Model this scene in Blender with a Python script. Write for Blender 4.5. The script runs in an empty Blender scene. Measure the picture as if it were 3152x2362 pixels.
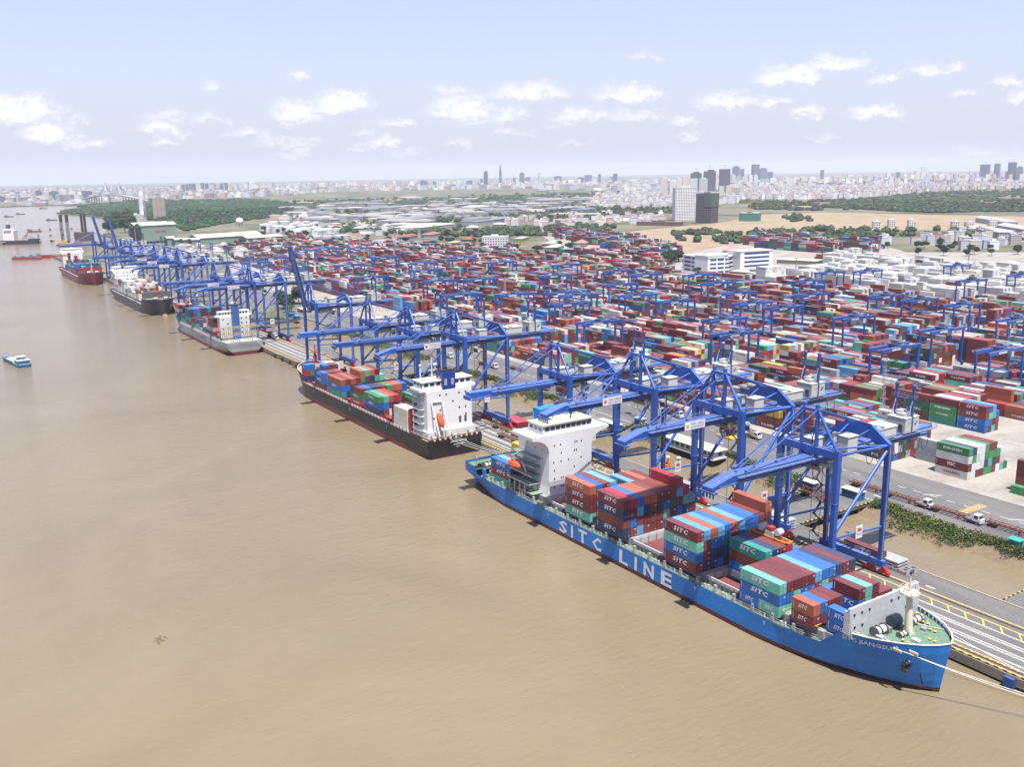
import bpy, math, random
import numpy as np
from mathutils import Vector, Matrix
random.seed(7)
rad = math.radians
sc = bpy.context.scene
col = sc.collection
# ------------------------------------------------------------------ camera
RT = Vector((0.54502, 0.83831, -0.01407)); UP = Vector((-0.17516, 0.13025, 0.97589)); FW = Vector((-0.81992, 0.52941, -0.21783))
CAMZ = 109.0; FPX = 2899.9; CX, CY = 1576.0, 1181.0
cam = bpy.data.cameras.new('camera'); co = bpy.data.objects.new('camera', cam); col.objects.link(co)
cam.sensor_width = 36; cam.lens = 36 * FPX / 3152; cam.clip_start = 1; cam.clip_end = 90000
M = Matrix(((RT.x, UP.x, -FW.x, 0), (RT.y, UP.y, -FW.y, 0), (RT.z, UP.z, -FW.z, CAMZ), (0, 0, 0, 1)))
co.matrix_world = M
sc.camera = co
# ------------------------------------------------------------------ light
SUN_DIR = Vector((0.33, -0.10, 1.0)).normalized()      # towards the sun
SUN_EL = math.asin(SUN_DIR.z); SUN_AZ = math.atan2(SUN_DIR.x, SUN_DIR.y)
sd = bpy.data.lights.new('sun', 'SUN'); sd.energy = 5.0; sd.angle = rad(0.53); sd.color = (1.0, 0.955, 0.89)
so = bpy.data.objects.new('sun', sd); col.objects.link(so)
so.rotation_euler = SUN_DIR.to_track_quat('Z', 'Y').to_euler()
sc.view_settings.view_transform = 'Standard'; sc.view_settings.look = 'None'; sc.view_settings.exposure = 1.28; sc.view_settings.gamma = 1
try:
    sc.cycles.use_denoising = True; sc.cycles.volume_bounces = 1; sc.cycles.max_bounces = 6; sc.cycles.diffuse_bounces = 3
    sc.cycles.glossy_bounces = 2; sc.cycles.volume_max_steps = 32; sc.cycles.sample_clamp_indirect = 4
except Exception: pass
world = bpy.data.worlds.new('World'); sc.world = world; world.use_nodes = True
wt = world.node_tree; WN = wt.nodes; WL = wt.links; WN.clear()
def nd(nodes, t, **k):
    n = nodes.new(t)
    for a, b in k.items(): setattr(n, a, b)
    return n
def wmath(op, a, b=None, c=None, clamp=False):
    n = nd(WN, 'ShaderNodeMath', operation=op, use_clamp=clamp)
    for i, v in enumerate((a, b, c)):
        if v is None: continue
        if isinstance(v, (int, float)): n.inputs[i].default_value = v
        else: WL.new(v, n.inputs[i])
    return n.outputs[0]
def wvec(op, a, b):
    n = nd(WN, 'ShaderNodeVectorMath', operation=op)
    for i, v in enumerate((a, b)):
        if isinstance(v, (tuple, list)): n.inputs[i].default_value = v
        else: WL.new(v, n.inputs[i])
    return n
sky = nd(WN, 'ShaderNodeTexSky', sky_type='NISHITA', sun_disc=False, sun_elevation=SUN_EL, sun_rotation=SUN_AZ,
         altitude=50, air_density=1.0, dust_density=1.2, ozone_density=2.0)
skys = nd(WN, 'ShaderNodeVectorMath', operation='SCALE'); WL.new(sky.outputs[0], skys.inputs[0]); skys.operation = 'MULTIPLY'; skys.inputs[1].default_value = (1.22, 1.05, 1.2)
tc = nd(WN, 'ShaderNodeTexCoord'); sep = nd(WN, 'ShaderNodeSeparateXYZ'); WL.new(tc.outputs['Generated'], sep.inputs[0])
vx, vy, vz = sep.outputs
az = wmath('ARCTAN2', vy, vx); el = wmath('ARCSINE', vz)
comb = nd(WN, 'ShaderNodeCombineXYZ'); WL.new(az, comb.inputs[0]); WL.new(el, comb.inputs[1])
def wnoise(scale, detail, rough=.55, sx=1, sy=1):
    mp = nd(WN, 'ShaderNodeMapping'); mp.inputs['Scale'].default_value = (sx, sy, 1); WL.new(comb.outputs[0], mp.inputs[0])
    n = nd(WN, 'ShaderNodeTexNoise'); n.inputs['Scale'].default_value = scale; n.inputs['Detail'].default_value = detail
    n.inputs['Roughness'].default_value = rough; WL.new(mp.outputs[0], n.inputs['Vector']); return n.outputs[0]
def pix_dir(px, py):
    d = FW + RT * ((px - CX) / FPX) - UP * ((py - CY) / FPX); return d.normalized()
# cumulus positions as bearings in the sky (azimuth, elevation, half width, half height, strength)
CL = []
for (x, y, w_, h_, s_) in [(40,232,70,34,1),(105,285,52,22,.9),(190,308,50,12,.5),(345,275,42,18,.8),(350,248,45,13,.45),(352,305,26,12,.5),(450,258,36,12,.5),
    (520,285,42,12,.5),(640,240,50,30,.95),(738,218,58,30,1),(645,162,22,14,.6),(455,180,18,14,.35),(830,305,36,14,.7),(860,262,44,12,.55),(785,284,30,11,.4),(995,232,70,30,.9),(1100,245,42,18,.6),
    (1140,196,85,22,.75),(975,196,45,14,.45),(990,305,28,10,.5),(1088,286,26,12,.45),(1250,246,60,20,.7),(1355,200,72,20,.85),(1390,120,45,12,.3),(1370,250,62,14,.5),(1475,260,28,10,.5),
    (1488,290,26,10,.5),(1570,218,64,20,.85),(1670,218,45,14,.65),(1700,160,62,26,1),(1805,135,65,22,.8),(1742,240,34,12,.75),(1890,242,50,14,.8),(1912,166,34,12,.65),(2010,145,44,14,.6),(2062,148,22,12,.6),(2080,195,26,10,.5),(2175,178,30,14,.7),(2198,206,18,12,.7),(1240,310,40,9,.3),(600,308,60,9,.3),(1780,292,46,9,.25)]:
    d = pix_dir(x * 1.425, y * 1.425); CL.append((math.atan2(d.y, d.x), math.asin(d.z), w_ * 1.425 / FPX, h_ * 1.425 / FPX, .32 + .68 * s_))
Rc = random.Random(4)
for _ in range(14):
    d = pix_dir(Rc.uniform(-100, 3250), Rc.uniform(360, 480)); CL.append((math.atan2(d.y, d.x), math.asin(d.z), Rc.uniform(25, 75) / FPX, Rc.uniform(9, 16) / FPX, Rc.uniform(.42, .62)))
n1 = wnoise(40, 7, .66, 1, 1.5); n2 = wnoise(95, 7, .68, 1, 1.4)
warp = wmath('MULTIPLY', wmath('SUBTRACT', n1, .5), 0.035)
elw = wmath('ADD', el, warp)
azw = wmath('ADD', az, wmath('MULTIPLY', wmath('SUBTRACT', n2, .5), .03))
acc = None
for (a, e, w_, h_, s_) in CL:
    dx = wmath('MULTIPLY', wmath('SUBTRACT', azw, a), 1 / (w_ * 1.35)); dy = wmath('MULTIPLY', wmath('SUBTRACT', elw, e - h_ * .3), 1 / (h_ * 1.45))
    dy2 = wmath('MAXIMUM', dy, wmath('MULTIPLY', dy, -2.2))
    r2 = wmath('ADD', wmath('MULTIPLY', dx, dx), wmath('MULTIPLY', dy2, dy2))
    v = wmath('MULTIPLY', wmath('SUBTRACT', 1.0, r2, clamp=True), s_)
    acc = v if acc is None else wmath('MAXIMUM', acc, v)
body = wmath('MULTIPLY', acc, wmath('ADD', wmath('MULTIPLY', n2, 2.6), -.62), clamp=True)
dens = nd(WN, 'ShaderNodeMapRange', interpolation_type='SMOOTHSTEP'); WL.new(body, dens.inputs[0]); dens.inputs[1].default_value = .0; dens.inputs[2].default_value = .75
hzf = wmath('MULTIPLY', wmath('POWER', 2.718, wmath('MULTIPLY', wmath('MAXIMUM', el, 0.0), -4.6)), .85)
pale = nd(WN, 'ShaderNodeMixRGB'); WL.new(wmath('ADD', hzf, .05), pale.inputs[0]); WL.new(skys.outputs[0], pale.inputs[1]); pale.inputs[2].default_value = (3.25, 3.45, 4.2, 1)
mixc = nd(WN, 'ShaderNodeMixRGB'); WL.new(wmath('MULTIPLY', dens.outputs[0], .85), mixc.inputs[0]); WL.new(pale.outputs[0], mixc.inputs[1])
shd = nd(WN, 'ShaderNodeMapRange'); WL.new(wmath('ADD', acc, wmath('MULTIPLY', n1, .5)), shd.inputs[0]); shd.inputs[1].default_value = .35; shd.inputs[2].default_value = 1.0
ccol = nd(WN, 'ShaderNodeMixRGB'); WL.new(shd.outputs[0], ccol.inputs[0]); ccol.inputs[1].default_value = (4.5, 4.6, 5.1, 1); ccol.inputs[2].default_value = (5.9, 5.9, 6.0, 1); WL.new(ccol.outputs[0], mixc.inputs[2])
bg = nd(WN, 'ShaderNodeBackground'); WL.new(mixc.outputs[0], bg.inputs[0]); bg.inputs[1].default_value = 0.079
wo = nd(WN, 'ShaderNodeOutputWorld'); WL.new(bg.outputs[0], wo.inputs[0])

# ------------------------------------------------------------------ helpers
LAND = 2.8
def at(px, py, z=LAND):
    """the spot at height z that a photo pixel (3152 wide) shows"""
    d = FW + RT * ((px - CX) / FPX) - UP * ((py - CY) / FPX)
    return Vector((0, 0, CAMZ)) + d * ((z - CAMZ) / d.z)
def F(x, y, z=LAND): return at(x * 1.425, y * 1.425, z)
def seen(P, m=.12):
    d = Vector(P) - Vector((0, 0, CAMZ)); z = d.dot(FW)
    if z < 1: return False
    x = CX + FPX * d.dot(RT) / z; y = CY - FPX * d.dot(UP) / z
    return -3152 * m < x < 3152 * (1 + m) and -2362 * m < y < 2362 * (1 + m)
def tag(o, label=None, cat=None, group=None, kind=None):
    if label: o['label'] = label
    if cat: o['category'] = cat
    if group: o['group'] = group
    if kind: o['kind'] = kind
    return o
def empty(name, loc, label, cat, group=None, rz=0):
    o = bpy.data.objects.new(name, None); col.objects.link(o); o.location = loc; o.rotation_euler = (0, 0, rz)
    o.empty_display_size = .5
    return tag(o, label, cat, group)
# --- materials
MATS = {}
def material(name, rough=.55, var=.12, vscale=.6, spec=.5, metal=0, bump=0, bscale=6, streak=0, coat=0, wave=False):
    m = bpy.data.materials.new(name); m.use_nodes = True; N = m.node_tree.nodes; L = m.node_tree.links
    b = N['Principled BSDF']; b.inputs['Roughness'].default_value = rough; b.inputs['Metallic'].default_value = metal
    b.inputs['Specular IOR Level'].default_value = spec
    at_ = nd(N, 'ShaderNodeAttribute', attribute_name='Col'); g = nd(N, 'ShaderNodeNewGeometry')
    n = nd(N, 'ShaderNodeTexNoise'); n.inputs['Scale'].default_value = vscale; n.inputs['Detail'].default_value = 5; L.new(g.outputs['Position'], n.inputs['Vector'])
    mr = nd(N, 'ShaderNodeMapRange'); L.new(n.outputs[0], mr.inputs[0]); mr.inputs[1].default_value = .3; mr.inputs[2].default_value = .7
    mr.inputs[3].default_value = 1 - var; mr.inputs[4].default_value = 1 + var
    mul = nd(N, 'ShaderNodeVectorMath', operation='SCALE'); L.new(at_.outputs['Color'], mul.inputs[0]); L.new(mr.outputs[0], mul.inputs[3])
    out = mul.outputs[0]
    if streak:                                              # rust and grime runs
        mp = nd(N, 'ShaderNodeMapping'); mp.inputs['Scale'].default_value = (1, 1, .12); L.new(g.outputs['Position'], mp.inputs[0])
        n2 = nd(N, 'ShaderNodeTexNoise'); n2.inputs['Scale'].default_value = 1.3; n2.inputs['Detail'].default_value = 4; L.new(mp.outputs[0], n2.inputs['Vector'])
        m2 = nd(N, 'ShaderNodeMapRange'); L.new(n2.outputs[0], m2.inputs[0]); m2.inputs[1].default_value = .6; m2.inputs[2].default_value = .78; m2.inputs[4].default_value = streak
        mx = nd(N, 'ShaderNodeMixRGB'); L.new(m2.outputs[0], mx.inputs[0]); L.new(out, mx.inputs[1]); mx.inputs[2].default_value = (.11, .055, .03, 1); out = mx.outputs[0]
    if name in ('crane_paint', 'container_paint', 'painted_steel'):      # paler upward faces: dust and bleaching, plus sunlit brightness put into the colour
        sn = nd(N, 'ShaderNodeSeparateXYZ'); L.new(g.outputs['Normal'], sn.inputs[0]); m4 = nd(N, 'ShaderNodeMapRange'); L.new(sn.outputs[2], m4.inputs[0]); m4.inputs[1].default_value = .55; m4.inputs[2].default_value = .95; m4.inputs[4].default_value = .17 if name == 'crane_paint' else .07
        x4 = nd(N, 'ShaderNodeMixRGB'); L.new(m4.outputs[0], x4.inputs[0]); L.new(out, x4.inputs[1]); x4.inputs[2].default_value = (.30, .33, .40, 1) if name == 'crane_paint' else (.34, .30, .27, 1); out = x4.outputs[0]
    if name == 'crane_paint':                               # each piece has weathered a little differently
        oi = nd(N, 'ShaderNodeObjectInfo'); m3 = nd(N, 'ShaderNodeMapRange'); L.new(oi.outputs['Random'], m3.inputs[0]); m3.inputs[3].default_value = .8; m3.inputs[4].default_value = 1.25
        s3 = nd(N, 'ShaderNodeVectorMath', operation='SCALE'); L.new(out, s3.inputs[0]); L.new(m3.outputs[0], s3.inputs[3]); out = s3.outputs[0]
    if name == 'hull_paint':                                # welded plate seams and scuffs
        sx_ = nd(N, 'ShaderNodeSeparateXYZ'); L.new(g.outputs['Position'], sx_.inputs[0]); cx_ = nd(N, 'ShaderNodeCombineXYZ'); L.new(sx_.outputs[0], cx_.inputs[0]); L.new(sx_.outputs[2], cx_.inputs[1])
        bk = nd(N, 'ShaderNodeTexBrick'); L.new(cx_.outputs[0], bk.inputs['Vector']); bk.inputs['Scale'].default_value = 1; bk.inputs['Brick Width'].default_value = 9; bk.inputs['Row Height'].default_value = 2.3; bk.inputs['Mortar Size'].default_value = .05
        bk.inputs['Color1'].default_value = (1, 1, 1, 1); bk.inputs['Color2'].default_value = (.88, .9, .92, 1); bk.inputs['Mortar'].default_value = (.62, .64, .66, 1)
        mu = nd(N, 'ShaderNodeMixRGB', blend_type='MULTIPLY'); mu.inputs[0].default_value = .8; L.new(out, mu.inputs[1]); L.new(bk.outputs[0], mu.inputs[2]); out = mu.outputs[0]
    L.new(out, b.inputs['Base Color'])
    if wave:                                                # pressed steel sheeting
        w = nd(N, 'ShaderNodeTexWave', wave_type='BANDS', bands_direction='X'); w.inputs['Scale'].default_value = 1.1; L.new(g.outputs['Position'], w.inputs['Vector'])
        bp = nd(N, 'ShaderNodeBump'); bp.inputs['Distance'].default_value = .05; bp.inputs['Strength'].default_value = .7; L.new(w.outputs['Fac'], bp.inputs['Height']); L.new(bp.outputs[0], b.inputs['Normal'])
    elif bump:
        w = nd(N, 'ShaderNodeTexNoise'); w.inputs['Scale'].default_value = bscale; w.inputs['Detail'].default_value = 3; L.new(g.outputs['Position'], w.inputs['Vector'])
        bp = nd(N, 'ShaderNodeBump'); bp.inputs['Distance'].default_value = bump; bp.inputs['Strength'].default_value = .6; L.new(w.outputs[0], bp.inputs['Height']); L.new(bp.outputs[0], b.inputs['Normal'])
    MATS[name] = m; return m
PAINT = material('painted_steel', .42, .10, .9, streak=.18)
BLUEP = material('crane_paint', .42, .12, .5, spec=.7, streak=.08)
HULLP = material('hull_paint', .45, .16, .12, streak=.14)
CONT = material('container_paint', .5, .13, .35, streak=.3, wave=True)
WALL = material('wall_paint', .75, .08, .08)
ROOF = material('roof_sheet', .55, .12, .12, streak=.12)
MATT = material('matte', .85, .2, 1.2)
LEAF = material('foliage', .8, .35, .5, spec=.2, bump=.3, bscale=1.5)
FAR = material('far_masonry', .8, .15, .03)
GLASS = material('window_glass', .12, .15, .4, spec=.8)
# --- mesh builder
class MB:
    def __init__(s): s.v = []; s.f = []; s.c = []; s.k = (.5, .5, .5); s.pend = []
    def part(s, name): q = MB(); s.pend.append((name, q)); return q
    def col(s, c): s.k = c; return s
    def face(s, pts, c=None):
        i = len(s.v); s.v.extend(pts); s.f.append(tuple(range(i, i + len(pts)))); s.c.append(c or s.k)
    def hexa(s, p, c=None, bottom=True):
        i = len(s.v); s.v.extend(p); c = c or s.k
        fs = [(4, 5, 6, 7), (0, 1, 5, 4), (1, 2, 6, 5), (2, 3, 7, 6), (3, 0, 4, 7)]
        if bottom: fs.append((3, 2, 1, 0))
        for f in fs: s.f.append(tuple(i + j for j in f)); s.c.append(c)
        return s
    def box(s, x0, y0, z0, x1, y1, z1, c=None, bottom=True):
        if x0 > x1: x0, x1 = x1, x0
        if y0 > y1: y0, y1 = y1, y0
        return s.hexa([(x0, y0, z0), (x1, y0, z0), (x1, y1, z0), (x0, y1, z0), (x0, y0, z1), (x1, y0, z1), (x1, y1, z1), (x0, y1, z1)], c, bottom)
    def rbox(s, cx, cy, z0, w, d, h, a, c=None, tw=0, off=(0, 0, 0)):
        ca, sa = math.cos(a), math.sin(a); p = []
        for zz in (0, 1):
            k = 1 - tw * zz
            for sx, sy in ((-1, -1), (1, -1), (1, 1), (-1, 1)):
                x, y = off[0] + sx * w / 2 * k, off[1] + sy * d / 2 * k
                p.append((cx + ca * x - sa * y, cy + sa * x + ca * y, z0 + h * zz))
        return s.hexa(p, c)
    def beam(s, p, q, w, h=None, c=None, up=(0, 0, 1)):
        p, q = Vector(p), Vector(q); h = h or w; d = (q - p).normalized(); u = Vector(up)
        if abs(d.dot(u)) > .97: u = Vector((1, 0, 0))
        r = d.cross(u).normalized() * w / 2; n = r.cross(d).normalized() * h / 2
        P = [tuple(a + b) for a in (p, q) for b in (-r - n, r - n, r + n, -r + n)]
        return s.hexa(P, c)
    def tube(s, p, q, r, n=8, c=None, r2=None, cap=True):
        p, q = Vector(p), Vector(q); d = (q - p).normalized(); u = Vector((0, 0, 1)) if abs(d.z) < .9 else Vector((1, 0, 0))
        a = d.cross(u).normalized(); b = d.cross(a); i = len(s.v); c = c or s.k; r2 = r if r2 is None else r2
        for cen, rr in ((p, r), (q, r2)):
            for k in range(n):
                t = 2 * math.pi * k / n; s.v.append(tuple(cen + a * rr * math.cos(t) + b * rr * math.sin(t)))
        for k in range(n):
            k2 = (k + 1) % n; s.f.append((i + k, i + k2, i + n + k2, i + n + k)); s.c.append(c)
        if cap:
            s.f.append(tuple(i + k for k in range(n))[::-1]); s.c.append(c); s.f.append(tuple(i + n + k for k in range(n))); s.c.append(c)
        return s
    def path(s, pts, r, n=6, c=None):
        for a, b in zip(pts, pts[1:]): s.tube(a, b, r, n, c)
        return s
    def prism(s, poly, z0, z1, c=None, top=None):
        """flat outline (anticlockwise x,y) raised from z0 to z1"""
        n = len(poly); i = len(s.v); c = c or s.k
        s.v.extend([(x, y, z0) for x, y in poly]); s.v.extend([(x, y, z1) for x, y in poly])
        for k in range(n):
            k2 = (k + 1) % n; s.f.append((i + k, i + k2, i + n + k2, i + n + k)); s.c.append(c)
        s.f.append(tuple(i + n + k for k in range(n))); s.c.append(top or c); return s
    def ball(s, cx, cy, cz, rx, ry, rz, c=None, seg=8, rings=5, jit=0):
        c = c or s.k; i = len(s.v)
        for a in range(rings + 1):
            th = math.pi * a / rings
            for b in range(seg):
                ph = 2 * math.pi * b / seg; j = 1 + random.uniform(-jit, jit)
                s.v.append((cx + rx * math.sin(th) * math.cos(ph) * j, cy + ry * math.sin(th) * math.sin(ph) * j, cz + rz * math.cos(th) * j))
        for a in range(rings):
            for b in range(seg):
                b2 = (b + 1) % seg; s.f.append((i + a * seg + b, i + (a + 1) * seg + b, i + (a + 1) * seg + b2, i + a * seg + b2)); s.c.append(c)
        return s
    def text(s, t, o, u, v, h, c, width=None, shear=0, warp=None, bold=.02):
        V, Fc, W, H = glyphs(t, bold); o, u, v = Vector(o), Vector(u), Vector(v); k = h / H; kx = (width / W) if width else k; i = len(s.v)
        for x, y in V:
            a, b = x * kx + shear * y * k, y * k
            P = o + u * a + v * b
            s.v.append(tuple(warp(P) if warp else P))
        for f in Fc: s.f.append(tuple(i + j for j in f)); s.c.append(c)
        return s
    def build(s, name, mat, parent=None, smooth=False):
        for n_, q in s.pend: q.build(n_, mat, parent)
        if not s.f: return None
        me = bpy.data.meshes.new(name); me.from_pydata([tuple(x) for x in s.v], [], s.f)
        a = me.attributes.new('Col', 'FLOAT_COLOR', 'CORNER')
        cnt = np.array([len(f) for f in s.f]); cc = np.array([(c[0] * .65, c[1] * .65, c[2] * .65, 1.0) for c in s.c], dtype=np.float32).reshape(-1, 4)
        a.data.foreach_set('color', np.repeat(cc, cnt, axis=0).ravel())
        me.materials.append(mat)
        if smooth: me.polygons.foreach_set('use_smooth', [True] * len(me.polygons))
        o = bpy.data.objects.new(name, me); col.objects.link(o)
        if parent: o.parent = parent
        return o
_G = {}
def glyphs(t, bold):
    if (t, bold) in _G: return _G[t, bold]
    cu = bpy.data.curves.new('t', 'FONT'); cu.body = t; cu.resolution_u = 1; cu.space_character = 1.14 if t == 'SITC' else 1.0; cu.offset = bold; cu.fill_mode = 'FRONT'
    ob = bpy.data.objects.new('t', cu); col.objects.link(ob)
    me = bpy.data.meshes.new_from_object(ob); V = [(p.co.x, p.co.y) for p in me.vertices]; Fc = [tuple(p.vertices) for p in me.polygons]
    bpy.data.objects.remove(ob); bpy.data.curves.remove(cu); bpy.data.meshes.remove(me)
    x0 = min(p[0] for p in V); y0 = min(p[1] for p in V); V = [(a - x0, b - y0) for a, b in V]
    _G[t, bold] = (V, Fc, max(p[0] for p in V), max(p[1] for p in V)); return _G[t, bold]
def clone(root, loc, rz=None):
    r = root.copy(); col.objects.link(r); r.location = loc
    if rz is not None: r.rotation_euler = (0, 0, rz)
    for ch in root.children:
        c = ch.copy(); col.objects.link(c); c.parent = r
        for g in ch.children:
            d = g.copy(); col.objects.link(d); d.parent = c
    return r
def inpoly(x, y, P):
    r = False; n = len(P)
    for i in range(n):
        x1, y1 = P[i]; x2, y2 = P[(i + 1) % n]
        if (y1 > y) != (y2 > y) and x < (x2 - x1) * (y - y1) / (y2 - y1) + x1: r = not r
    return r
ORD = ['first', 'second', 'third', 'fourth', 'fifth', 'sixth', 'seventh', 'eighth', 'ninth', 'tenth', 'eleventh', 'twelfth', 'thirteenth', 'fourteenth', 'fifteenth', 'sixteenth', 'seventeenth', 'eighteenth', 'nineteenth', 'twentieth']
# ------------------------------------------------------------------ colours (real base colours, linear)
MAR = (.150, .016, .022); BRN = (.185, .036, .022); ORG = (.38, .095, .045); RED = (.42, .015, .03); NAV = (.008, .034, .105); BLU = (.006, .125, .43)
LBL = (.11, .33, .60); MNT = (.12, .42, .32); TEA = (.015, .25, .22); GRN = (.03, .24, .075); WHT = (.62, .62, .60); GRY = (.36, .39, .42); CRM = (.66, .63, .54); YEL = (.62, .38, .04); DGN = (.02, .10, .055)
CNAME = {MAR: 'maroon', BRN: 'rust brown', ORG: 'orange brown', RED: 'crimson', NAV: 'navy', BLU: 'bright blue', LBL: 'light blue', MNT: 'mint green', TEA: 'teal', GRN: 'green', WHT: 'white', GRY: 'grey', CRM: 'cream', YEL: 'yellow', DGN: 'dark green'}
CB = (.003, .072, .35)        # crane blue
LET = (.8, .8, .8)
# ------------------------------------------------------------------ ground, water, roads
def ground_mat(name, cols, scale=.05, rough=.9, scale2=1.5, fine=.12, spec=.3, bump=0, stretch=(1, 1, 1), lo=.35, hi=.65):
    m = bpy.data.materials.new(name); m.use_nodes = True; N = m.node_tree.nodes; L = m.node_tree.links; b = N['Principled BSDF']
    b.inputs['Roughness'].default_value = rough; b.inputs['Specular IOR Level'].default_value = spec
    g = nd(N, 'ShaderNodeNewGeometry'); mp = nd(N, 'ShaderNodeMapping'); mp.inputs['Scale'].default_value = stretch; L.new(g.outputs['Position'], mp.inputs[0])
    n = nd(N, 'ShaderNodeTexNoise'); n.inputs['Scale'].default_value = scale; n.inputs['Detail'].default_value = 6; n.inputs['Roughness'].default_value = .6; L.new(mp.outputs[0], n.inputs['Vector'])
    r = nd(N, 'ShaderNodeValToRGB'); L.new(n.outputs[0], r.inputs[0]); e = r.color_ramp.elements
    while len(e) < len(cols): e.new(.5)
    for i, c in enumerate(cols): e[i].position = lo + (hi - lo) * i / (len(cols) - 1); e[i].color = (c[0] * .66, c[1] * .66, c[2] * .66, 1)
    n2 = nd(N, 'ShaderNodeTexNoise'); n2.inputs['Scale'].default_value = scale2; n2.inputs['Detail'].default_value = 4; L.new(g.outputs['Position'], n2.inputs['Vector'])
    mr = nd(N, 'ShaderNodeMapRange'); L.new(n2.outputs[0], mr.inputs[0]); mr.inputs[1].default_value = .25; mr.inputs[2].default_value = .75; mr.inputs[3].default_value = 1 - fine; mr.inputs[4].default_value = 1 + fine
    s = nd(N, 'ShaderNodeVectorMath', operation='SCALE'); L.new(r.outputs[0], s.inputs[0]); L.new(mr.outputs[0], s.inputs[3]); L.new(s.outputs[0], b.inputs['Base Color'])
    return m
def sheet(name, poly, z, mat, kind='structure', depth=0):
    me = bpy.data.meshes.new(name)
    n = len(poly); V = [(p[0], p[1], z) for p in poly]; Fc = [tuple(range(n))]
    if depth:
        V += [(p[0], p[1], z - depth) for p in poly]; Fc += [(i, i + n, (i + 1) % n + n, (i + 1) % n) for i in range(n)]
    me.from_pydata(V, [], Fc); me.materials.append(mat)
    o = bpy.data.objects.new(name, me); col.objects.link(o); o['kind'] = kind; return o
wm = bpy.data.materials.new('river_water'); wm.use_nodes = True; N = wm.node_tree.nodes; L = wm.node_tree.links; b = N['Principled BSDF']
g = nd(N, 'ShaderNodeNewGeometry')
n = nd(N, 'ShaderNodeTexNoise'); n.inputs['Scale'].default_value = .012; n.inputs['Detail'].default_value = 7; n.inputs['Roughness'].default_value = .62; n.inputs['Distortion'].default_value = .8; L.new(g.outputs['Position'], n.inputs['Vector'])
r = nd(N, 'ShaderNodeValToRGB'); L.new(n.outputs[0], r.inputs[0]); e = r.color_ramp.elements
e[0].position = .3; e[0].color = (.124, .100, .061, 1); e[1].position = .72; e[1].color = (.152, .125, .080, 1)
L.new(r.outputs[0], b.inputs['Base Color']); b.inputs['Roughness'].default_value = .14; b.inputs['Specular IOR Level'].default_value = .5; b.inputs['IOR'].default_value = 1.33
mp = nd(N, 'ShaderNodeMapping'); mp.inputs['Scale'].default_value = (1.4, .4, 1); mp.inputs['Rotation'].default_value = (0, 0, .9); L.new(g.outputs['Position'], mp.inputs[0])
w1 = nd(N, 'ShaderNodeTexNoise'); w1.inputs['Scale'].default_value = .42; w1.inputs['Roughness'].default_value = .7; w1.inputs['Detail'].default_value = 5; L.new(mp.outputs[0], w1.inputs['Vector'])
w2 = nd(N, 'ShaderNodeTexNoise'); w2.inputs['Scale'].default_value = .12; w2.inputs['Detail'].default_value = 3; L.new(mp.outputs[0], w2.inputs['Vector'])
ad = nd(N, 'ShaderNodeMath', operation='MULTIPLY_ADD'); L.new(w2.outputs[0], ad.inputs[0]); ad.inputs[1].default_value = .5; L.new(w1.outputs[0], ad.inputs[2])
bp = nd(N, 'ShaderNodeBump'); bp.inputs['Distance'].default_value = .26; bp.inputs['Strength'].default_value = 1.0; L.new(ad.outputs[0], bp.inputs['Height']); L.new(bp.outputs[0], b.inputs['Normal'])
R = 24000
sheet('water', [(-R, -R), (R * .5, -R), (R * .5, R), (-R, R)], 0, wm)
P2 = lambda *a: tuple(F(*a)[:2])
shore = [(200, 255), (-690, 255), (-690, 221), (-1000, 221), (-1000, 188), (-1534, 188), P2(186, 548), P2(215, 512), P2(240, 486), P2(236, 471), P2(180, 464), P2(121, 459.5), P2(150, 455.5), P2(215, 450.5),
         P2(166, 446.6), P2(205, 443.6), P2(127, 442.8), P2(60, 444.5), P2(0, 446.8), P2(-120, 449)]
land_poly = shore + [(-R * .98, -6000), (-R * .98, R * .98), (R * .3, R * .98), (R * .3, 255)]
GM = ground_mat('land_ground', [(.05, .07, .03), (.10, .11, .06), (.17, .155, .11), (.06, .08, .042)], .004, scale2=.03, fine=.25)
sheet('ground', land_poly, LAND, GM, depth=4)
ASPH = ground_mat('asphalt', [(.10, .10, .105), (.135, .132, .13), (.165, .16, .155)], .06, .85, 2.5, .2, stretch=(.25, 1.6, 1))
ASP2 = ground_mat('quay_asphalt', [(.11, .11, .112), (.155, .15, .145)], .12, .85, 3, .22, stretch=(.3, 1.5, 1))
CONC = ground_mat('yard_concrete', [(.23, .215, .19), (.30, .28, .25), (.35, .325, .285)], .08, .85, 1.2, .12, stretch=(1, .5, 1))
CWALL = ground_mat('quay_concrete', [(.16, .145, .12), (.30, .27, .22)], .5, .9, 3, .2)
sheet('quay_apron', [(150, 188), (150, 220), (-1002, 220), (-1002, 188)], LAND + .02, ASP2, depth=1.2)
q = MB().col((.24, .21, .17))
q.box(-1530, 187.75, .6, 150, 187.98, LAND - .05)
for x in np.arange(-1500, 140, 6.5): q.tube((x, 188.6, -2), (x, 188.6, 1.6), .45, 8, (.12, .105, .085), cap=False)
q.box(-690, 220.02, .9, 150, 220.3, LAND + .25, (.42, .38, .30))
tag(q.build('quay_wall', MATT), kind='structure')
k = 0
for x in list(np.arange(-1490, 40, 1.6)):
    pass
kb = MB()
for i, x in enumerate(np.arange(-640, 60, 1.0)):
    kb.box(x, 188.05, LAND + .03, x + 1.0, 188.35, LAND + .28, (.55, .36, .04) if i % 2 else (.03, .03, .03))
tag(kb.build('kerb', MATT), kind='structure')
sheet('yard_road', [(200, 256), (200, 291), (-1002, 291), (-1002, 256)], LAND + .03, ASPH)
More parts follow.
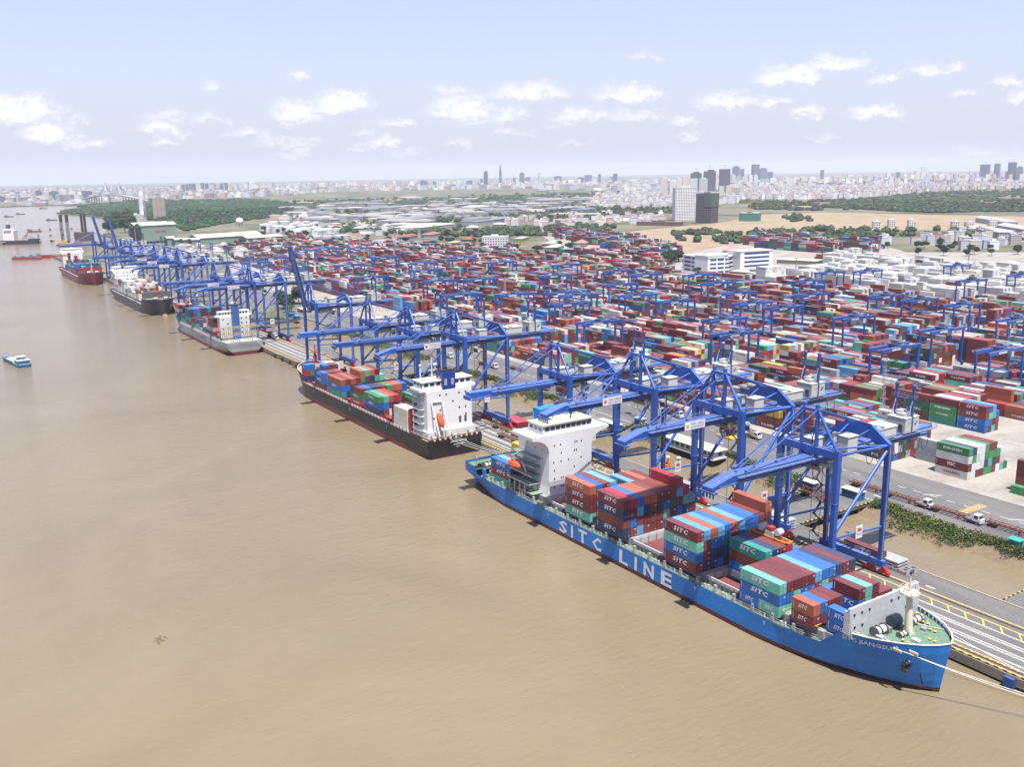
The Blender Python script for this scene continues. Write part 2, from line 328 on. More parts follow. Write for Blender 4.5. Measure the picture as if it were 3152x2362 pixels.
yard_poly = [(60, 290.5), (-1000, 290.5), (-1378, 400), (-1570, 570), (-1190, 735), (-1000, 740)] + [tuple(F(*p)[:2]) for p in ((1170, 508), (1300, 504), (1420, 522), (1480, 548), (1600, 522), (1700, 517), (1900, 529), (1960, 545), (2600, 545))] + [(60, 700)]
sheet('yard_pavement', yard_poly, LAND + .015, CONC)
bridges = [(-117, 100), (-203, -181), (-330, -300), (-482, -452)]
bb = 0
for a, c in bridges:
    sheet('causeway', [(c, 219.9), (c, 256.2), (a, 256.2), (a, 219.9)], LAND + .04, ASP2, depth=1.0)
ks = MB()
for a, c in bridges:
    for X in (a, c):
        for i, y in enumerate(np.arange(221, 255, 1.0)):
            ks.box(X - .15, y, LAND + .05, X + .15, y + 1, LAND + .3, (.55, .36, .04) if i % 2 else (.03, .03, .03))
        for y in (226, 234, 242, 250): ks.tube((X + (.6 if X == a else -.6), y, -2), (X + (.6 if X == a else -.6), y, LAND - 1), .4, 8, (.13, .11, .09))
tag(ks.build('kerb', MATT), kind='structure')
# painted lines on the quay and the road
ml = MB(); W_ = (.62, .61, .57); Y_ = (.62, .42, .08)
z0 = LAND + .05
def strip(x0, y0, x1, y1, c, w=.3, dz=0):
    d = Vector((x1 - x0, y1 - y0, 0)).normalized(); n_ = Vector((-d.y, d.x, 0)) * w / 2
    a, b_ = Vector((x0, y0, z0 + dz)), Vector((x1, y1, z0 + dz)); ml.face([tuple(a - n_), tuple(b_ - n_), tuple(b_ + n_), tuple(a + n_)], c)
for y in (192.6, 195.6, 196.6, 199.6, 200.6, 204.0): strip(-1000, y, 120, y, W_, .35)
for y in (207.2, 210.6): strip(-1000, y, 120, y, Y_, .4)
for y in (188.9, 190.8): strip(-1000, y, 120, y, Y_, .3)
for x in np.arange(-600, 110, 1.5): strip(x, 189.95, x, 190.65, Y_, .25)
for x in np.arange(-600, 110, 4.5): strip(x, 207.0, x + 2.2, 204.2, Y_, .35)
for x in np.arange(-900, 100, 1.3): strip(x, 257.2, x + .6, 257.2, W_, .5, .01)
for x in np.arange(-900, 100, 6): strip(x, 276.5, x + 3, 276.5, W_, .25)
for i in range(11): strip(-160.2 + i * .0, 271 + i * 1.05, -157.2, 271 + i * 1.05, Y_, .45)
for (x, y) in ((-175, 275), (-146, 276)):
    for dy in (0, 1): strip(x - 1, y + dy, x + 3.5, y + dy + 4, W_, .22)
for y in np.arange(330, 900, 32.0):
    strip(-1100, y - 3.5, 0, y - 3.5, W_, .2)
for (x, y) in ((-185, 262), (-140, 279), (-215, 281), (-200, 214), (-133, 213), (-260, 266)):
    strip(x, y, x + 2.6, y, W_, .5)
tag(ml.build('road_markings', MATT), kind='structure')
rl = MB()
for y in (189.9, 209.5): rl.box(-1490, y - .25, LAND + .03, 120, y + .25, LAND + .08, (.03, .028, .025)); rl.box(-1490, y - .05, LAND + .08, 120, y + .05, LAND + .2, (.10, .07, .05))
tag(rl.build('crane_rails', PAINT), kind='structure')
for ps in ([(1312, 505), (1400, 496), (1560, 480), (1650, 463), (1780, 458.5), (2330, 471), (2330, 499), (1960, 497), (1700, 499), (1650, 503), (1720, 512), (1690, 526), (1560, 530), (1480, 548), (1440, 538), (1400, 519)],
           [(1120, 499), (1300, 489), (1330, 496), (1180, 507)], [(1600, 443), (1800, 440), (2000, 447), (1700, 449)], [(620, 436), (1040, 427), (1060, 433), (800, 441)]):
    sheet('dirt_field', [P2(*p) for p in ps], LAND + .1, ground_mat('dry_soil', [(.25, .19, .125), (.31, .24, .16), (.20, .19, .115)], .012, .95, .15, .15))
# ------------------------------------------------------------------ ships
def make_hull(name, parent, Xs, Xb, yc, B, D, colm, colb, boot=1.2, fc=.155, Dfc=11.3, Dst=8.3, aft=.10, bulw=1.0, transom=.9, flare=.6, deckc=(.10, .22, .11), wlbow=2.0, lowst=.55, bst=None):
    """steel hull; Xs stern, Xb stem; returns the half-breadth function"""
    Lh = abs(Xb - Xs); s = 1 if Xb > Xs else -1
    def dz(t): 
        if t > 1 - fc: return Dfc + (t - 1 + fc) / fc * .9
        if t > 1 - fc - .03: return D + (Dfc - D) * (t - (1 - fc - .03)) / .03
        if t < aft: return Dst
        return D
    def hb(t, z):
        u = min(max(z / Dfc, -.1), 1.1); h = B / 2
        if t > .76:
            a = (t - .76) / .24; lo = max(0, 1 - a ** wlbow); hi = max(0, 1 - a ** 4) ** .7
            k = min(1, max(0, u)) ** flare; h *= lo * (1 - k) + hi * k
        if t < .16:
            b_ = (.16 - t) / .16; lo = 1 - (1 - transom * lowst) * b_ ** 1.5; hi = 1 - (1 - transom) * b_ ** 2
            k = min(1, max(0, z / 5)); h *= lo * (1 - k) + hi * k
        return h
    ts = sorted(set([i / 60 for i in range(61)] + [1 - fc, 1 - fc - .03, aft, aft + .001, .985, .995]))
    ts = [t for t in ts]
    levels = [-1.2, 0, boot * .5, boot, boot + .01, .32, .55, .78, 1.0]
    def lv(t):
        d = dz(t); bo = boot if bst is None or t > .2 else bst + (boot - bst) * t / .2; out = [-1.2, 0, bo * .5, bo]
        for f_ in (.15, .35, .55, .78, 1): out.append(bo + (d - bo) * f_)
        return out
    m = MB(); rb = MB()
    for side in (-1, 1):
        prev = None
        for t in ts:
            X = Xs + s * Lh * t; rake = [(0 if t < .9 else s * 1.6 * (t - .9) / .1 * min(1, max(0, z / Dfc))) for z in lv(t)]
            row = [(X + rk, yc + side * hb(t, z), z) for z, rk in zip(lv(t), rake)]
            if prev:
                for i in range(8):
                    q = [prev[i], row[i], row[i + 1], prev[i + 1]]
                    (rb if i < 3 else m).face(q if side * s < 0 else q[::-1], colb if i < 3 else colm)
            prev = row
    t = 0; row = [(Xs, hb(0, z), z) for z in lv(0)]
    for i in range(8):
        a, c = row[i], row[i + 1]
        q = [(Xs, yc - a[1], a[2]), (Xs, yc + a[1], a[2]), (Xs, yc + c[1], c[2]), (Xs, yc - c[1], c[2])]
        (rb if i < 3 else m).face(q if s < 0 else q[::-1], colb if i < 3 else colm)
    m.build('hull', HULLP, parent); rb.build('boot_top', HULLP, parent)
    # raised decks fore and aft
    d = MB()
    def deck(t0, t1, drop, n=16):
        for i in range(n):
            a, c = t0 + (t1 - t0) * i / n, t0 + (t1 - t0) * (i + 1) / n; za, zc = dz(a) - drop, dz(c) - drop
            ra = 0 if a < .9 else s * 1.4 * (a - .9) / .1; rc = 0 if c < .9 else s * 1.4 * (c - .9) / .1
            xa, xc = Xs + s * Lh * a + ra, Xs + s * Lh * c + rc; ha, hc = hb(a, za) - .12, hb(c, zc) - .12
            d.face([(xa, yc - ha, za), (xc, yc - hc, zc), (xc, yc + hc, zc), (xa, yc + ha, za)] if s > 0 else [(xa, yc + ha, za), (xc, yc + hc, zc), (xc, yc - hc, zc), (xa, yc - ha, za)], deckc)
    deck(1 - fc + .001, .995, bulw); d.build('deck', MATT, parent); d = MB(); deck(0.002, aft - .002, bulw * .8 if Dst > D else 0)
    d.build('deck', MATT, parent)
    # white rail cap along the bulwark
    rc_ = MB()
    for side in (-1, 1):
        pr = None
        for t in [x for x in ts if x > 1 - fc - .001]:
            X = Xs + s * Lh * t + (0 if t < .9 else s * 1.6 * (t - .9) / .1); z = dz(t); P = (X, yc + side * (hb(t, z) - .08), z + .05)
            if pr: rc_.beam(pr, P, .3, .12, (.72, .72, .70))
            pr = P
    rc_.build('rail_cap', PAINT, parent)
    def side_y(x, z, side=-1, off=.06):
        t = (x - Xs) * s / Lh
        if t > .9: t -= 1.6 * (t - .9) / .1 * min(1, max(0, z / Dfc)) / Lh
        return yc + side * (hb(t, z) + off)
    return side_y
def rails(m, pts, z, c=(.6, .6, .58), h=1.1, step=2.0, w=.06):
    for (xa, ya), (xb, yb) in zip(pts, pts[1:]):
        Ls = math.hypot(xb - xa, yb - ya); n_ = max(1, int(Ls / step))
        for hh in (h, h * .55): m.beam((xa, ya, z + hh), (xb, yb, z + hh), w, w, c)
        for i in range(n_ + 1): x, y = xa + (xb - xa) * i / n_, ya + (yb - ya) * i / n_; m.box(x - w / 2, y - w / 2, z, x + w / 2, y + w / 2, z + h, c)
def winch(m, x, y, z, s=1.0):
    m = m.part('winch')
    m.tube((x, y - 1.4 * s, z + 1.1 * s), (x, y + 1.4 * s, z + 1.1 * s), .8 * s, 12, (.62, .62, .58))
    for dy in (-1.4, -.2, 1.4): m.tube((x, y + (dy - .08) * s, z + 1.1 * s), (x, y + (dy + .08) * s, z + 1.1 * s), 1.15 * s, 12, (.14, .15, .16))
    m.box(x - .9 * s, y + 1.6 * s, z, x + .9 * s, y + 2.8 * s, z + 1.3 * s, (.20, .21, .22)); m.box(x - 1 * s, y - 1.8 * s, z, x + 1 * s, y + 1.6 * s, z + .25, (.15, .16, .15))
def bollards(m, x, y, z):
    m = m.part('bollard')
    for d in (-.6, .6): m.tube((x + d, y, z), (x + d, y, z + .7), .25, 8, (.04, .04, .04)); m.tube((x + d, y, z + .7), (x + d, y, z + .85), .32, 8, (.75, .5, .04))
    m.box(x - 1.1, y - .4, z, x + 1.1, y + .4, z + .1, (.05, .05, .05))
def lifeboat(parent, x, y, z, ang=0, L_=6.5, tilt=0, c=(.70, .09, .03)):
    m = MB(); n_ = 10; rows = []
    ca, sa = math.cos(ang), math.sin(ang)
    for i in range(n_ + 1):
        t = i / n_ * 2 - 1; r_ = (1 - abs(t) ** 2.4) ** .6 * 1.35 + .03; row = []
        for k_ in range(10):
            a = 2 * math.pi * k_ / 10; lx, ly, lz = t * L_ / 2, r_ * math.cos(a), r_ * math.sin(a) * (1.15 if math.sin(a) > 0 else .9)
            lx, lz = lx * math.cos(tilt) - lz * math.sin(tilt), lx * math.sin(tilt) + lz * math.cos(tilt)
            row.append((x + lx * ca - ly * sa, y + lx * sa + ly * ca, z + lz))
        rows.append(row)
    for a, b_ in zip(rows, rows[1:]):
        for k_ in range(10): m.face([a[k_], b_[k_], b_[(k_ + 1) % 10], a[(k_ + 1) % 10]], c)
    m.box(x - .8, y - .6, z + 1.2, x + .8, y + .6, z + 1.8, c)
    return m.build('lifeboat', PAINT, parent)
WH = (.74, .75, .76)
# ---- the blue ship
S1 = empty('container_ship', (0, 0, 0), 'long bright blue container ship with white deckhouse aft, nearest ship at the quay', 'ship', 'container ships moored along the quay')
Y0, YE = 159.7, 187.3; HBL = (.003, .20, .60); DG = (.12, .21, .14)
sy = make_hull('s1', S1, -282, -103.2, 173.5, 27.6, 6.2, HBL, (.10, .012, .014), 1.25, .09, 11.0, 8.4, .055, 1.0, .86, deckc=DG, flare=.5)
m = MB()
for X, t in [(-221.7, 'S'), (-215.6, 'I'), (-212.0, 'T'), (-205.2, 'C'), (-192.8, 'L'), (-186.2, 'I'), (-182.4, 'N'), (-175.4, 'E')]:
    w_ = {'I': 1.0, 'L': 3.8}.get(t, 4.2)
    m.text(t, (X, 0, 1.35), (1, 0, 0), (0, 0, 1), 4.0, (.82, .82, .80), width=w_, warp=lambda P: (P.x, sy(P.x, P.z), P.z), bold=.03)
m.text('SITC JIANGSU', (-119.2, 0, 8.9), (1, 0, .03), (0, 0, 1), 1.3, (.85, .85, .84), width=9.8, warp=lambda P: (P.x, sy(P.x, P.z), P.z), bold=.01)
for x in (-228, -163, -140): m.text('T', (x, 0, 4.3), (1, 0, 0), (0, 0, 1), 1.0, (.75, .75, .75), warp=lambda P: (P.x, sy(P.x, P.z), P.z))
for i in range(6): m.box(-105.5, sy(-105.5, 2 + i * .45, off=.03) - .02, 2 + i * .45, -105.2, sy(-105.5, 2 + i * .45, off=.05), 2.2 + i * .45, (.7, .7, .7))
m.build('lettering', PAINT, S1)
m = MB()                                                       # main deck, coamings, hatch covers
for ya, yb in ((Y0 + .15, 163.0), (184.0, YE - .15)): m.box(-264, ya, 5.7, -134, yb, 6.1, DG)
for a, c in ((-268, -263.5), (-250, -231.5), (-221.3, -219.9), (-207.2, -204.4), (-192, -190.6), (-176.8, -175.6), (-163, -161.8), (-149.4, -148.4), (-136, -132.6), (-124.5, -120.5)): m.box(a, 163.0, 5.6, c, 184.0, 8.1, (.30, .31, .31))
m.box(-268, 163, .9, -121, 184, 1.0, (.06, .05, .045))
for xa in list(range(-134, -120, 2)) + [-270, -268, -266]:
    ha, hb_ = sy(xa, 6.1, -1, -.15), sy(xa + 2, 6.1, -1, -.15); m.hexa([(xa, ha, 5.7), (xa + 2, hb_, 5.7), (xa + 2, 347 - hb_, 5.7), (xa, 347 - ha, 5.7), (xa, ha, 6.1), (xa + 2, hb_, 6.1), (xa + 2, 347 - hb_, 6.1), (xa, 347 - ha, 6.1)], DG)
m.build('cargo_deck', PAINT, S1)
m = MB(); HC = (.27, .29, .30)
for a, c in ((-263.5, -251), (-219.9, -207.2), (-204.4, -192), (-175.6, -163), (-148.4, -136), (-132.6, -124.5), (-124.5, -118.3)): m.part('hatch_cover').box(a, 162.6, 6.3, c, 184.4, 8.2, HC)
m.part('hatch_cover').box(-161.8, 170.3, 6.3, -149.4, 184.4, 8.2, HC)
m.build('hatch_covers', PAINT, S1)
m = MB()                                                       # coaming sides of the open holds
m0 = m
for a, c in ((-190.6, -176.8), (-161.8, -149.4), (-231.5, -221.3)):
    m = m0.part('hold_coaming')
    for y in (162.8, 184.0): m.box(a, y, 1.2, c, y + .35, 8.0, (.48, .49, .49))
    for X in (a, c): m.box(X - .2, 163, 1.0, X + .2, 184, 8.1, (.50, .51, .51))
    for i in range(7):
        m.box(a + .2, 164 + i * 2.9, 5.2, a + .28, 164.6 + i * 2.9, 5.9, (.03, .03, .03)); m.tube((a + .5, 165.3 + i * 2.9, 3), (a + .5, 165.3 + i * 2.9, 8.7), .07, 5, (.55, .12, .10))
    for X in np.arange(a + .8, c, 1.6): m.box(X, 162.2, 6.1, X + .9, 162.7, 7.5, (.10, .105, .11))
m0.build('hold_coaming', PAINT, S1)
m0 = MB()                                                       # side pedestals and walkway gear
for X in np.arange(-262, -128, 6.2):
    for y in (160.1, 185.9):
        m = m0.part('pedestal'); m.box(X, y, 6.1, X + .7, y + .8, 7.9, (.30, .31, .31)); m.box(X + 2.3, y + .3, 6.1, X + 3.0, y + .9, 6.8, (.35, .36, .34))
        if random.random() < .6: m.tube((X + 4, y + .5, 6.1), (X + 4, y + .5, 7.1), .2, 6, (.62, .62, .58))
for X in (-135.4, -126): m = m0.part('pedestal'); m.box(X, 161.8, 6.1, X + 1.6, 163, 8.4, (.30, .31, .31)); m.beam((X, 161, 9.4), (X + 2, 161, 9.4), .1, .1, (.65, .45, .04)); m.beam((X, 161, 9.4), (X, 163, 9.4), .1, .1, (.65, .45, .04))
m0.build('pedestals', PAINT, S1)
m = MB(); rails(m, [(-264, Y0 + .2), (-132, Y0 + .2), (-125, sy(-125, 6.1, -1, -.3))], 6.1, (.55, .56, .55)); rails(m, [(-268, YE - .2), (-122, YE - .2)], 6.1)
m.build('railing', PAINT, S1)
# forecastle (gear stands on a deck ten metres up)
m = MB(); m.hexa([(-117.4, 161.6, 9.9), (-116.9, 161.6, 9.9), (-116.9, 185.2, 9.9), (-117.4, 185.2, 9.9), (-117.9, 161.2, 16.6), (-117.5, 161.2, 16.6), (-117.5, 185.4, 16.6), (-117.9, 185.4, 16.6)], (.42, .44, .46))
m.beam((-117.7, 161.1, 16.7), (-117.7, 185.4, 16.7), .35, .2, (.7, .7, .68)); m.box(-118.9, 161.2, 10.6, -117.3, 161.5, 15.9, (.50, .52, .54))
for i in range(9):
    y = 162.6 + i * 2.55
    for zz in ([15.1] if i not in (3, 4) else []) + ([12.3] if i in (0, 1, 7) else []): m.tube((-117.1 - (zz - 10.6) * .09, y, zz), (-116.78 - (zz - 10.6) * .09, y, zz), .3, 8, (.02, .02, .02))
m.build('breakwater', PAINT, S1)
m = MB(); m.tube((-111.0, 173, 10), (-111.6, 173, 20), .95, 12, (.66, .62, .48), .6); m.tube((-111.6, 173, 19.6), (-111.6, 173, 20), 2.1, 14, (.66, .62, .48)); m.tube((-111.6, 173, 20), (-111.6, 173, 24), .3, 8, (.66, .62, .48), .12)
m.tube((-111.6, 173, 24), (-111.6, 173, 24.6), .28, 8, (.03, .03, .03)); m.beam((-111.6, 171, 22), (-111.6, 175, 22), .15, .15, (.66, .62, .48))
for a in range(4): m.beam((-111.0 + 1.4 * math.cos(a * 1.57 + .8), 173 + 1.4 * math.sin(a * 1.57 + .8), 10), (-111.1, 173, 13.5), .16, .5, (.66, .62, .48))
pts = [(-111.6 + 2 * math.cos(a * .785), 173 + 2 * math.sin(a * .785)) for a in range(9)]; rails(m, pts, 20, (.66, .62, .48), 1.1, 1)
m.build('foremast', PAINT, S1)
m = MB(); winch(m, -114.4, 167.4, 10.1, 1.15); winch(m, -113.2, 178.2, 10.1, 1.0); winch(m, -111, 170.6, 10.2, .7)
m.tube((-115.2, 172.6, 11.6), (-115.2, 175, 11.6), 1.4, 12, (.10, .12, .14))
m.box(-110.6, 176.4, 10.2, -109.4, 177.6, 11.1, (.28, .30, .30)); m.box(-113.6, 165.0, 10.1, -112.0, 166.2, 11.3, (.45, .46, .45)); m.box(-108.6, 170.2, 10.2, -106.8, 171.4, 11.1, (.5, .5, .48))
for x, y in ((-116, 163.2), (-108.8, 168.6), (-105.8, 173.6), (-111.4, 179.6), (-114.6, 182.2), (-108.4, 177.6)): bollards(m, x, y, 10.2)
for i in range(9): x = -116 + i * 1.35; yy = sy(x, 10.9, 1, -.5); m.beam((x, yy, 10.2), (x, yy + .3, 11.4), .12, .3, (.45, .47, .48)); m.beam((x, yy, 11.4), (x + 1.35, sy(x + 1.35, 10.9, 1, -.5), 11.4), .1, .1, (.5, .5, .5))
m.build('mooring_gear', PAINT, S1)
m = MB(); ay = sy(-107.4, 6.2)
m.tube((-107.4, ay + .5, 6.8), (-107.4, ay - .35, 6.5), 1.0, 10, (.015, .015, .018), .9); m.beam((-108.3, ay - .5, 5.3), (-106.5, ay - .5, 5.3), .5, .5, (.05, .04, .035)); m.beam((-107.4, ay - .5, 6.8), (-107.4, ay - .55, 5.0), .5, .4, (.04, .035, .03))
m.build('anchor', PAINT, S1)
m = MB()
for x in (-109.2, -106.6): 
    yy = sy(x, 10.2); m.box(x, yy - .04, 9.85, x + 2.0, yy + .3, 10.4, (.50, .51, .50)); 
    for k_ in range(3): m.tube((x + .4 + k_ * .6, yy - .08, 9.95), (x + .4 + k_ * .6, yy - .08, 10.3), .15, 6, (.45, .33, .03))
m.build('fairlead', PAINT, S1)
# deckhouse: flared white face with bridge wings
hp = [(164.2, 8.1), (181.8, 8.1), (181.6, 11), (181.6, 22.5), (182.0, 24.3), (183.3, 25.6), (185.4, 26.6), (188.6, 27.2), (188.6, 28.2), (158.4, 28.2), (158.4, 27.2), (161, 26.7), (163, 25.7), (164.3, 24.3), (164.7, 22.5), (164.5, 11)]
m = MB(); n_ = len(hp)
m.face([(-234, y, z) for y, z in hp], WH); m.face([(-246, y, z) for y, z in hp][::-1], WH)
for i in range(n_):
    (ya, za), (yb, zb) = hp[i], hp[(i + 1) % n_]; m.face([(-234, yb, zb), (-234, ya, za), (-246, ya, za), (-246, yb, zb)], WH)
hs = m.build('deckhouse', WALL, S1)
wd = MB(); Rw = random.Random(3)
for i, z in enumerate(np.arange(10.5, 26.5, 2.75)):
    for j in range(6):
        if Rw.random() < .8:
            y = 166.3 + j * 2.75 + Rw.uniform(-.3, .3); wd.box(-233.97, y, z, -233.94, y + .42, z + .55, (.02, .025, .03))
            if Rw.random() < .2: wd.box(-233.97, y + .8, z, -233.94, y + 1.2, z + .55, (.02, .025, .03))
for z in (19.5, 22.3, 16.6, 13.8):
    for x in (-238, -242): wd.box(x, 164.64, z, x + .45, 164.68, z + .55, (.02, .025, .03))
wd.build('window', GLASS, hs)
m = MB(); m.box(-243.5, 163.2, 28.2, -235.2, 182.6, 31.0, WH); m.box(-244, 162.8, 31.0, -234.8, 183.0, 31.25, (.42, .47, .36)); br = m.build('wheelhouse', WALL, S1)
m = MB()
for j in range(9): m.box(-235.2, 164 + j * 2.05, 29.3, -235.14, 165.75 + j * 2.05, 30.5, (.03, .04, .05))
for x in (-242.4, -240, -237.6): m.box(x, 163.14, 29.3, x + 1.6, 163.2, 30.4, (.03, .04, .05))
m.build('window', GLASS, br)
m = MB(); rails(m, [(-244, 163), (-235, 163), (-235, 184.4), (-244, 184.4)], 31.25, (.6, .62, .6)); rails(m, [(-245, 158.6), (-234.2, 158.6), (-234.2, 163)], 28.2, (.65, .66, .65)); rails(m, [(-234.2, 184.4), (-234.2, 188.4), (-245, 188.4)], 28.2, (.65, .66, .65))
m.tube((-240, 171, 31.2), (-240, 171, 33.6), .9, 10, (.60, .57, .42), .6); m.tube((-238.5, 176.5, 31.2), (-238.5, 176.5, 33), .2, 6, (.04, .04, .04)); m.tube((-238.5, 176.5, 32.6), (-238.5, 176.5, 33.2), .5, 8, (.04, .04, .04))
m.tube((-242, 181, 31.2), (-242, 181, 36.5), .3, 8, (.62, .60, .50), .15); m.beam((-242, 179.3, 34.2), (-242, 182.7, 34.2), .2, .2, (.62, .6, .5)); m.beam((-243.6, 181, 33), (-240.4, 181, 33), .2, .2, (.62, .6, .5))
for x, y in ((-243, 165), (-236, 166), (-243, 176), (-237, 183), (-241, 166)): m.tube((x, y, 31.2), (x, y, 34), .07, 5, (.6, .6, .6))
m.ball(-242.8, 178, 32.6, .6, .6, .7, (.7, .7, .7))
m.build('mast_and_rails', PAINT, S1)
m = MB(); m.box(-252, 165, 8.1, -246, 182, 24, (.66, .68, .69)); m.box(-251, 169, 24, -246.2, 180, 29, (.66, .68, .69)); m.box(-251.5, 170.5, 24, -247.5, 178.5, 33.0, HBL)
m.build('engine_casing', WALL, S1)
m = MB(); rr = (.42, .44, .44)
for z, yo in ((11.2, 160.3), (14, 161), (16.8, 162), (19.6, 162.8)):
    m.box(-252, yo, z, -238.5, 164.7, z + .15, (.22, .32, .24)); m.box(-252, yo - .02, z - .2, -238.5, yo + .05, z + .1, WH); rails(m, [(-252, yo), (-238.5, yo)], z + .15, rr, 1.1, 1.6)
    m.beam((-246 + (z % 2) * 2, yo + .8, z - 2.6), (-242 + (z % 2) * 2, yo + .8, z), .7, .12, (.5, .52, .52))
m.box(-250, 162.6, 6.1, -240, 164.7, 11.2, (.5, .51, .51)); m.box(-252, 160.2, 8.4, -237, 164.6, 8.55, (.22, .32, .24))
for x in (-249, -244.5, -240.2): winch(m, x, 161.6, 8.5, .45)
for x in (-251, -248, -245, -242): m.box(x, 160.3, 6.1, x + .5, 160.8, 11.2, rr)
for x in (-248.8, -242.6): m.beam((x, 161.8, 14.2), (x, 160.3, 17.6), .35, .5, (.72, .72, .7)); m.beam((x, 160.3, 17.6), (x + .2, 159.8, 18.4), .3, .3, (.72, .72, .7))
m.build('side_decks', PAINT, S1)
lifeboat(S1, -246.2, 159.4, 16.6, 0, 7.2)
m = MB(); winch(m, -272, 165, 7.7, 1.1); winch(m, -273, 176, 7.7, 1.1); bollards(m, -276, 164, 7.7); bollards(m, -268, 161.6, 6.2); bollards(m, -278, 178, 7.7)
m.box(-278, 171, 7.7, -270, 175, 9.4, (.20, .22, .22)); rails(m, [(-266.6, 162.5), (-278, 164), (-281.6, 166), (-281.6, 181)], 8.4, (.5, .5, .5))
m.box(-267.2, Y0 + .1, 6.2, -265.6, Y0 + .7, 9.6, HBL)
m.build('stern_gear', PAINT, S1)
# ---- the black ship
S2 = empty('container_ship', (0, 0, 0), 'black hulled container ship with white house and a blue funnel, next beyond the blue ship', 'ship', 'container ships moored along the quay')
BK = (.014, .013, .015)
sy2 = make_hull('s2', S2, -313.5, -469.5, 175.3, 24.8, 7.6, BK, (.20, .022, .022), 2.3, .13, 12.4, 7.8, .10, .9, 1.0, deckc=(.45, .27, .18), lowst=.86, bst=.35)
m = MB()
m.text('MOUNT BUTLER', (-313.3, 173.2, 5.6), (0, 1, 0), (0, 0, 1), .85, LET, width=7.4, bold=.02); m.text('HONG KONG', (-313.3, 174.6, 4.4), (0, 1, 0), (0, 0, 1), .7, LET, width=4.7, bold=.02); m.text('IMO', (-313.3, 175.8, 3.5), (0, 1, 0), (0, 0, 1), .45, LET, width=1.6)
for x in (-432, -388, -350): m.box(x, 162.8, 5.2, x + .3, 162.86, 6.6, LET)
m.build('lettering', PAINT, S2)
m = MB()
for ya, yb in ((163.2, 166), (184.8, 187.5)): m.box(-446, ya, 7.0, -330, yb, 7.3, (.22, .05, .04))
for a, c in ((-450, -447), (-435, -431), (-417, -416), (-398, -387.6), (-373.8, -373), (-357.5, -344.5), (-330, -328)): m.box(a, 166, 6.6, c, 184.8, 8.3, (.25, .03, .035))
m.box(-447, 166, 2.0, -330, 184.8, 2.2, (.05, .045, .045))
for a, c in ((-447, -435), (-431, -418.8), (-415.2, -397.5), (-387.5, -373.7), (-373, -357.5), (-344, -330)): m.box(a, 165.6, 7.2, c, 185.2, 8.5, (.20, .21, .22))
m.build('cargo_deck', PAINT, S2)
m = MB()
for X in np.arange(-446, -330, 3.1):
    m.box(X, 163.05, 7.6, X + 1.9, 163.35, 8.6, (.72, .66, .60)); m.box(X + 2.2, 163.3, 7.3, X + 2.6, 164.4, 9.6, (.26, .02, .03))
for X in (-329.6, -344.8): m.part('lashing_post').box(X, 163.2, 7.3, X + .8, 166, 17.6, (.30, .02, .035)); m.part('lashing_post').box(X, 184.8, 7.3, X + .8, 187.2, 17.6, (.30, .02, .035))
m.build('pedestals', PAINT, S2)
m = MB(); m.box(-326, 165.4, 7.6, -317.5, 185.6, 26.2, WH); m.box(-328.4, 164.6, 7.6, -316, 186.2, 10.4, (.66, .64, .62)); hs = m.build('deckhouse', WALL, S2)
m = MB(); Rw = random.Random(5)
for z in (12, 15, 18, 21, 24):
    for j in range(6):
        if Rw.random() < .45: y = 168 + j * 2.9; m.box(-317.48, y, z, -317.44, y + .6, z + .8, (.03, .035, .04))
for (y, w_) in ((179.5, 1.1), (182, 1.1)): m.box(-317.48, y, 12.2, -317.44, y + w_, 14.8, (.08, .09, .09))
m.build('window', GLASS, hs)
m = MB(); m.box(-327, 163, 26.2, -318.5, 188, 27.2, WH); m.box(-326.5, 164.5, 27.2, -319, 186.5, 29.9, WH); m.box(-327, 164, 29.9, -318.6, 187, 30.1, (.66, .66, .64)); br = m.build('wheelhouse', WALL, S2)
m = MB()
for j in range(8): m.box(-318.98, 165.2 + j * 2.7, 28.2, -318.94, 167 + j * 2.7, 29.4, (.03, .04, .05))
for j in range(3): m.box(-326 + j * 2.4, 164.44, 28.2, -324.3 + j * 2.4, 164.48, 29.4, (.03, .04, .05))
m.build('window', GLASS, br)
m = MB(); m.box(-323, 172.8, 26.5, -317.8, 178.6, 33.2, (.008, .035, .30)); m.box(-322.5, 173.2, 33.2, -318.4, 178.2, 33.9, (.02, .02, .02)); m.tube((-320.5, 175.6, 33), (-320.5, 175.6, 35), .8, 10, (.02, .02, .02))
m.tube((-320.5, 172.78, 30.2), (-320.5, 172.7, 30.2), 1.2, 14, (.55, .30, .02))
for y in (173.5, 176.6): m.box(-317.79, y, 28, -317.75, y + 1.3, 30.6, (.35, .36, .36))
m.build('funnel', PAINT, S2)
m = MB(); m.tube((-322, 170.4, 30), (-322, 170.4, 39), .35, 8, (.7, .7, .7), .15)
for z in (32, 34, 36.5): m.beam((-322, 168.8, z), (-322, 172, z), .2, .2, (.7, .7, .7))
m.tube((-325, 166.8, 30), (-325, 166.8, 35.5), .25, 8, (.7, .7, .7)); m.ball(-325, 166.8, 35.6, .5, .5, .6, (.7, .7, .7))
m.build('mast', PAINT, S2)
m = MB()
for z in (10.4, 13.2, 16, 18.8, 21.6, 24): m.box(-327, 163.6, z, -320, 166, z + .15, WH); rails(m, [(-327, 163.7), (-318, 163.7)], z + .15, (.7, .7, .7), 1.1, 1.5); m.box(-326.6, 163.7, z - 2.6, -326.2, 164.1, z, WH)
m.beam((-317.2, 167.2, 22), (-311.5, 167.4, 9.5), .4, .5, WH); m.beam((-317.2, 171.8, 22), (-311.5, 172, 9.5), .4, .5, WH); m.beam((-317.2, 167.2, 22), (-317.2, 171.8, 22), .3, .3, WH)
m.build('side_decks', PAINT, S2)
lifeboat(S2, -314.6, 169.6, 15.2, 0, 6.4, -1.0)
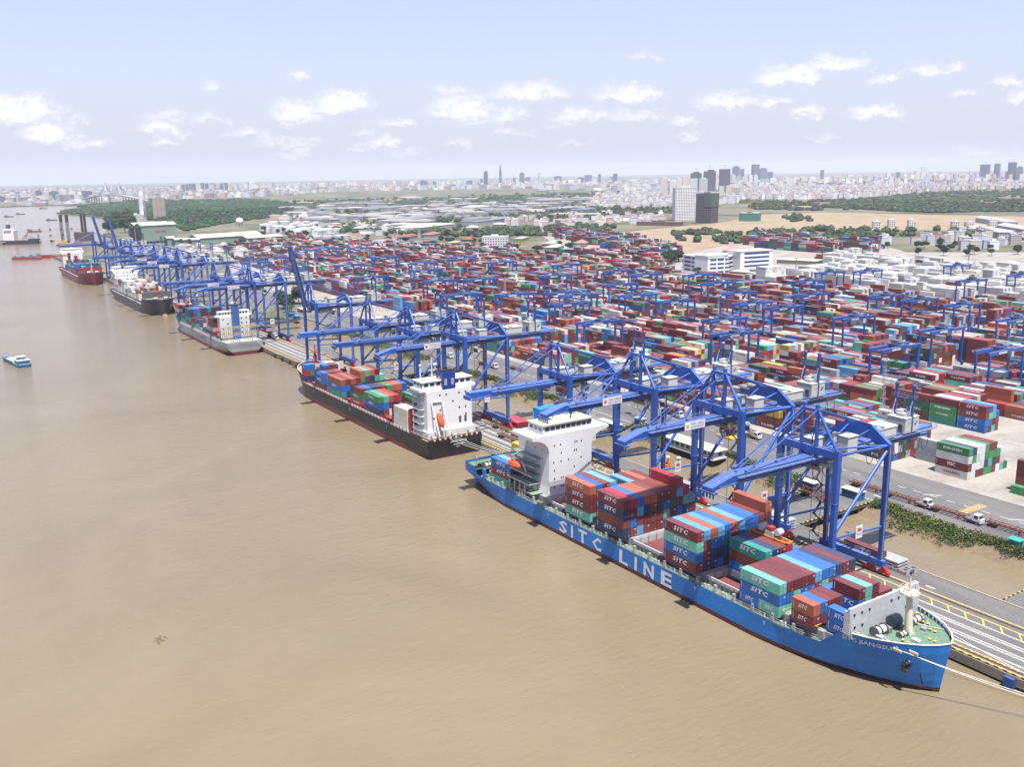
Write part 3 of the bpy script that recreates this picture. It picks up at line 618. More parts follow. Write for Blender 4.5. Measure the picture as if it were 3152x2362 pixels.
m = MB(); RC = (.42, .06, .03)
for y in (167, 176, 183.5): winch(m, -315.3, y, 7.3, .8)
for y in np.arange(165, 187, 2.4): m.tube((-314.2, y, 7.3), (-314.2, y, 8.1), .3, 7, RC); m.box(-313.8, y + .8, 7.3, -313.4, y + 1.6, 8, (.7, .55, .4))
rails(m, [(-329, 163.4), (-313.7, 163.6), (-313.7, 187.2)], 7.8, (.6, .55, .5))
m.build('mooring_gear', PAINT, S2)
m = MB(); m.tube((-459, 175, 12), (-459, 175, 24), .5, 8, (.36, .02, .03), .25)
for a in range(4): m.beam((-459 + 2.4 * math.cos(a * 1.57 + .8), 175 + 2.4 * math.sin(a * 1.57 + .8), 12), (-459, 175, 20.5), .3, .3, (.36, .02, .03))
m.box(-460.5, 173.5, 20, -457.5, 176.5, 20.3, (.36, .02, .03)); m.beam((-459, 175, 18), (-455, 180, 19), .3, .3, (.36, .02, .03))
m.build('foremast', PAINT, S2)
m = MB(); m.box(-449.8, 164.5, 11.4, -449.4, 186.5, 15.5, (.62, .58, .55)); winch(m, -456, 171, 11.5, 1); winch(m, -456, 180, 11.5, 1); 
for i in range(10): x = -452 - i * 1.5; m.box(x, sy2(x, 11.5, -1, -.5), 11.5, x + .3, sy2(x, 11.5, -1, -.9) , 12.6, (.66, .6, .55))
m.build('breakwater', PAINT, S2)
# ---- three ships farther up the quay
def far_ship(Xs, Xb, yc, B, D, cm, cb, label, house_x, hcol, boot=1.6, house_flared=False, hz=27, mastc=(.7, .7, .7), bw=None, Dfc=12.5, cranes=(), hd=11):
    S = empty('container_ship', (0, 0, 0), label, 'ship', 'container ships moored along the quay'); s = 1 if Xb > Xs else -1
    syf = make_hull('h', S, Xs, Xb, yc, B, D, cm, cb, boot, .14, Dfc, D + .8, .10, .9, .95, deckc=(.3, .25, .2))
    y0, y1 = yc - B / 2, yc + B / 2; xa, xb = sorted((Xs + s * 14, Xb - s * 26))
    m = MB(); m.box(xa, y0 + .2, D - .4, xb, y1 - .2, D + .1, (.25, .22, .2)); m.box(xa + 2, y0 + 2.5, D, xb - 2, y1 - 2.5, D + 1.8, (.22, .22, .23)); m.build('cargo_deck', PAINT, S)
    m = MB()
    for X in np.arange(xa, xb, 3): m.box(X, y0 + .1, D, X + .5, y0 + 1, D + 2, cm if sum(cm) > .1 else (.5, .5, .5)); m.box(X, y0 + .05, D, X + 1.8, y0 + .3, D + 1, hcol)
    m.build('railing', PAINT, S)
    hx0, hx1 = sorted((house_x, house_x - s * hd))
    m = MB(); m.box(hx0, y0 + 2.5, D, hx1, y1 - 2.5, hz - 3, hcol); m.box(hx0 + 1, y0 + .3, hz - 3, hx1 - 1, y1 - .3, hz - 2.2, hcol); m.box(hx0 + 1.5, y0 + 1.8, hz - 2.2, hx1 - 1.5, y1 - 1.8, hz + .6, hcol)
    if house_flared:
        for yy, sg in ((y0 + 2.5, -1), (y1 - 2.5, 1)): m.face([(hx1 - .5, yy, hz - 6), (hx1 - .5, yy + sg * 2.2, hz - 3), (hx1 - .5, yy, hz - 3)], hcol)
    h = m.build('deckhouse', WALL, S); w = MB(); Rr = random.Random(int(abs(Xs)))
    for z in np.arange(D + 4, hz - 4, 3):
        for y in np.arange(y0 + 4, y1 - 4, 3):
            if Rr.random() < .8: w.box(hx1 + .02, y, z, hx1 + .06, y + .8, z + .9, (.02, .025, .03))
    for y in np.arange(y0 + 2.4, y1 - 3, 1.9): w.box(hx1 - 1.48, y, hz - 1.3, hx1 - 1.44, y + 1.4, hz - .2, (.03, .035, .04))
    w.build('window', GLASS, h)
    m = MB(); cx_ = (hx0 + hx1) / 2; m.tube((cx_, yc, hz), (cx_, yc, hz + 9), .5, 8, mastc, .2)
    for z in (hz + 3, hz + 6): m.beam((cx_, yc - 2, z), (cx_, yc + 2, z), .3, .3, mastc)
    m.tube((cx_, yc, hz + 5), (cx_, yc, hz + 5.3), 1.2, 8, mastc); m.build('mast', PAINT, S)
    fx = Xb - s * 14
    m = MB(); m.tube((fx, yc, Dfc - 1), (fx, yc, Dfc + 11), .5, 8, mastc, .25)
    for a in (-2, 2): m.beam((fx - s * 2, yc + a, Dfc - 1), (fx, yc, Dfc + 6), .3, .3, mastc)
    m.box(fx - 1, yc - 1.2, Dfc + 6, fx + 1, yc + 1.2, Dfc + 6.3, mastc); winch(m, fx + s * 4, yc - 4, Dfc - .5, 1.1); winch(m, fx + s * 4, yc + 4, Dfc - .5, 1.1); m.build('foremast', PAINT, S)
    if bw: m = MB(); X = Xb - s * 24; m.box(X, y0 + 1.2, Dfc - .5, X + .5, y1 - 1.2, Dfc + 4.5, bw); m.build('breakwater', PAINT, S)
    m = MB(); m.tube((Xs + s * 2, y0 + 4, D + .4), (Xs + s * 2, y0 + 8, D + .4), 1, 8, (.4, .2, .1)); rails(m, [(Xs + s * .4, y0 + 1), (Xs + s * .4, y1 - 1)], D + .8, hcol); m.build('stern_gear', PAINT, S)
    for X in cranes:
        m = MB(); m.tube((X, y0 + 5, D), (X, y0 + 5, 27), 1.3, 8, (.30, .02, .03)); m.box(X - 2, y0 + 3.5, 24, X + 2, y0 + 6.5, 28, (.30, .02, .03)); m.build('crane_post', PAINT, S)
        m = MB(); m.beam((X, y0 + 5, 25), (X - 4, y0 - 24 if X < -1150 else y0 + 20, 26 if X < -1150 else 15), 1.1, 1.3, (.33, .03, .03)); m.build('crane_jib', PAINT, S)
    return S, syf
S3, sy3 = far_ship(-580.5, -721, 176.0, 24, 7.2, (.33, .35, .34), (.20, .03, .035), 'weathered grey container ship with white lattice upperworks, third ship from the blue one', -599, (.68, .68, .66), 2.2, hz=25, hd=-6)
m = MB()                                                       # scaffold frames, blue funnel and boat of the grey ship
for X in (-581.5, -586, -590.5):
    for y in (165, 169, 173, 177, 181, 185): m.beam((X, y, 8), (X, y, 17), .32, .32, (.32, .29, .2))
    for z in (12.5, 17): m.beam((X, 165, z), (X, 187, z), .32, .32, (.42, .38, .25))
for y in (165, 173, 181, 187):
    for z in (12.5, 17): m.beam((-581.5, y, z), (-591, y, z), .2, .2, (.42, .38, .25))
m.build('scaffold', PAINT, S3)
m = MB(); m.box(-597.5, 173.5, 8, -593.5, 177.5, 29, (.03, .12, .36)); m.box(-597, 174, 29, -594, 177, 30.2, (.02, .02, .02)); m.build('funnel', PAINT, S3)
m = MB(); m.box(-593, 164.4, 8, -581, 187, 8.3, (.55, .56, .54)); 
for y in np.arange(165.5, 187, 3.5): m.box(-581.3, y, 4.6, -581.0, y + 2.2, 7.2, (.06, .06, .055))
m.build('poop_deck', PAINT, S3)
lifeboat(S3, -600, 165.2, 13.6, 0, 6, 0, (.62, .05, .04))
m = MB(); m.text('LINES', (-650, 0, 3.6), (1, 0, 0), (0, 0, 1), 2.6, (.12, .14, .17), width=24, warp=lambda P: (P.x, sy3(P.x, P.z), P.z)); m.build('lettering', PAINT, S3)
S4, sy4 = far_ship(-951, -792, 176.2, 25, 7.6, (.035, .038, .045), (.028, .03, .036), 'dark grey container ship stacked with pale containers, bow towards the blue ship', -931, (.80, .80, .80), .8, True, 29, (.62, .10, .04), (.10, .11, .12))
m = MB(); m.ball(-789.5, 176, .1, 4.5, 2.0, 1.5, (.45, .14, .11), 10, 6); m.build('bulbous_bow', PAINT, S4)
S5, sy5 = far_ship(-1236, -1072, 171.5, 26, 7.6, (.20, .018, .022), (.13, .012, .016), 'dark red container ship with its own red deck cranes, farthest at the quay', -1206, (.80, .80, .80), .8, True, 30, (.72, .72, .72), (.28, .025, .03), cranes=(-1176, -1128))
# ------------------------------------------------------------------ shipping containers
L40, L20, CW, CHH = 12.19, 6.06, 2.44, 2.8
CONTS = []     # every container that stands in the scene and could be seen
def put(x, y, z, L_, c, logo=None, place='', end=True, h=CHH, side=True):
    CONTS.append((x, y, z, L_, c, logo, place, end, h, side))
PAL = [(MAR, 27), (BRN, 21), (ORG, 6), (RED, 5), (NAV, 12), (BLU, 5), (LBL, 3), (MNT, 4), (TEA, 2), (GRN, 4), (WHT, 4), (GRY, 6), (CRM, 4), (YEL, 1), (DGN, 2)]
def pick(R_, pal=PAL):
    return R_.choices([p[0] for p in pal], [p[1] for p in pal])[0]
def jit(c, R_):
    k = R_.uniform(.8, 1.22); return tuple(min(.9, v * k + R_.uniform(0, .006)) for v in c)
def bay(x, L_, y0, z0, cols, place, pitch=2.48, river='row from the river', fore=True, logos=None, base=CNAME, R_=random, show_end=None):
    """cols: one list of colours per row, bottom to top"""
    for r_, st in enumerate(cols):
        nxt = len(cols[r_ - 1]) if r_ else 0
        for k_, c in enumerate(st):
            if c is None: continue
            top = k_ == len(st) - 1; side = r_ == 0 or k_ >= nxt
            if not (top or side or fore): continue
            lg = None
            if side: lg = (logos or {}).get((r_, k_))
            tier = 'top' if top and k_ else ('ground' if k_ == 0 else ORD[k_]) if not top or k_ else 'only'
            put(x, y0 + r_ * pitch, z0 + k_ * CHH, L_, c, lg, f"{'top' if top else ('bottom' if k_ == 0 else ORD[k_])} tier, {ORD[r_]} {river}, {place}", fore or top, CHH - .06, side)
SL = 'SITC'
# blue ship
Rb = random.Random(11)
def rnd(n, pal=None): return [Rb.choice(pal or [MAR, MAR, BRN, BLU, NAV, LBL, MAR, MNT, BLU]) for _ in range(n)]
def block(rows):          # rows: list of (height, top colour) or explicit lists
    return [r_ if isinstance(r_, list) else rnd(r_[0] - 1) + [r_[1]] for r_ in rows]
A_ = block([[None, BLU, MNT], (3, MAR), (3, MAR), (3, MAR), (3, MAR), (3, LBL), (3, BLU), (3, BLU), (3, NAV), (3, MAR), (3, NAV)])
bay(-148.25, L40, 160.4, 7.2, A_, 'bay behind the foremost one', logos={(0, 1): SL, (0, 2): SL})
bay(-148.25, L20, 160.4, 7.2, [[BLU]], 'bay behind the foremost one', logos={(0, 0): SL}); bay(-142.1, L20, 160.4, 7.2, [[MNT]], 'bay behind the foremost one, bow end', logos={(0, 0): SL})
B_ = block([[MAR, BLU, MNT, MAR], [NAV, MAR, BRN, LBL], [NAV, NAV, BLU, ORG], [BLU, NAV, BLU, LBL], [MAR, BLU, TEA, BLU], (4, ORG), (4, LBL), (4, BLU), (4, BLU), (4, MAR), [BRN, MAR, BLU, MAR, ORG][:5]])
bay(-175.35, L40, 160.4, 8.3, B_, 'amidships bay before the open hold', logos={(0, k_): SL for k_ in range(4)})
C_ = block([[NAV, BRN, NAV, MAR], [BRN, BLU, MAR, RED], [LBL, BRN, LBL, BLU], [BRN, MAR, NAV, ORG], [MAR, BRN, BRN, ORG], [MAR, BRN, NAV, BRN], [BLU, MNT, BLU, MAR], [BLU, MAR, DGN, BRN], [BLU, BLU, MAR, LBL, RED][:5], [MAR, NAV, MNT, RED], [MAR, MAR, LBL]])
bay(-204.25, L40, 160.4, 8.3, C_, 'bay behind the open hold', logos={(0, 0): SL, (0, 2): SL, (0, 3): SL})
D_ = [[MNT, MAR, MAR, ORG], [BRN, MAR, RED, BLU], [NAV, BLU, MAR, MAR], [BRN, BLU, BLU, LBL], [NAV, NAV], [GRY, NAV], [NAV, GRY], [NAV, MAR, LBL], [MAR, BRN, MAR], [MAR, BRN, ORG], [MAR, MAR, MAR]]
bay(-219.6, L40, 160.4, 8.3, D_, 'bay nearest the deckhouse', logos={(0, k_): SL for k_ in range(4)} | {(7, 2): SL})
bay(-161.6, L40, 170.4, 8.2, [[BLU, BRN, TEA], [NAV, BRN, NAV], [NAV, MAR, MAR], [NAV, MAR, RED], [BRN, MAR], [MAR, BLU]], 'bay beside the orange spreader', logos={(0, 0): SL, (0, 2): SL})
bay(-132.4, L20, 160.4, 8.6, [[MAR, ORG], [MAR, BLU], [BLU, MAR]], 'foremost bay', logos={(0, 0): SL, (0, 1): SL})
bay(-124.6, L20, 162.9, 8.6, [[BLU, BLU]], 'beside the breakwater', logos={(0, 0): SL, (0, 1): SL})
bay(-132.4, L20, 167.9, 8.6, [[BLU, MAR], [NAV, BLU], [BLU, BLU], [MAR, MAR]], 'foremost bay inboard')
bay(-129.4, L20 + 1, 175.4 - 4.9, 8.6, [[BLU, BLU, MAR], [BLU, MNT, MNT], [BLU, MAR, MAR], [MAR, MAR], [MAR, MAR]], 'bow end of the foremost bay', logos={(0, 1): SL})
bay(-263.2, L40, 160.9, 6.3, [[TEA, MAR, BLU], [TEA, MAR, LBL], [MAR, MAR, MAR], [NAV, NAV]], 'stern bay behind the deckhouse', logos={(0, 1): SL, (0, 2): SL})
bay(-190.2, L40, 163.6, 3.6, [[LBL], [MAR], [MAR], [BRN], [NAV], [BRN]], 'down in the open hold amidships'); bay(-161.6, L40, 163.6, 3.6, [[MAR], [MAR]], 'down in the open hold near the bow'); bay(-230.5, L20 + 3, 164, 3.6, [[MAR], [ORG], [MAR]], 'down in the open hold by the deckhouse')
# black ship: +x ends face the camera
R2 = random.Random(21); P2L = [ORG, ORG, BRN, MAR, NAV, NAV, BLU, GRN, MNT, BRN]
def rb(n): return [R2.choice(P2L) for _ in range(n)]
bay(-447.2, L20, 163.0, 8.9, [[NAV, RED, BLU], [NAV, GRN, BLU]], 'foremost bay of the black ship', logos={(0, 2): 'AMTC'})
bay(-440.5, L20, 170, 8.9, [rb(3), rb(3), rb(3)], 'foremost inner bay of the black ship')
bay(-430.9, L40, 163.3, 8.6, [[MAR, BLU, BLU], [MAR, NAV, MAR], [BRN, BRN, MAR], [NAV, MAR, RED], [NAV, RED]], 'second bay of the black ship', logos={(0, 1): 'AMTC', (0, 2): 'AMTC'})
bay(-460, L40, 171.5, 11.6, [[ORG], [MAR], [BLU], [WHT], [WHT]], 'bow stack of the black ship')
bay(-414.9, L40 + 5, 163.3, 8.9, [[TEA, BLU, ORG], [NAV, BLU, MAR], [BLU, BLU, ORG], [BLU, RED, MAR]], 'third bay of the black ship', logos={(0, 1): 'AMTC'})
bay(-411, L40, 173.4, 8.9, [[NAV, BRN, GRN, ORG], [MAR, GRN, BRN, MNT], [BLU, MAR, NAV, ORG], [MAR, NAV, MNT, MAR], [BRN, BLU, MNT]], 'third bay of the black ship, pier side')
bay(-387.3, L40, 163.3, 8.9, [[RED, GRN, MAR], [BLU, MNT, BLU], [NAV, BRN, NAV], [MAR, MAR, NAV], [BRN, MAR, BRN], [MAR, MAR, GRN], [BLU, BRN, ORG], [BRN, BRN, ORG], [BLU, BLU, BLU]], 'fourth bay of the black ship', logos={(0, 0): 'T.S.LINES', (0, 1): 'HEUNG-A'})
bay(-372.9, L40 + 3, 163.3, 8.5, [[NAV, BLU, GRN], [BRN, BLU, MNT], [WHT, MAR, ORG], [BRN, MAR, RED]], 'fifth bay of the black ship', logos={(0, 1): 'AMTC', (0, 2): 'HEUNG-A'})
bay(-362, L40, 176.5, 8.5, [[RED, MAR, GRN], [TEA, MAR, NAV], [TEA, NAV, NAV], [NAV, NAV, BLU]], 'inner bay before the house of the black ship', logos={(0, 2): 'HEUNG-A', (0, 1): 'T.S.LINES'})
bay(-343, L40, 163.2, 8.4, [[CRM, CRM, CRM], [CRM, CRM, CRM]], 'by the house of the black ship')
# farther ships
def load(x0, x1, y0, y1, z, pal, place, seed, hmax=4, step=14.2, sgn=1):
    R_ = random.Random(seed); x = x0; i = 0; nr = int((y1 - y0) / 2.48)
    while x + L40 < x1:
        hh = R_.randint(2, hmax); st = []
        for r_ in range(nr):
            if R_.random() < .3: hh = max(1, min(hmax, hh + R_.choice((-1, 1))))
            st.append([R_.choice(pal) for _ in range(hh)])
        if R_.random() < .85: bay(x, L40, y0, z, st, f'{ORD[i]} bay, {place}')
        x += step; i += 1
load(-706, -604, 164.6, 187.4, 9, [NAV, NAV, MAR, RED, TEA, BRN, NAV, GRY, BLU], 'weathered grey ship', 5, 4)
load(-925, -817, 164.6, 187.8, 9.4, [WHT, WHT, CRM, WHT, GRY, BRN, WHT, CRM, WHT, GRY, ORG], 'dark grey ship', 6, 4)
load(-1200, -1098, 159.2, 184, 9.4, [BLU, NAV, BRN, BLU, MNT, MAR, GRN, BLU], 'dark red ship', 9, 4)
# the yard
Ry = random.Random(17)
LOGO = {MAR: ['T.S.LINES', 'K LINE', 'TEX', 'SITC', 'HAMSUNG', None, None], BRN: ['SITC', 'TEX', 'GOLD', None, None, None], RED: ['K LINE', 'HAMBURG', 'TCLC', 'HYUNDAI'], NAV: ['CMA CGM', 'BACKER', 'APL', 'MOL', None], BLU: ['SITC', 'APL', None],
        LBL: ['SITC', 'MAERSK'], MNT: ['CHINA SHIPPING', None], TEA: ['T.S.LINES', 'UASC'], GRN: ['EVERGREEN', 'EVERGREEN', 'DONGJIN'], WHT: ['YANG MING', 'MSC', 'MAERSK'], GRY: ['MAERSK', 'MAERSK', 'MAERSK', 'MOL'], CRM: ['MSC', None], ORG: ['HYUNDAI', 'CK LINE', None], YEL: [None], DGN: ['UASC', 'CHINA SHIPPING']}
HQ_AREA = [P2(1455, 604), P2(1700, 612), P2(1790, 600), P2(1770, 552), P2(1470, 540), P2(1420, 570)]
yardP = [(60, 291), (-560, 291), (-640, 330), (-760, 330), (-1000, 345), (-1390, 400), (-1560, 560), (-1185, 700), (-1020, 715), (-960, 735), (-905, 1010), (-820, 1010), (-700, 930), (-690, 900), (60, 900)]
whiteP = [P2(1640, 612), P2(1730, 585), P2(1800, 560), P2(1900, 545), P2(2400, 545), P2(2400, 690), P2(2200, 668), P2(1950, 655), P2(1800, 640)]
WP = [(WHT, 60), (CRM, 25), (GRY, 10), (MAR, 2), (LBL, 2)]
def stack(x, y0, n, tiers, place, L_=L40, pal=PAL, tops=None, lgp=.5, R_=Ry, coh=.32, z=LAND + .03):
    rows = []; hh = R_.choice(tiers); c0 = pick(R_, pal)
    for r_ in range(n):
        if R_.random() < .3: hh = R_.choice(tiers)
        st = []
        for k_ in range(hh):
            if R_.random() > coh: c0 = pick(R_, pal)
            st.append(c0)
        if R_.random() < .05: st = []
        rows.append(st)
    lg = {}
    for r_, st in enumerate(rows):
        for k_, c in enumerate(st):
            if R_.random() < lgp: lg[(r_, k_)] = R_.choice(LOGO[c])
    return rows, lg
special = {}
nb = 0
yard2 = [P2(1178, 507), P2(1300, 506), P2(1404, 522), P2(1455, 545), P2(1400, 549), P2(1280, 532), P2(1200, 514)]; yard3 = [P2(1600, 521), P2(1700, 518), P2(1900, 530), P2(1890, 549), P2(1700, 545), P2(1640, 535)]
for j in range(44):
    y0 = 297 + 32 * j; slot = 0; x = -166.0 - (j % 3) * 4; run = Ry.randint(9, 16); cnt = 0
    if j == 0: x = -216.4
    if j == 2: x = -231
    prof = Ry.uniform(2.6, 4.4)
    while x > -2300:
        if cnt >= run:
            x -= 19; cnt = 0; run = Ry.randint(9, 17); prof = Ry.uniform(2.4, 4.4)
        prof = min(4.9, max(2.2, prof + Ry.uniform(-.6, .6)))
        xc, yc_ = x + 6, y0 + 11
        if (inpoly(xc, yc_, yardP) and j < 20 and not inpoly(xc, yc_, HQ_AREA) or inpoly(xc, yc_, yard2) or inpoly(xc, yc_, yard3)) and seen((xc, yc_, 6), .06) and Ry.random() < .96 and not (j == 1 and x > -250):
            white = inpoly(xc, yc_, whiteP); t_ = int(prof)
            tiers = [t_, t_, t_, t_ + (1 if t_ < 5 else 0), max(1, t_ - 1)] if not white else [4, 5, 5, 6, 3]
            near = math.hypot(xc, yc_) < 520
            two = Ry.random() < .16
            for xx, L_ in (((x, L20), (x + 6.13, L20)) if two else ((x, L40),)):
                rows, lg = stack(xx, y0, 10, tiers, '', L_, WP if white else PAL)
                row_word = f'{ORD[min(j, 19)]} yard block from the river' if j < 20 else 'far yard block'
                bay(xx, L_, y0, LAND + .03, rows, row_word, logos=lg, river='row', fore=True)
            nb += 1
        x -= 12.55 if Ry.random() < .93 else 15; cnt += 1
# single stacks that stand apart by the yard road
bay(-188.2, L40, 300.6, LAND + .03, [[WHT, MAR, WHT, GRN], [WHT, WHT, GRN, NAV], [MAR, WHT, WHT, CRM], [MAR, WHT, WHT, WHT], [GRN, NAV, GRN, GRN], [GRN, MNT, GRN, MAR], [BRN, NAV, GRN, MAR], [WHT, BRN, GRN], [MNT, WHT, WHT], [DGN]], 'lone stack beside the yard road', logos={(0, 0): 'YANG MING', (0, 1): 'MSC', (0, 3): 'EVERGREEN'}, river='row')
bay(-201.5, L40 - 4, 309, LAND + .03, [[GRY, GRY, GRY]], 'low grey pile behind the lone stack', river='row')
bay(-160.4, L40, 300.2, LAND + .03, [[GRN], [MAR, BRN, MAR, MAR], [WHT, GRN, MAR], [MAR, MAR, NAV]], 'stack at the edge of view by the yard road', logos={(0, 0): 'EVERGREEN'}, river='row')
bay(-218.2, L40, 361.2, LAND + .03, [[BLU, BLU, BRN, MAR], [MAR, BLU, MNT, BLU], [MNT, MAR, MNT, LBL], [BRN, BRN, BLU]], 'stack in the open aisle', logos={(0, k_): SL for k_ in range(4)}, river='row')
bay(-204.2 - L40, 294.5 + 2.5, LAND + .03, 0, [], '') if 0 else None
# loads on the quay trailers
bay(-159, L40, 213.2, LAND + 1.5, [[MAR]], 'on a trailer under the nearest crane', logos={(0, 0): SL}, river='row'); bay(-309, L40, 279.5, LAND + 1.5, [[BRN]], 'on a trailer on the yard road', logos={(0, 0): SL}, river='row')
for (x, y, c) in ((-619, 203.4, NAV), (-612.5, 203.4, GRY), (-1000, 206, CRM), (-380, 262, MAR), (-366, 262, MAR), (-355, 282, NAV)): bay(x, L20, y, LAND + 1.4, [[c]], 'on the quayside roadway near x', river='row') if 0 else put(x, y, LAND + 1.4, L20, c, None, f"standing {'on the quay' if y < 220 else 'beside the yard road'} behind the {'grey ship' if x < -600 else 'black ship'}")
def add_container(m, C, detail=2):
    x, y, z, L_, c, lg, pl, end, h, side = C
    c = jit(c, Ry)
    m.box(x + .02, y, z, x + L_ - .02, y + CW, z + h, c, bottom=False)
    if detail and lg and side:
        k = .62 if len(lg) <= 4 else .5
        wd_ = min(L_ * .62, {4: 5.2, 3: 3}.get(len(lg), len(lg) * .78)); hh = 1.3 if len(lg) <= 4 else .95
        if L_ < 7: wd_ *= .62; hh *= .8
        cc = LET if sum(C[4]) < 1.0 else ((.45, .03, .04) if lg in ('YANG MING', 'MSC') else (.03, .04, .07))
        if C[4] == LBL and lg == 'MAERSK': cc = LET
        m.text(lg, (x + L_ / 2 - wd_ / 2, y - .035, z + h * .38), (1, 0, 0), (0, 0, 1), hh, cc, width=wd_ if len(lg) != 4 else wd_, shear=.25 if lg == 'SITC' else 0, bold=.035)
    if detail >= 2 and side: m.box(x + .5, y - .02, z + h * .25, x + .62, y, z + h * .85, (.6, .6, .6))
camv = Vector((0, 0, CAMZ))
def appar(C):
    d2 = (C[0] + 6) ** 2 + C[1] ** 2 + (C[2] - CAMZ) ** 2
    a = C[3] * 2.6 * (1.0 if C[9] else .45) + (3 if C[7] else 0)
    return (a / d2) if seen((C[0] + C[3] / 2, C[1], C[2] + 1.4), -.005) else 0
CONTS.sort(key=appar, reverse=True)
NIND = 300
ends = {}
for C in CONTS[:NIND]:
    x, y, z, L_, c, lg, pl, end, h, side = C
    m = MB(); D_ = (0, 0, 0) + (0,)
    Cl = (0, 0, 0, L_, c, lg, pl, end, h, side)
    add_container(m, Cl, 2)
    o = m.build('shipping_container', CONT); o.location = (x, y, z)
    size = 'short' if L_ < 8 else 'long'
    mark = ' lettered' if (lg and side) else ''
    if 'ship' in pl or 'yard' in pl or 'stack' in pl or 'behind' in pl and 'road' in pl or 'trailer' in pl: plc = pl
    else: plc = pl + ' of the blue ship'
    lb = f"{CNAME[c]} {size}{mark} container, {plc}"
    w_ = lb.split()
    if len(w_) > 16: lb = lb.replace(' long', '').replace(' from the river', '').replace(' lettered', '')
    if len(lb.split()) > 16: lb = ' '.join(lb.split()[:16])
    tag(o, lb, 'container', 'containers stacked on the ships and in the yard')
    if end and y < 190 and x > -300 or (end and x > -190 and y > 290):
        m = MB(); cj = tuple(v * 1.02 for v in m.k)
        cd = tuple(v * 1.05 for v in c)
        for s_ in (.06, 1.25): m.box(L_ - .01, s_, .12, L_ + .03, s_ + 1.13, h - .12, cd)
        key = (round(L_, 1), c)
        for s_ in (.45, .8, 1.62, 1.97): m.box(L_ + .03, s_, .15, L_ + .07, s_ + .05, h - .15, tuple(min(.8, v * 1.2 + .12) for v in c))
        if Ry.random() < .5: m.box(L_ + .035, 1.5, h * .68, L_ + .045, 2.2, h * .8, (.6, .6, .6))
        if Ry.random() < .25: m.box(L_ + .035, 1.8, .35, L_ + .045, 2.15, .7, (.65, .42, .03))
        d_ = m.build('door', CONT, o)
m = MB()
for i, C in enumerate(CONTS[NIND:]): add_container(m, C, 1 if i < 2600 else 0)
o = m.build('shipping_containers', CONT); tag(o, 'coloured containers filling the far yard and the farther ships in long rows', 'containers', kind='stuff')
print('containers', len(CONTS))
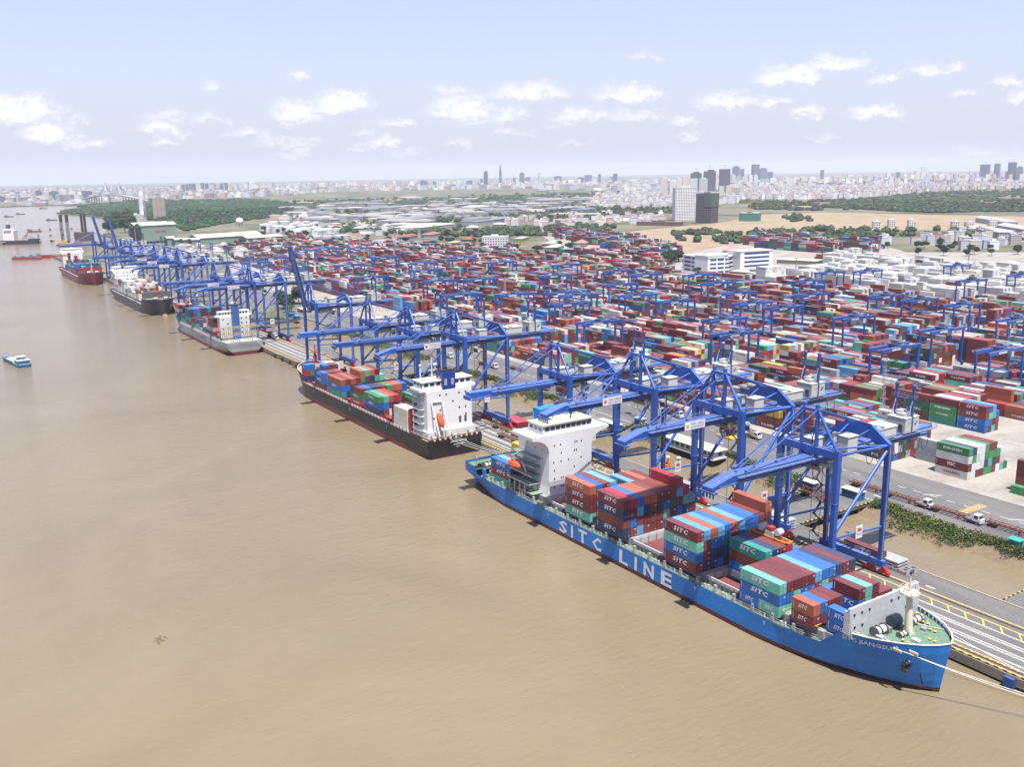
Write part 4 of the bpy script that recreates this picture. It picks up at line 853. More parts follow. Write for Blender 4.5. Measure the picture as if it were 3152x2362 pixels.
# ------------------------------------------------------------------ quay cranes
CBK = (.03, .03, .035)
def truss_rail(m, x, ya, yb, z, c=(.16, .24, .42)):
    for hh in (.55, 1.1): m.beam((x, ya, z + hh), (x, yb, z + hh), .07, .07, c)
    n_ = int(abs(yb - ya) / 2.2)
    for i in range(n_ + 1): y = ya + (yb - ya) * i / n_; m.box(x - .04, y - .04, z, x + .04, y + .04, z + 1.1, c)
def quay_crane(name, label, H=37.5, sloped=True, raised=False, banner=None, emblem=True):
    """origin at the waterside rail; +y is landward; ground at 0"""
    T = empty(name, (0, 0, 0), label, 'quay crane', 'blue quay cranes along the ship berths')
    GW = 20.3; AX = 9.0; ap = H + 9.5
    bt = H - 2.7; bb_ = bt - 1.75                                # boom top and bottom
    for sx in (-1, 1):
        m = MB().col(CB); m.hexa([(sx * 9 - .55, -.6, 3.6), (sx * 9 + .55, -.6, 3.6), (sx * 9 + .55, .6, 3.6), (sx * 9 - .55, .6, 3.6), (sx * 9 - .8, -.75, H), (sx * 9 + .8, -.75, H), (sx * 9 + .8, .75, H), (sx * 9 - .8, .75, H)])
        for zz in (12, 24): m.box(sx * 9 - .84, -.8, zz, sx * 9 + .84, .8, zz + .15)
        m.build('leg', BLUEP, T)
        m = MB().col(CB); m.hexa([(sx * 9 - .45, GW - .55, 3.6), (sx * 9 + .45, GW - .55, 3.6), (sx * 9 + .45, GW + .55, 3.6), (sx * 9 - .45, GW + .55, 3.6), (sx * 9 - .7, GW - .7, H - 1.4), (sx * 9 + .7, GW - .7, H - 1.4), (sx * 9 + .7, GW + .7, H - 1.4), (sx * 9 - .7, GW + .7, H - 1.4)])
        m.tube((sx * 9 + .85, GW - .5, 4), (sx * 9 + 1.0, GW - .5, H - 2), .06, 5, (.45, .5, .6)); m.build('leg', BLUEP, T)
        m = MB().col(CB); m.tube((sx * 9, .7, 14.6), (sx * 9, GW - .7, 13.6), .34, 8); m.build('tie_beam', BLUEP, T)
        m = MB().col(CB); m.tube((sx * 9, .8, 16.2), (sx * 9, GW - .6, H - 3.2), .48, 8); m.build('brace', BLUEP, T)
        m = MB().col(CB); m.tube((sx * 9, .7, H - .9), (sx * 9, GW - .7, H - 1.8), .34, 8); m.tube((sx * 3.2, .7, H - .9), (sx * 8.6, GW - .6, H - 1.7), .26, 8); m.build('top_tie', BLUEP, T)
        if emblem and sx == 1:
            m = MB(); m.box(9.45, 8.5, 12.8, 9.6, 11.1, 16.2, (.72, .72, .72)); m.face([(9.62, 9.1, 14.7), (9.62, 10.5, 14.7), (9.62, 10.5, 15.6), (9.62, 9.1, 15.6)], (.62, .05, .03))
            for a_ in (-.8, -.3, .3, .8): m.box(9.6, 9.8 + a_ - .12, 13.6 + abs(a_) * .4, 9.63, 9.8 + a_ + .2, 13.9 + abs(a_) * .4, (.03, .07, .25))
            m.build('emblem_sign', PAINT, T)
    for y, s0 in ((0, 1), (GW, 1)):
        m = MB().col(CB); m.box(-10.4, y - .7, 2.4, 10.4, y + .7, 4.1); rails(m, [(-10.3, y + .8), (10.3, y + .8)], 4.1, (.30, .36, .48), 1.0, 2.5); m.build('sill_beam', BLUEP, T)
        for sx in (-1, 1):
            m = MB().col((.50, .012, .02))
            for k_ in (-1, 1):
                X = sx * 8.3 + k_ * 2.2; m.hexa([(X - 1.7, y - .45, .8), (X + 1.7, y - .45, .8), (X + 1.7, y + .45, .8), (X - 1.7, y + .45, .8), (X - .5, y - .45, 2.3), (X + .5, y - .45, 2.3), (X + .5, y + .45, 2.3), (X - .5, y + .45, 2.3)])
                for w_ in (-1.1, 1.1): m.tube((X + w_, y - .3, .45), (X + w_, y + .3, .45), .42, 10, (.12, .03, .03)); m.box(X + w_ - .55, y - .5, .5, X + w_ + .55, y + .5, 1.3)
            m.box(sx * 8.3 - 2.4, y - .5, 2.0, sx * 8.3 + 2.4, y + .5, 2.5); m.build('bogie', PAINT, T)
    m = MB().col(CB); m.box(-9.6, -.65, H - 1.9, 9.6, .65, H); m.build('portal_beam', BLUEP, T)
    m = MB().col(CB); zt = H + 2.6
    for sx in (-1, 1):
        m.hexa([(sx * 9.6, GW - .6, H - 3.2), (sx * 9.6, GW + .6, H - 3.2), (sx * 9.6, GW + .6, H - 1.2), (sx * 9.6, GW - .6, H - 1.2), (sx * 4.0, GW - .6, H - 1.6), (sx * 4.0, GW + .6, H - 1.6), (sx * 4.0, GW + .6, zt), (sx * 4.0, GW - .6, zt)][::1])
    m.box(-4.0, GW - .6, H - 1.0, 4.0, GW + .6, zt); m.build('rear_portal', BLUEP, T)
    m = MB().col(CB)
    for sx in (-1, 1):
        m.tube((sx * 2.3, 0, H - .2), (sx * 2.3, 0, ap), .55, 8); m.tube((sx * 8.9, 0, H), (sx * 2.4, 0, ap - .2), .42, 8)
    m.box(-2.9, -.5, ap - .6, 2.9, .5, ap + .2); m.beam((-2.3, 0, H + 4.6), (2.3, 0, H + 4.6), .25)
    for sx in (-1, 1): m.beam((sx * 2.3, 0, ap - .5), (-sx * .3, 1.5, H), .22); m.box(sx * 1.6, -.2, ap + .2, sx * 2.4, .6, ap + 1.3)
    m.build('a_frame', BLUEP, T)
    for sx in (-1, 1):
        m = MB().col(CB); m.tube((sx * 2.4, .2, ap), (sx * 3.6, GW - .4, zt + .1), .28, 8); m.tube((sx * 3.6, GW, zt), (sx * 1.6, GW + 17, bt + .3), .2, 6); m.tube((sx * 3.4, GW - .5, H + 1.4), (sx * 1.6, 9, bt + .1), .28, 6); m.build('backstay', BLUEP, T)
    # girder behind the hinge
    m = MB().col(CB); YB = 50.5
    m.box(-1.9, -1.4, bb_, 1.9, YB - 6, bt); m.box(-1.5, YB - 6, bb_ + .6, 1.5, YB, bt); 
    for sx in (-1, 1): m.box(sx * 2.0, -1.4, bt - .5, sx * 3.0, YB, bt - .4, (.10, .17, .36)); m.box(sx * 1.95, -1, bb_ - .35, sx * 2.3, YB - 2, bb_ + .05, (.04, .09, .25))
    g = m.build('girder', BLUEP, T)
    m = MB(); 
    for x in (-3.0, 3.0): truss_rail(m, x, 0, YB, bt - .4)
    rails(m, [(-3, YB), (3, YB)], bt - .4, (.25, .3, .4)); m.build('railing', BLUEP, g)
    m = MB().col(CB)
    for X in (-2.0, 2.0): m.box(X - .3, -1.0, bb_ - .2, X + .3, 1.0, H)
    m.build('hanger', BLUEP, T)
    # boom
    ang = rad(78) if raised else 0
    def bm(y, z, x=0):
        if not raised: return (x, y, z)
        dy, dz_ = -(y + 1.6), z - bt; return (x, -1.6 - (dy * math.cos(ang) - dz_ * math.sin(ang) * -1 * -1) , bt + dy * math.sin(ang) + dz_ * math.cos(ang))
    m = MB().col(CB); YT = -35.5; w0 = 1.75
    def bx(y0, y1, xa, xb, za, zb, c=None, za1=None, zb1=None):
        za1 = za if za1 is None else za1; zb1 = zb if zb1 is None else zb1
        m.hexa([bm(y0, za, xa), bm(y0, za, xb), bm(y1, za1, xb), bm(y1, za1, xa), bm(y0, zb, xa), bm(y0, zb, xb), bm(y1, zb1, xb), bm(y1, zb1, xa)], c)
    if sloped:
        bx(YT + 7, -1.6, -w0, w0, bb_, bt); bx(YT, YT + 7, -w0, w0, bb_ - .9, bb_ - .1, None, bb_, bt); bx(YT - .3, YT + 1.2, -w0 - .6, w0 + .6, bb_ - 1.5, bb_ - 1.1)
        for i in range(5): bx(YT - .2, YT + .2, -2.2 + i * 1.05, -2.0 + i * 1.05, bb_ - 2.6, bb_ - 1.2)
    else:
        bx(YT, -1.6, -w0 + .2, w0 - .2, bb_, bt); bx(YT - .6, YT, -w0 - .3, w0 + .3, bb_ - .7, bb_ + .6)
    for sx in (-1, 1):
        bx(YT + 8, -1.6, min(sx * 1.95, sx * 2.9), max(sx * 1.95, sx * 2.9), bt - .55, bt - .45, (.10, .17, .36)); bx(YT + 2, -1.6, min(sx * 1.95, sx * 2.25), max(sx * 1.95, sx * 2.25), bb_ - .3, bb_ + .05, (.05, .11, .28))
    for y in (-12, -20, -26): bx(y, y + .5, -.5, .1, bt, bt + .35, (.06, .08, .14))
    bo = m.build('boom', BLUEP, T)
    m = MB()
    for x in (-2.9, 2.9):
        for hh in (.5, 1.0): m.beam(bm(YT + 7, bt + hh - .4, x), bm(-1.6, bt + hh - .4, x), .07, .07, (.16, .24, .42))
        for i in range(14): y = YT + 8 + i * 1.95; m.beam(bm(y, bt - .4, x), bm(y, bt + .6, x), .07, .07, (.16, .24, .42))
    if sloped:
        for x in (-1.9, 1.9): m.beam(bm(YT, bb_ + .9, x), bm(YT + 7, bt + 1, x), .08, .08, (.25, .33, .5))
    m.build('railing', BLUEP, bo)
    if banner and not raised:
        m = MB(); m.box(2.95, -15.5, bt - 1.7, 3.05, -8.0, bt + .5, (.74, .75, .76)); m.text('TAN CANG', (3.08, -13.4, bt - .55), (0, 1, 0), (0, 0, 1), .75, (.45, .05, .03) if banner == 1 else (.25, .33, .45), width=5.0)
        m.text('SAIGON NEWPORT', (3.08, -13.4, bt - 1.3), (0, 1, 0), (0, 0, 1), .45, (.08, .14, .40), width=5.0); m.ball(3.06, -14.5, bt - .6, .04, .6, .6, (.6, .08, .04) if banner == 1 else (.55, .5, .1), 8, 4)
        m.build('banner', PAINT, bo)
    m = MB().col(CB)
    if not raised:
        for sx in (-1, 1):
            P, Q = (sx * 2.3, -.3, ap), (sx * 1.9, -24.5, bt + .3); m.tube(P, Q, .17, 6); m.ball(Q[0], Q[1], Q[2] + .2, .5, .5, .5); m.tube((sx * 1.7, -.3, ap - .4), (sx * 1.5, -23, bt + .3), .08, 5)
            f_ = .38; mid = tuple(a + (b_ - a) * f_ for a, b_ in zip(P, Q)); m.ball(*mid, .4, .8, .45)
    else:
        for sx in (-1, 1): P = bm(-16, bt + .3, sx * 1.9); m.path([(sx * 2.3, 0, ap), (sx * 2.1, (P[1]) / 2 + 1.5, ap - 2), P], .17, 6)
    m.build('forestay', BLUEP, T)
    # white houses on the girder
    hc = (.54, .55, .52)
    m = MB(); m.box(-4.4, 3.4, bt - .1, -1.4, 7.2, bt + 3.0, hc); m.box(-4.6, 3.2, bt + 3.0, -1.2, 7.4, bt + 3.15, (.7, .7, .67)); m.box(1.4, 9.6, bt - .1, 4.6, 13.4, bt + 3.8, hc); m.box(1.2, 9.4, bt + 3.8, 4.8, 13.6, bt + 3.95, (.6, .58, .50)); m.tube((1.2, 10, bt + .2), (1.2, 10, bt + 4.4), .35, 7, (.5, .5, .48)); m.box(-4.7, 4, bt + .4, -4.62, 6.5, bt + 2.6, (.2, .21, .21))
    m.box(.6, 8.2, bt + 2, 1.2, 9.4, bt + 4.6, (.5, .5, .5)); m.build('equipment_cabin', WALL, T)
    m = MB(); m.box(-2.9, 24, bt, 2.9, 32, bt + 3.1, hc)
    m.hexa([(-3.1, 23.8, bt + 3.1), (3.1, 23.8, bt + 3.1), (3.1, 32.2, bt + 3.1), (-3.1, 32.2, bt + 3.1), (-2.9, 23.8, bt + 3.4), (2.9, 23.8, bt + 3.4), (2.9, 32.2, bt + 3.4), (-2.9, 32.2, bt + 3.4)], (.62, .62, .58)); m.build('machinery_house', WALL, T)
    m = MB(); m.box(-2.8, 36, bt, 2.8, 42, bt + 4.2, (.50, .51, .48)); m.box(-2.9, 35.9, bt + 4.2, 2.9, 42.1, bt + 4.4, (.58, .58, .54)); m.box(-1, 37, bt + 4.4, 1.4, 40.5, bt + 5.3, (.42, .43, .42)); m.text('KOCKS', (2.83, 37.2, bt + 2.4), (0, 1, 0), (0, 0, 1), .8, (.35, .40, .5), width=3.2)
    m.box(1.0, 35.44, bt + .4, 2.2, 35.5, bt + 2.6, (.06, .06, .06)); m.beam((2.85, 40.2, bt + 2.0), (2.85, 41.2, bt + 3.0), .05, .35, (.05, .05, .06)); m.box(-2, 38, bt + 5, 0, 40.5, bt + 5.8, (.5, .5, .48)); m.build('drive_house', WALL, T)
    m = MB().col((.012, .05, .22))
    for sx in (-1, 1): m.box(sx * 2.6 - .3, 39 - .3, bt, sx * 2.6 + .3, 39.3, bt + 12.5); m.tube((sx * 2.6, 35.8, bt + .2), (sx * 2.6, 39, bt + 9.5), .14, 6, (.2, .28, .5)); m.ball(sx * 2.6, 39, bt + 13, .7, .6, .7)
    m.beam((-3.4, 39, bt + 9.2), (3.4, 39, bt + 9.2), .3, .3); rails(m, [(-3.4, 38), (3.4, 38), (3.4, 40.2), (-3.4, 40.2)], bt + 9.4, (.15, .2, .35), 1, 1.5)
    for sx in (-1, 1): m.beam((-sx * 2.6, 39, bt + 5.4), (sx * 2.6, 39, bt + 9.2), .14)
    m.build('cable_mast', BLUEP, T)
    m = MB().col((.02, .025, .035))
    for y0 in list(np.arange(20, 48, 4.0)) + [-1.5, 2.5]:
        pr = None
        for k_ in range(9): a = math.pi * k_ / 8; P = (2.6, y0 + 1.7 - 1.7 * math.cos(a), bb_ - .3 - 4.0 * math.sin(a)); 
        pts = [(2.6, y0 + 1.7 - 1.7 * math.cos(math.pi * k_ / 8), bb_ - .3 - 4.0 * math.sin(math.pi * k_ / 8)) for k_ in range(9)]; m.path(pts, .1, 4)
    m.build('festoon_cable', MATT, T)
    m = MB(); ty = {1: -10, 2: 6}.get(1 if (banner == 2) else 2, 6) if not raised else 10; ty = 4.5 if sloped else 8
    m.box(-2.6, ty - 3, bb_ - 1.2, 2.6, ty + 3, bb_ - .5, (.10, .10, .09)); m.box(-2.9, ty - 3.6, bb_ - 2.2, 2.9, ty - 2.6, bb_ - 1.2, (.35, .33, .26))
    for x in (-1.5, 0, 1.5): m.tube((x, ty - 1.4, bb_ - 1.7), (x, ty + 1.6, bb_ - 1.7), .45, 8, (.32, .30, .24))
    m.box(1.2, ty + 2.6, bb_ - 4.4, 3.2, ty + 5.2, bb_ - 1.4, (.50, .52, .50)); m.box(3.2, ty + 2.9, bb_ - 3.6, 3.24, ty + 4.9, bb_ - 2.2, (.03, .04, .05)); m.box(1.2, ty + 2.9, bb_ - 4.44, 3.0, ty + 4.9, bb_ - 4.4, (.03, .04, .05)); rails(m, [(-3, ty - 4), (3, ty - 4), (3, ty + 5), (-3, ty + 5)], bb_ - 2.4, (.2, .22, .22)); m.build('trolley', PAINT, T)
    m = MB().col((.055, .06, .075)); z = 4.2; k_ = 0; X = -9.8
    while z < H - 5: m.beam((X - .9, GW - (3.4 if k_ % 2 else .6), z), (X - .9, GW - (.6 if k_ % 2 else 3.4), z + 2.6), .8, .1); m.box(X - 1.5, GW - 4.0, z + 2.5, X - .3, GW - 3.0, z + 2.6) if k_ % 2 == 0 else m.box(X - 1.5, GW - .8, z + 2.5, X - .3, GW + .2, z + 2.6); z += 2.6; k_ += 1
    for y in (GW - 3.9, GW + .1): m.beam((X - 1.5, y, 4), (X - 1.5, y, H - 4), .1)
    m.build('stairs', PAINT, T)
    return T
def landing(T, what='light'):
    pass
XC = {1: -153.5, 2: -185.6, 3: -221.4, 4: -265.3, 5: -337, 6: -379.3, 7: -422}
W = 'tall blue quay crane'
specs = [  # x, H, sloped, raised, banner, label
    (-153.5, 37.5, True, False, None, 'blue quay crane over the front holds of the blue ship, nearest the bow'),
    (-185.6, 41.4, True, False, 2, 'blue quay crane with pale banner on its boom, second from the blue bow'),
    (-221.4, 41.2, True, False, 1, 'blue quay crane with red lettered banner, reaching over the white deckhouse of the blue ship'),
    (-265.3, 37.7, False, False, None, 'blunt-boomed blue quay crane reaching over the house of the black ship'),
    (-337.0, 41.5, True, False, 1, 'blue quay crane with slanted boom tip over the middle of the black ship'),
    (-379.3, 38.2, False, False, None, 'blunt-boomed blue quay crane standing amidships of the black ship'),
    (-422.0, 36.8, False, False, None, 'blunt-boomed blue quay crane nearest the black ship bow'),
    (-499.0, 38.2, False, True, None, 'blue quay crane with boom raised steeply, alone between black and grey ships'),
    (-604.0, 41.0, True, False, 1, 'blue quay crane over the white upperworks of the weathered grey ship'),
    (-650.0, 38.5, True, False, 2, 'blue quay crane over the container bays of the weathered grey ship'),
    (-685.0, 37.7, False, False, None, 'blue quay crane near the bow of the weathered grey ship'),
    (-787.0, 41.0, True, False, 2, 'blue quay crane nearest the bow of the dark grey ship'),
    (-828.0, 41.0, True, False, 2, 'blue quay crane over the pale containers of the dark grey ship'),
    (-866.0, 41.0, True, False, 2, 'blue quay crane farther aft over the dark grey ship'),
    (-962.0, 37.7, False, False, None, 'blue quay crane with lowered boom just beyond the dark grey ship'),
    (-1010.0, 37.7, False, True, None, 'first raised-boom blue crane of the distant pair near the red ship'),
    (-1095.0, 37.7, False, True, None, 'second raised-boom blue crane of the distant pair near the red ship'),
    (-1165.0, 37.7, False, False, None, 'far blue quay crane with boom lowered over the dark red ship')]
proto = {}
for (x, H, sl, ra, ba, lb) in specs:
    kx = (sl, ra, ba, H > 40)
    if kx not in proto: proto[kx] = T = quay_crane('quay_crane', lb, 41.2 if H > 40 else 37.6, sl, ra, ba); T.location = (x, 189.2, LAND)
    else: T = clone(proto[kx], (x, 189.2, LAND))
    T.scale = (1, 1, H / (41.2 if H > 40 else 37.6)); T['label'] = lb
# spreader working over the front hold
sp = empty('spreader', (0, 0, 0), 'orange spreader frame lowered onto a crimson container on the blue ship', 'spreader'); OR = (.62, .24, .02); zs = 16.7
m = MB().col(OR); m.box(-161.5, 178.0, zs, -149.4, 178.4, zs + .4); m.box(-161.5, 180.1, zs, -149.4, 180.5, zs + .4)
for x in (-161.5, -157.5, -153.5, -149.8): m.box(x, 178, zs, x + .4, 180.5, zs + .5)
sf = m.build('frame', PAINT, sp); m = MB(); m.box(-157, 178.3, zs + .5, -154, 180.2, zs + 1.6, (.5, .5, .48)); m.tube((-158.4, 178.4, zs + 2), (-158.4, 180.2, zs + 2), 1.0, 12, (.6, .6, .58)); m.tube((-153.2, 178.4, zs + 2), (-153.2, 180.2, zs + 2), .9, 12, (.6, .6, .58)); m.box(-156.4, 178.4, zs + 1.6, -154.8, 180, zs + 2.8, (.45, .04, .04)); m.build('head_block', PAINT, sp)
m = MB().col((.05, .05, .055))
for x in (-156.5, -153.8):
    for y in (178.6, 179.9): m.tube((x, y, zs + 1.6), (x, y + (10 if 0 else 0), 36), .05, 4)
m.build('hoist_rope', PAINT, sp)
# ------------------------------------------------------------------ yard gantry cranes
def rtg(label):
    T = empty('yard_crane', (0, 0, 0), label, 'yard crane', 'rubber tyred yard cranes straddling the container blocks'); Hh = 19.6; S = 14.2
    for sy_ in (-1, 1):
        for sx in (-1, 1):
            m = MB().col(CB); m.box(sx * 3.4 - .4, sy_ * S - .5, 1.6, sx * 3.4 + .4, sy_ * S + .5, Hh); m.build('leg', BLUEP, T)
        m = MB().col(CB); m.box(-5.2, sy_ * S - .5, 1.4, 5.2, sy_ * S + .5, 2.3)
        for x in (-4.2, 4.2): m.tube((x, sy_ * S - .4, .8), (x, sy_ * S + .4, .8), .8, 10, CBK)
        m.box(-2, sy_ * S - .9, 2.3, 2, sy_ * S + .9, 4.6, (.5, .52, .52) if sy_ < 0 else CB); m.beam((-3.4, sy_ * S, 15), (3.4, sy_ * S, 15), .4); m.build('sill_beam', BLUEP, T)
    for sx in (-1, 1): m = MB().col(CB); m.box(sx * 3.4 - .55, -S - 1.2, Hh, sx * 3.4 + .55, S + 1.2, Hh + 1.6); rails(m, [(sx * 4.2, -S), (sx * 4.2, S)], Hh + 1.2, (.2, .28, .45), 1, 3); m.box(sx * 3.4 + (.56 if sx > 0 else -.6), -8, Hh + .3, sx * 3.4 + (.6 if sx > 0 else -.56), -1, Hh + 1.3, (.62, .62, .6)); m.build('girder', BLUEP, T)
    m = MB().col((.02, .06, .22)); m.box(-4, -1, Hh + 1.6, 4, 4, Hh + 2.4); m.box(-2.5, 0, Hh + 2.4, 1, 3, Hh + 4.2, (.10, .13, .2)); m.tube((-2.6, 1.5, Hh + 3), (2.6, 1.5, Hh + 3), .8, 8, (.12, .14, .2)); m.box(2.2, 3, Hh - 2.2, 4, 5, Hh + .4, (.40, .45, .52)); m.box(-3, -.4, 14, 3, .4, 14.4, (.5, .25, .03)); 
    for x in (-2.5, 2.5): m.tube((x, 0, 14.4), (x, 0, Hh + 1.6), .07, 4)
    m.build('trolley', BLUEP, T); return T
RT0 = None; used = {}
for (px, py) in [(1310, 622), (1400, 640), (1600, 690), (1660, 655), (1270, 640), (1190, 600), (1110, 568), (1530, 618), (1740, 612), (1812, 590), (1868, 590), (2062, 578), (1905, 645), (2082, 612), (2190, 600), (1990, 652), (1700, 668), (850, 558), (935, 570), (1005, 558), (700, 540), (762, 540), (640, 545), (1050, 606), (1235, 575), (2196, 755), (1930, 716 + 40), (1385, 598), (1460, 655), (2170, 700), (600, 560), (560, 570), (1110, 640), (1330, 590), (1480, 600), (1570, 640), (960, 610), (1180, 640), (1010, 640), (890, 590), (1300, 700), (2100, 660), (1850, 690), (1760, 640), (1240, 660), (830, 600), (760, 575), (2020, 720), (1560, 730)]:
    P = F(px, py, 22); j = max(0, round((P.y - 308) / 32)); yy = 297 + 32 * j + 11; x = P.x
    if not inpoly(x, yy, [(60, 280), (-1000, 280), (-1450, 400), (-1600, 600), (-1100, 760), (-700, 960), (60, 960)]): continue
    if any(abs(x - a) < 12 and j == b_ for a, b_ in used): x -= 14
    used[(x, j)] = 1; n_ = sum(1 for a, b_ in used if b_ == j)
    lb = f'blue yard gantry crane, {ORD[n_ - 1]} one listed on the {ORD[j]} block back from the river'.replace(' listed', '')
    if RT0 is None: RT0 = T = rtg(lb); T.location = (x, yy, LAND)
    else: T = clone(RT0, (x, yy, LAND))
    T['label'] = lb
# ------------------------------------------------------------------ vehicles
def truck(label):
    T = empty('terminal_truck', (0, 0, 0), label, 'truck', 'white terminal trucks with skeletal trailers')
    m = MB(); m.box(-2.6, -1.15, .8, 2.4, 1.15, 1.15, (.10, .09, .085)); m.box(-2.4, -.9, 1.15, -.2, .9, 1.4, (.15, .14, .13)); m.build('chassis', PAINT, T)
    m = MB(); m.hexa([(.2, -1.2, 1.15), (2.5, -1.2, 1.15), (2.5, 1.2, 1.15), (.2, 1.2, 1.15), (.5, -1.15, 3.1), (2.2, -1.15, 3.1), (2.2, 1.15, 3.1), (.5, 1.15, 3.1)], (.70, .71, .70)); m.box(2.4, -1.2, .7, 2.9, 1.2, 1.9, (.68, .69, .68)); c = m.build('cab', PAINT, T)
    m = MB(); m.face([(2.47, -1.0, 2.0), (2.47, 1.0, 2.0), (2.26, 1.0, 2.95), (2.26, -1.0, 2.95)], (.03, .04, .05)); m.face([(.7, -1.215, 2.05), (2.1, -1.215, 2.05), (2.0, -1.18, 2.9), (.8, -1.18, 2.9)], (.03, .04, .05)); m.face([(.8, 1.18, 2.9), (2.0, 1.18, 2.9), (2.1, 1.215, 2.05), (.7, 1.215, 2.05)], (.03, .04, .05)); m.build('window', GLASS, c)
    for x in (-1.7, 1.7):
        for y in (-1, 1): m = MB(); m.tube((x, y - .2, .52), (x, y + .2, .52), .52, 12, (.02, .02, .02)); m.tube((x, y - .21, .52), (x, y + .21, .52), .25, 8, (.4, .4, .4)); m.build('wheel', MATT, T)
    return T
def trailer(label):
    T = empty('skeletal_trailer', (0, 0, 0), label, 'trailer', 'white terminal trucks with skeletal trailers'); RS = (.20, .07, .045)
    m = MB().col(RS)
    for y in (-.6, .6): m.box(-6.3, y - .12, 1.05, 6.2, y + .12, 1.4)
    for x in np.arange(-6.2, 6.3, 1.55): m.box(x - .12, -1.25, 1.15, x + .12, 1.25, 1.42)
    for x in (-6.2, -2.2, 2.2, 6.1):
        for y in (-1.2, 1.2): m.beam((x, y, 1.4), (x, y * 1.1, 1.95), .14, .3)
    for y in (-1.2, 1.2): m.box(-6.2, y - .05, 1.5, 6.1, y + .05, 1.65)
    m.build('frame', MATT, T)
    for x in (-5.2, -3.9):
        m = MB(); m.tube((x, -1.2, .52), (x, 1.2, .52), .5, 10, (.025, .024, .022)); m.build('wheel', MATT, T)
    m = MB().col(RS); m.box(3.6, -.7, .1, 3.8, .7, 1.1); m.build('landing_leg', MATT, T)
    return T
TRU = TRA = None
TK = [(-168.5, 264.6, 0, 'white terminal truck in the queue on the yard road, hindmost one in view'), (-151.6, 264.6, 0, 'white terminal truck heading the trailer line, nearest the yellow crossing'), (-255, 281, 0, 'white truck on the yard road behind the stilted office'), (-438, 271, 0, 'white truck on the yard road behind the black ship cranes'),
      (-298, 279, 0, 'white truck under the lattice mast by the yard road'), (-606.5, 204.6, 0, 'white truck on the quay beside the weathered grey ship'), (-315, 205, 0, 'white truck on the quay beside the black ship stern'), (-480, 266, 0, 'white truck farther along the yard road behind the raised crane'), (-545, 268, 0, 'white truck near the palms on the yard road')]
for (x, y, a, lb) in TK:
    if TRU is None: TRU = truck(lb); T = TRU; T.location = (x, y, LAND + .04)
    else: T = clone(TRU, (x, y, LAND + .04), a)
    T['label'] = lb
TL = [(-177, 264.6, 'rusty skeletal trailer behind the hindmost white truck'), (-160, 264.6, 'rusty skeletal trailer between the two white trucks'), (-189.5, 264.6, 'rusty skeletal trailer at the tail of the queue'), (-142, 266.5, 'rusty skeletal trailer parked ahead of the queue'), (-129, 266.5, 'rusty skeletal trailer parked at the edge of view'),
      (-153.4, 214.4, 'skeletal trailer under the nearest quay crane carrying a maroon container'), (-303, 280.7, 'skeletal trailer carrying a brown container on the yard road'), (-326, 205, 'rusty skeletal trailer on the quay by the black ship stern'), (-312, 199, 'dark skeletal trailer on the quay lane by the black stern'), (-447, 271, 'rusty skeletal trailer behind the truck on the yard road'),
      (-425, 278, 'empty skeletal trailer beside the teal and grey stacks'), (-193, 243, 'skeletal trailer parked on the near causeway'), (-196, 248, 'second skeletal trailer parked on the near causeway'), (-615.5, 204.6, 'skeletal trailer loaded beside the grey ship'), (-262, 281, 'skeletal trailer with red gear behind the stilted office')]
for (x, y, lb) in TL:
    if TRA is None: TRA = trailer(lb); T = TRA; T.location = (x, y, LAND + .04)
    else: T = clone(TRA, (x, y, LAND + .04), 0)
    T['label'] = lb
# ------------------------------------------------------------------ things on the quay and its landward channel
def slab_stack(x, y, L_, W_2, n, c, lb, name='hatch_cover_stack'):
    m = MB()
    for k_ in range(n):
        z = LAND + .05 + k_ * .85; m.box(x, y, z + .35, x + L_, y + W_2, z + .75, c)
        for i in range(int(L_ / 2)): m.box(x + .4 + i * 2, y + .1, z, x + .9 + i * 2, y + W_2 - .1, z + .36, tuple(v * .6 for v in c))
    for i in range(5): m.box(x + .1, y + .6 + i * (W_2 - 1) / 4, LAND + .05 + n * .85 - .09, x + L_ - .1, y + .8 + i * (W_2 - 1) / 4, LAND + n * .85 + .03, tuple(v * .9 for v in c))
    tag(m.build(name, PAINT), lb, 'hatch cover', 'hatch covers lifted onto the quay')
slab_stack(-154, 214.6, 11.5, 4.8, 3, (.42, .44, .43), 'grey hatch covers stacked behind the nearest quay crane'); slab_stack(-191, 211, 12, 6, 4, (.40, .42, .42), 'grey hatch covers stacked under the second quay crane')
slab_stack(-336, 211.5, 12, 7, 3, (.42, .03, .05), 'red hatch covers stacked behind the black ship'); slab_stack(-390, 211, 12, 6, 3, (.40, .03, .05), 'red hatch covers stacked amidships of the black ship'); slab_stack(-232, 211, 9, 6, 3, (.45, .45, .43), 'grey hatch covers stacked near the blue ship deckhouse')
for i, (x, y, lb) in enumerate([(-148.3, 214.2, 'grey open steel cage frame nearer the rail'), (-147.9, 217.2, 'grey open steel cage frame nearer the channel')]):
    m = MB(); c = (.36, .40, .45)
    for k_ in range(5): m.box(x + k_ * 2.1, y, LAND, x + k_ * 2.1 + .12, y + 2.3, LAND + 1.1, c)
    for yy in (y, y + 2.2): m.box(x, yy, LAND, x + 8.5, yy + .12, LAND + .9, c)
    for k_ in range(5): m.box(x + k_ * 2.1 - .1, y - .05, LAND, x + k_ * 2.1 + .25, y + .2, LAND + 1.15, (.65, .18, .06))
    m.box(x, y, LAND, x + 8.5, y + 2.3, LAND + .12, tuple(v * .6 for v in c)); tag(m.build('cage_frame', PAINT), lb, 'steel frame', 'steel cage frames on the quay')
k = 0
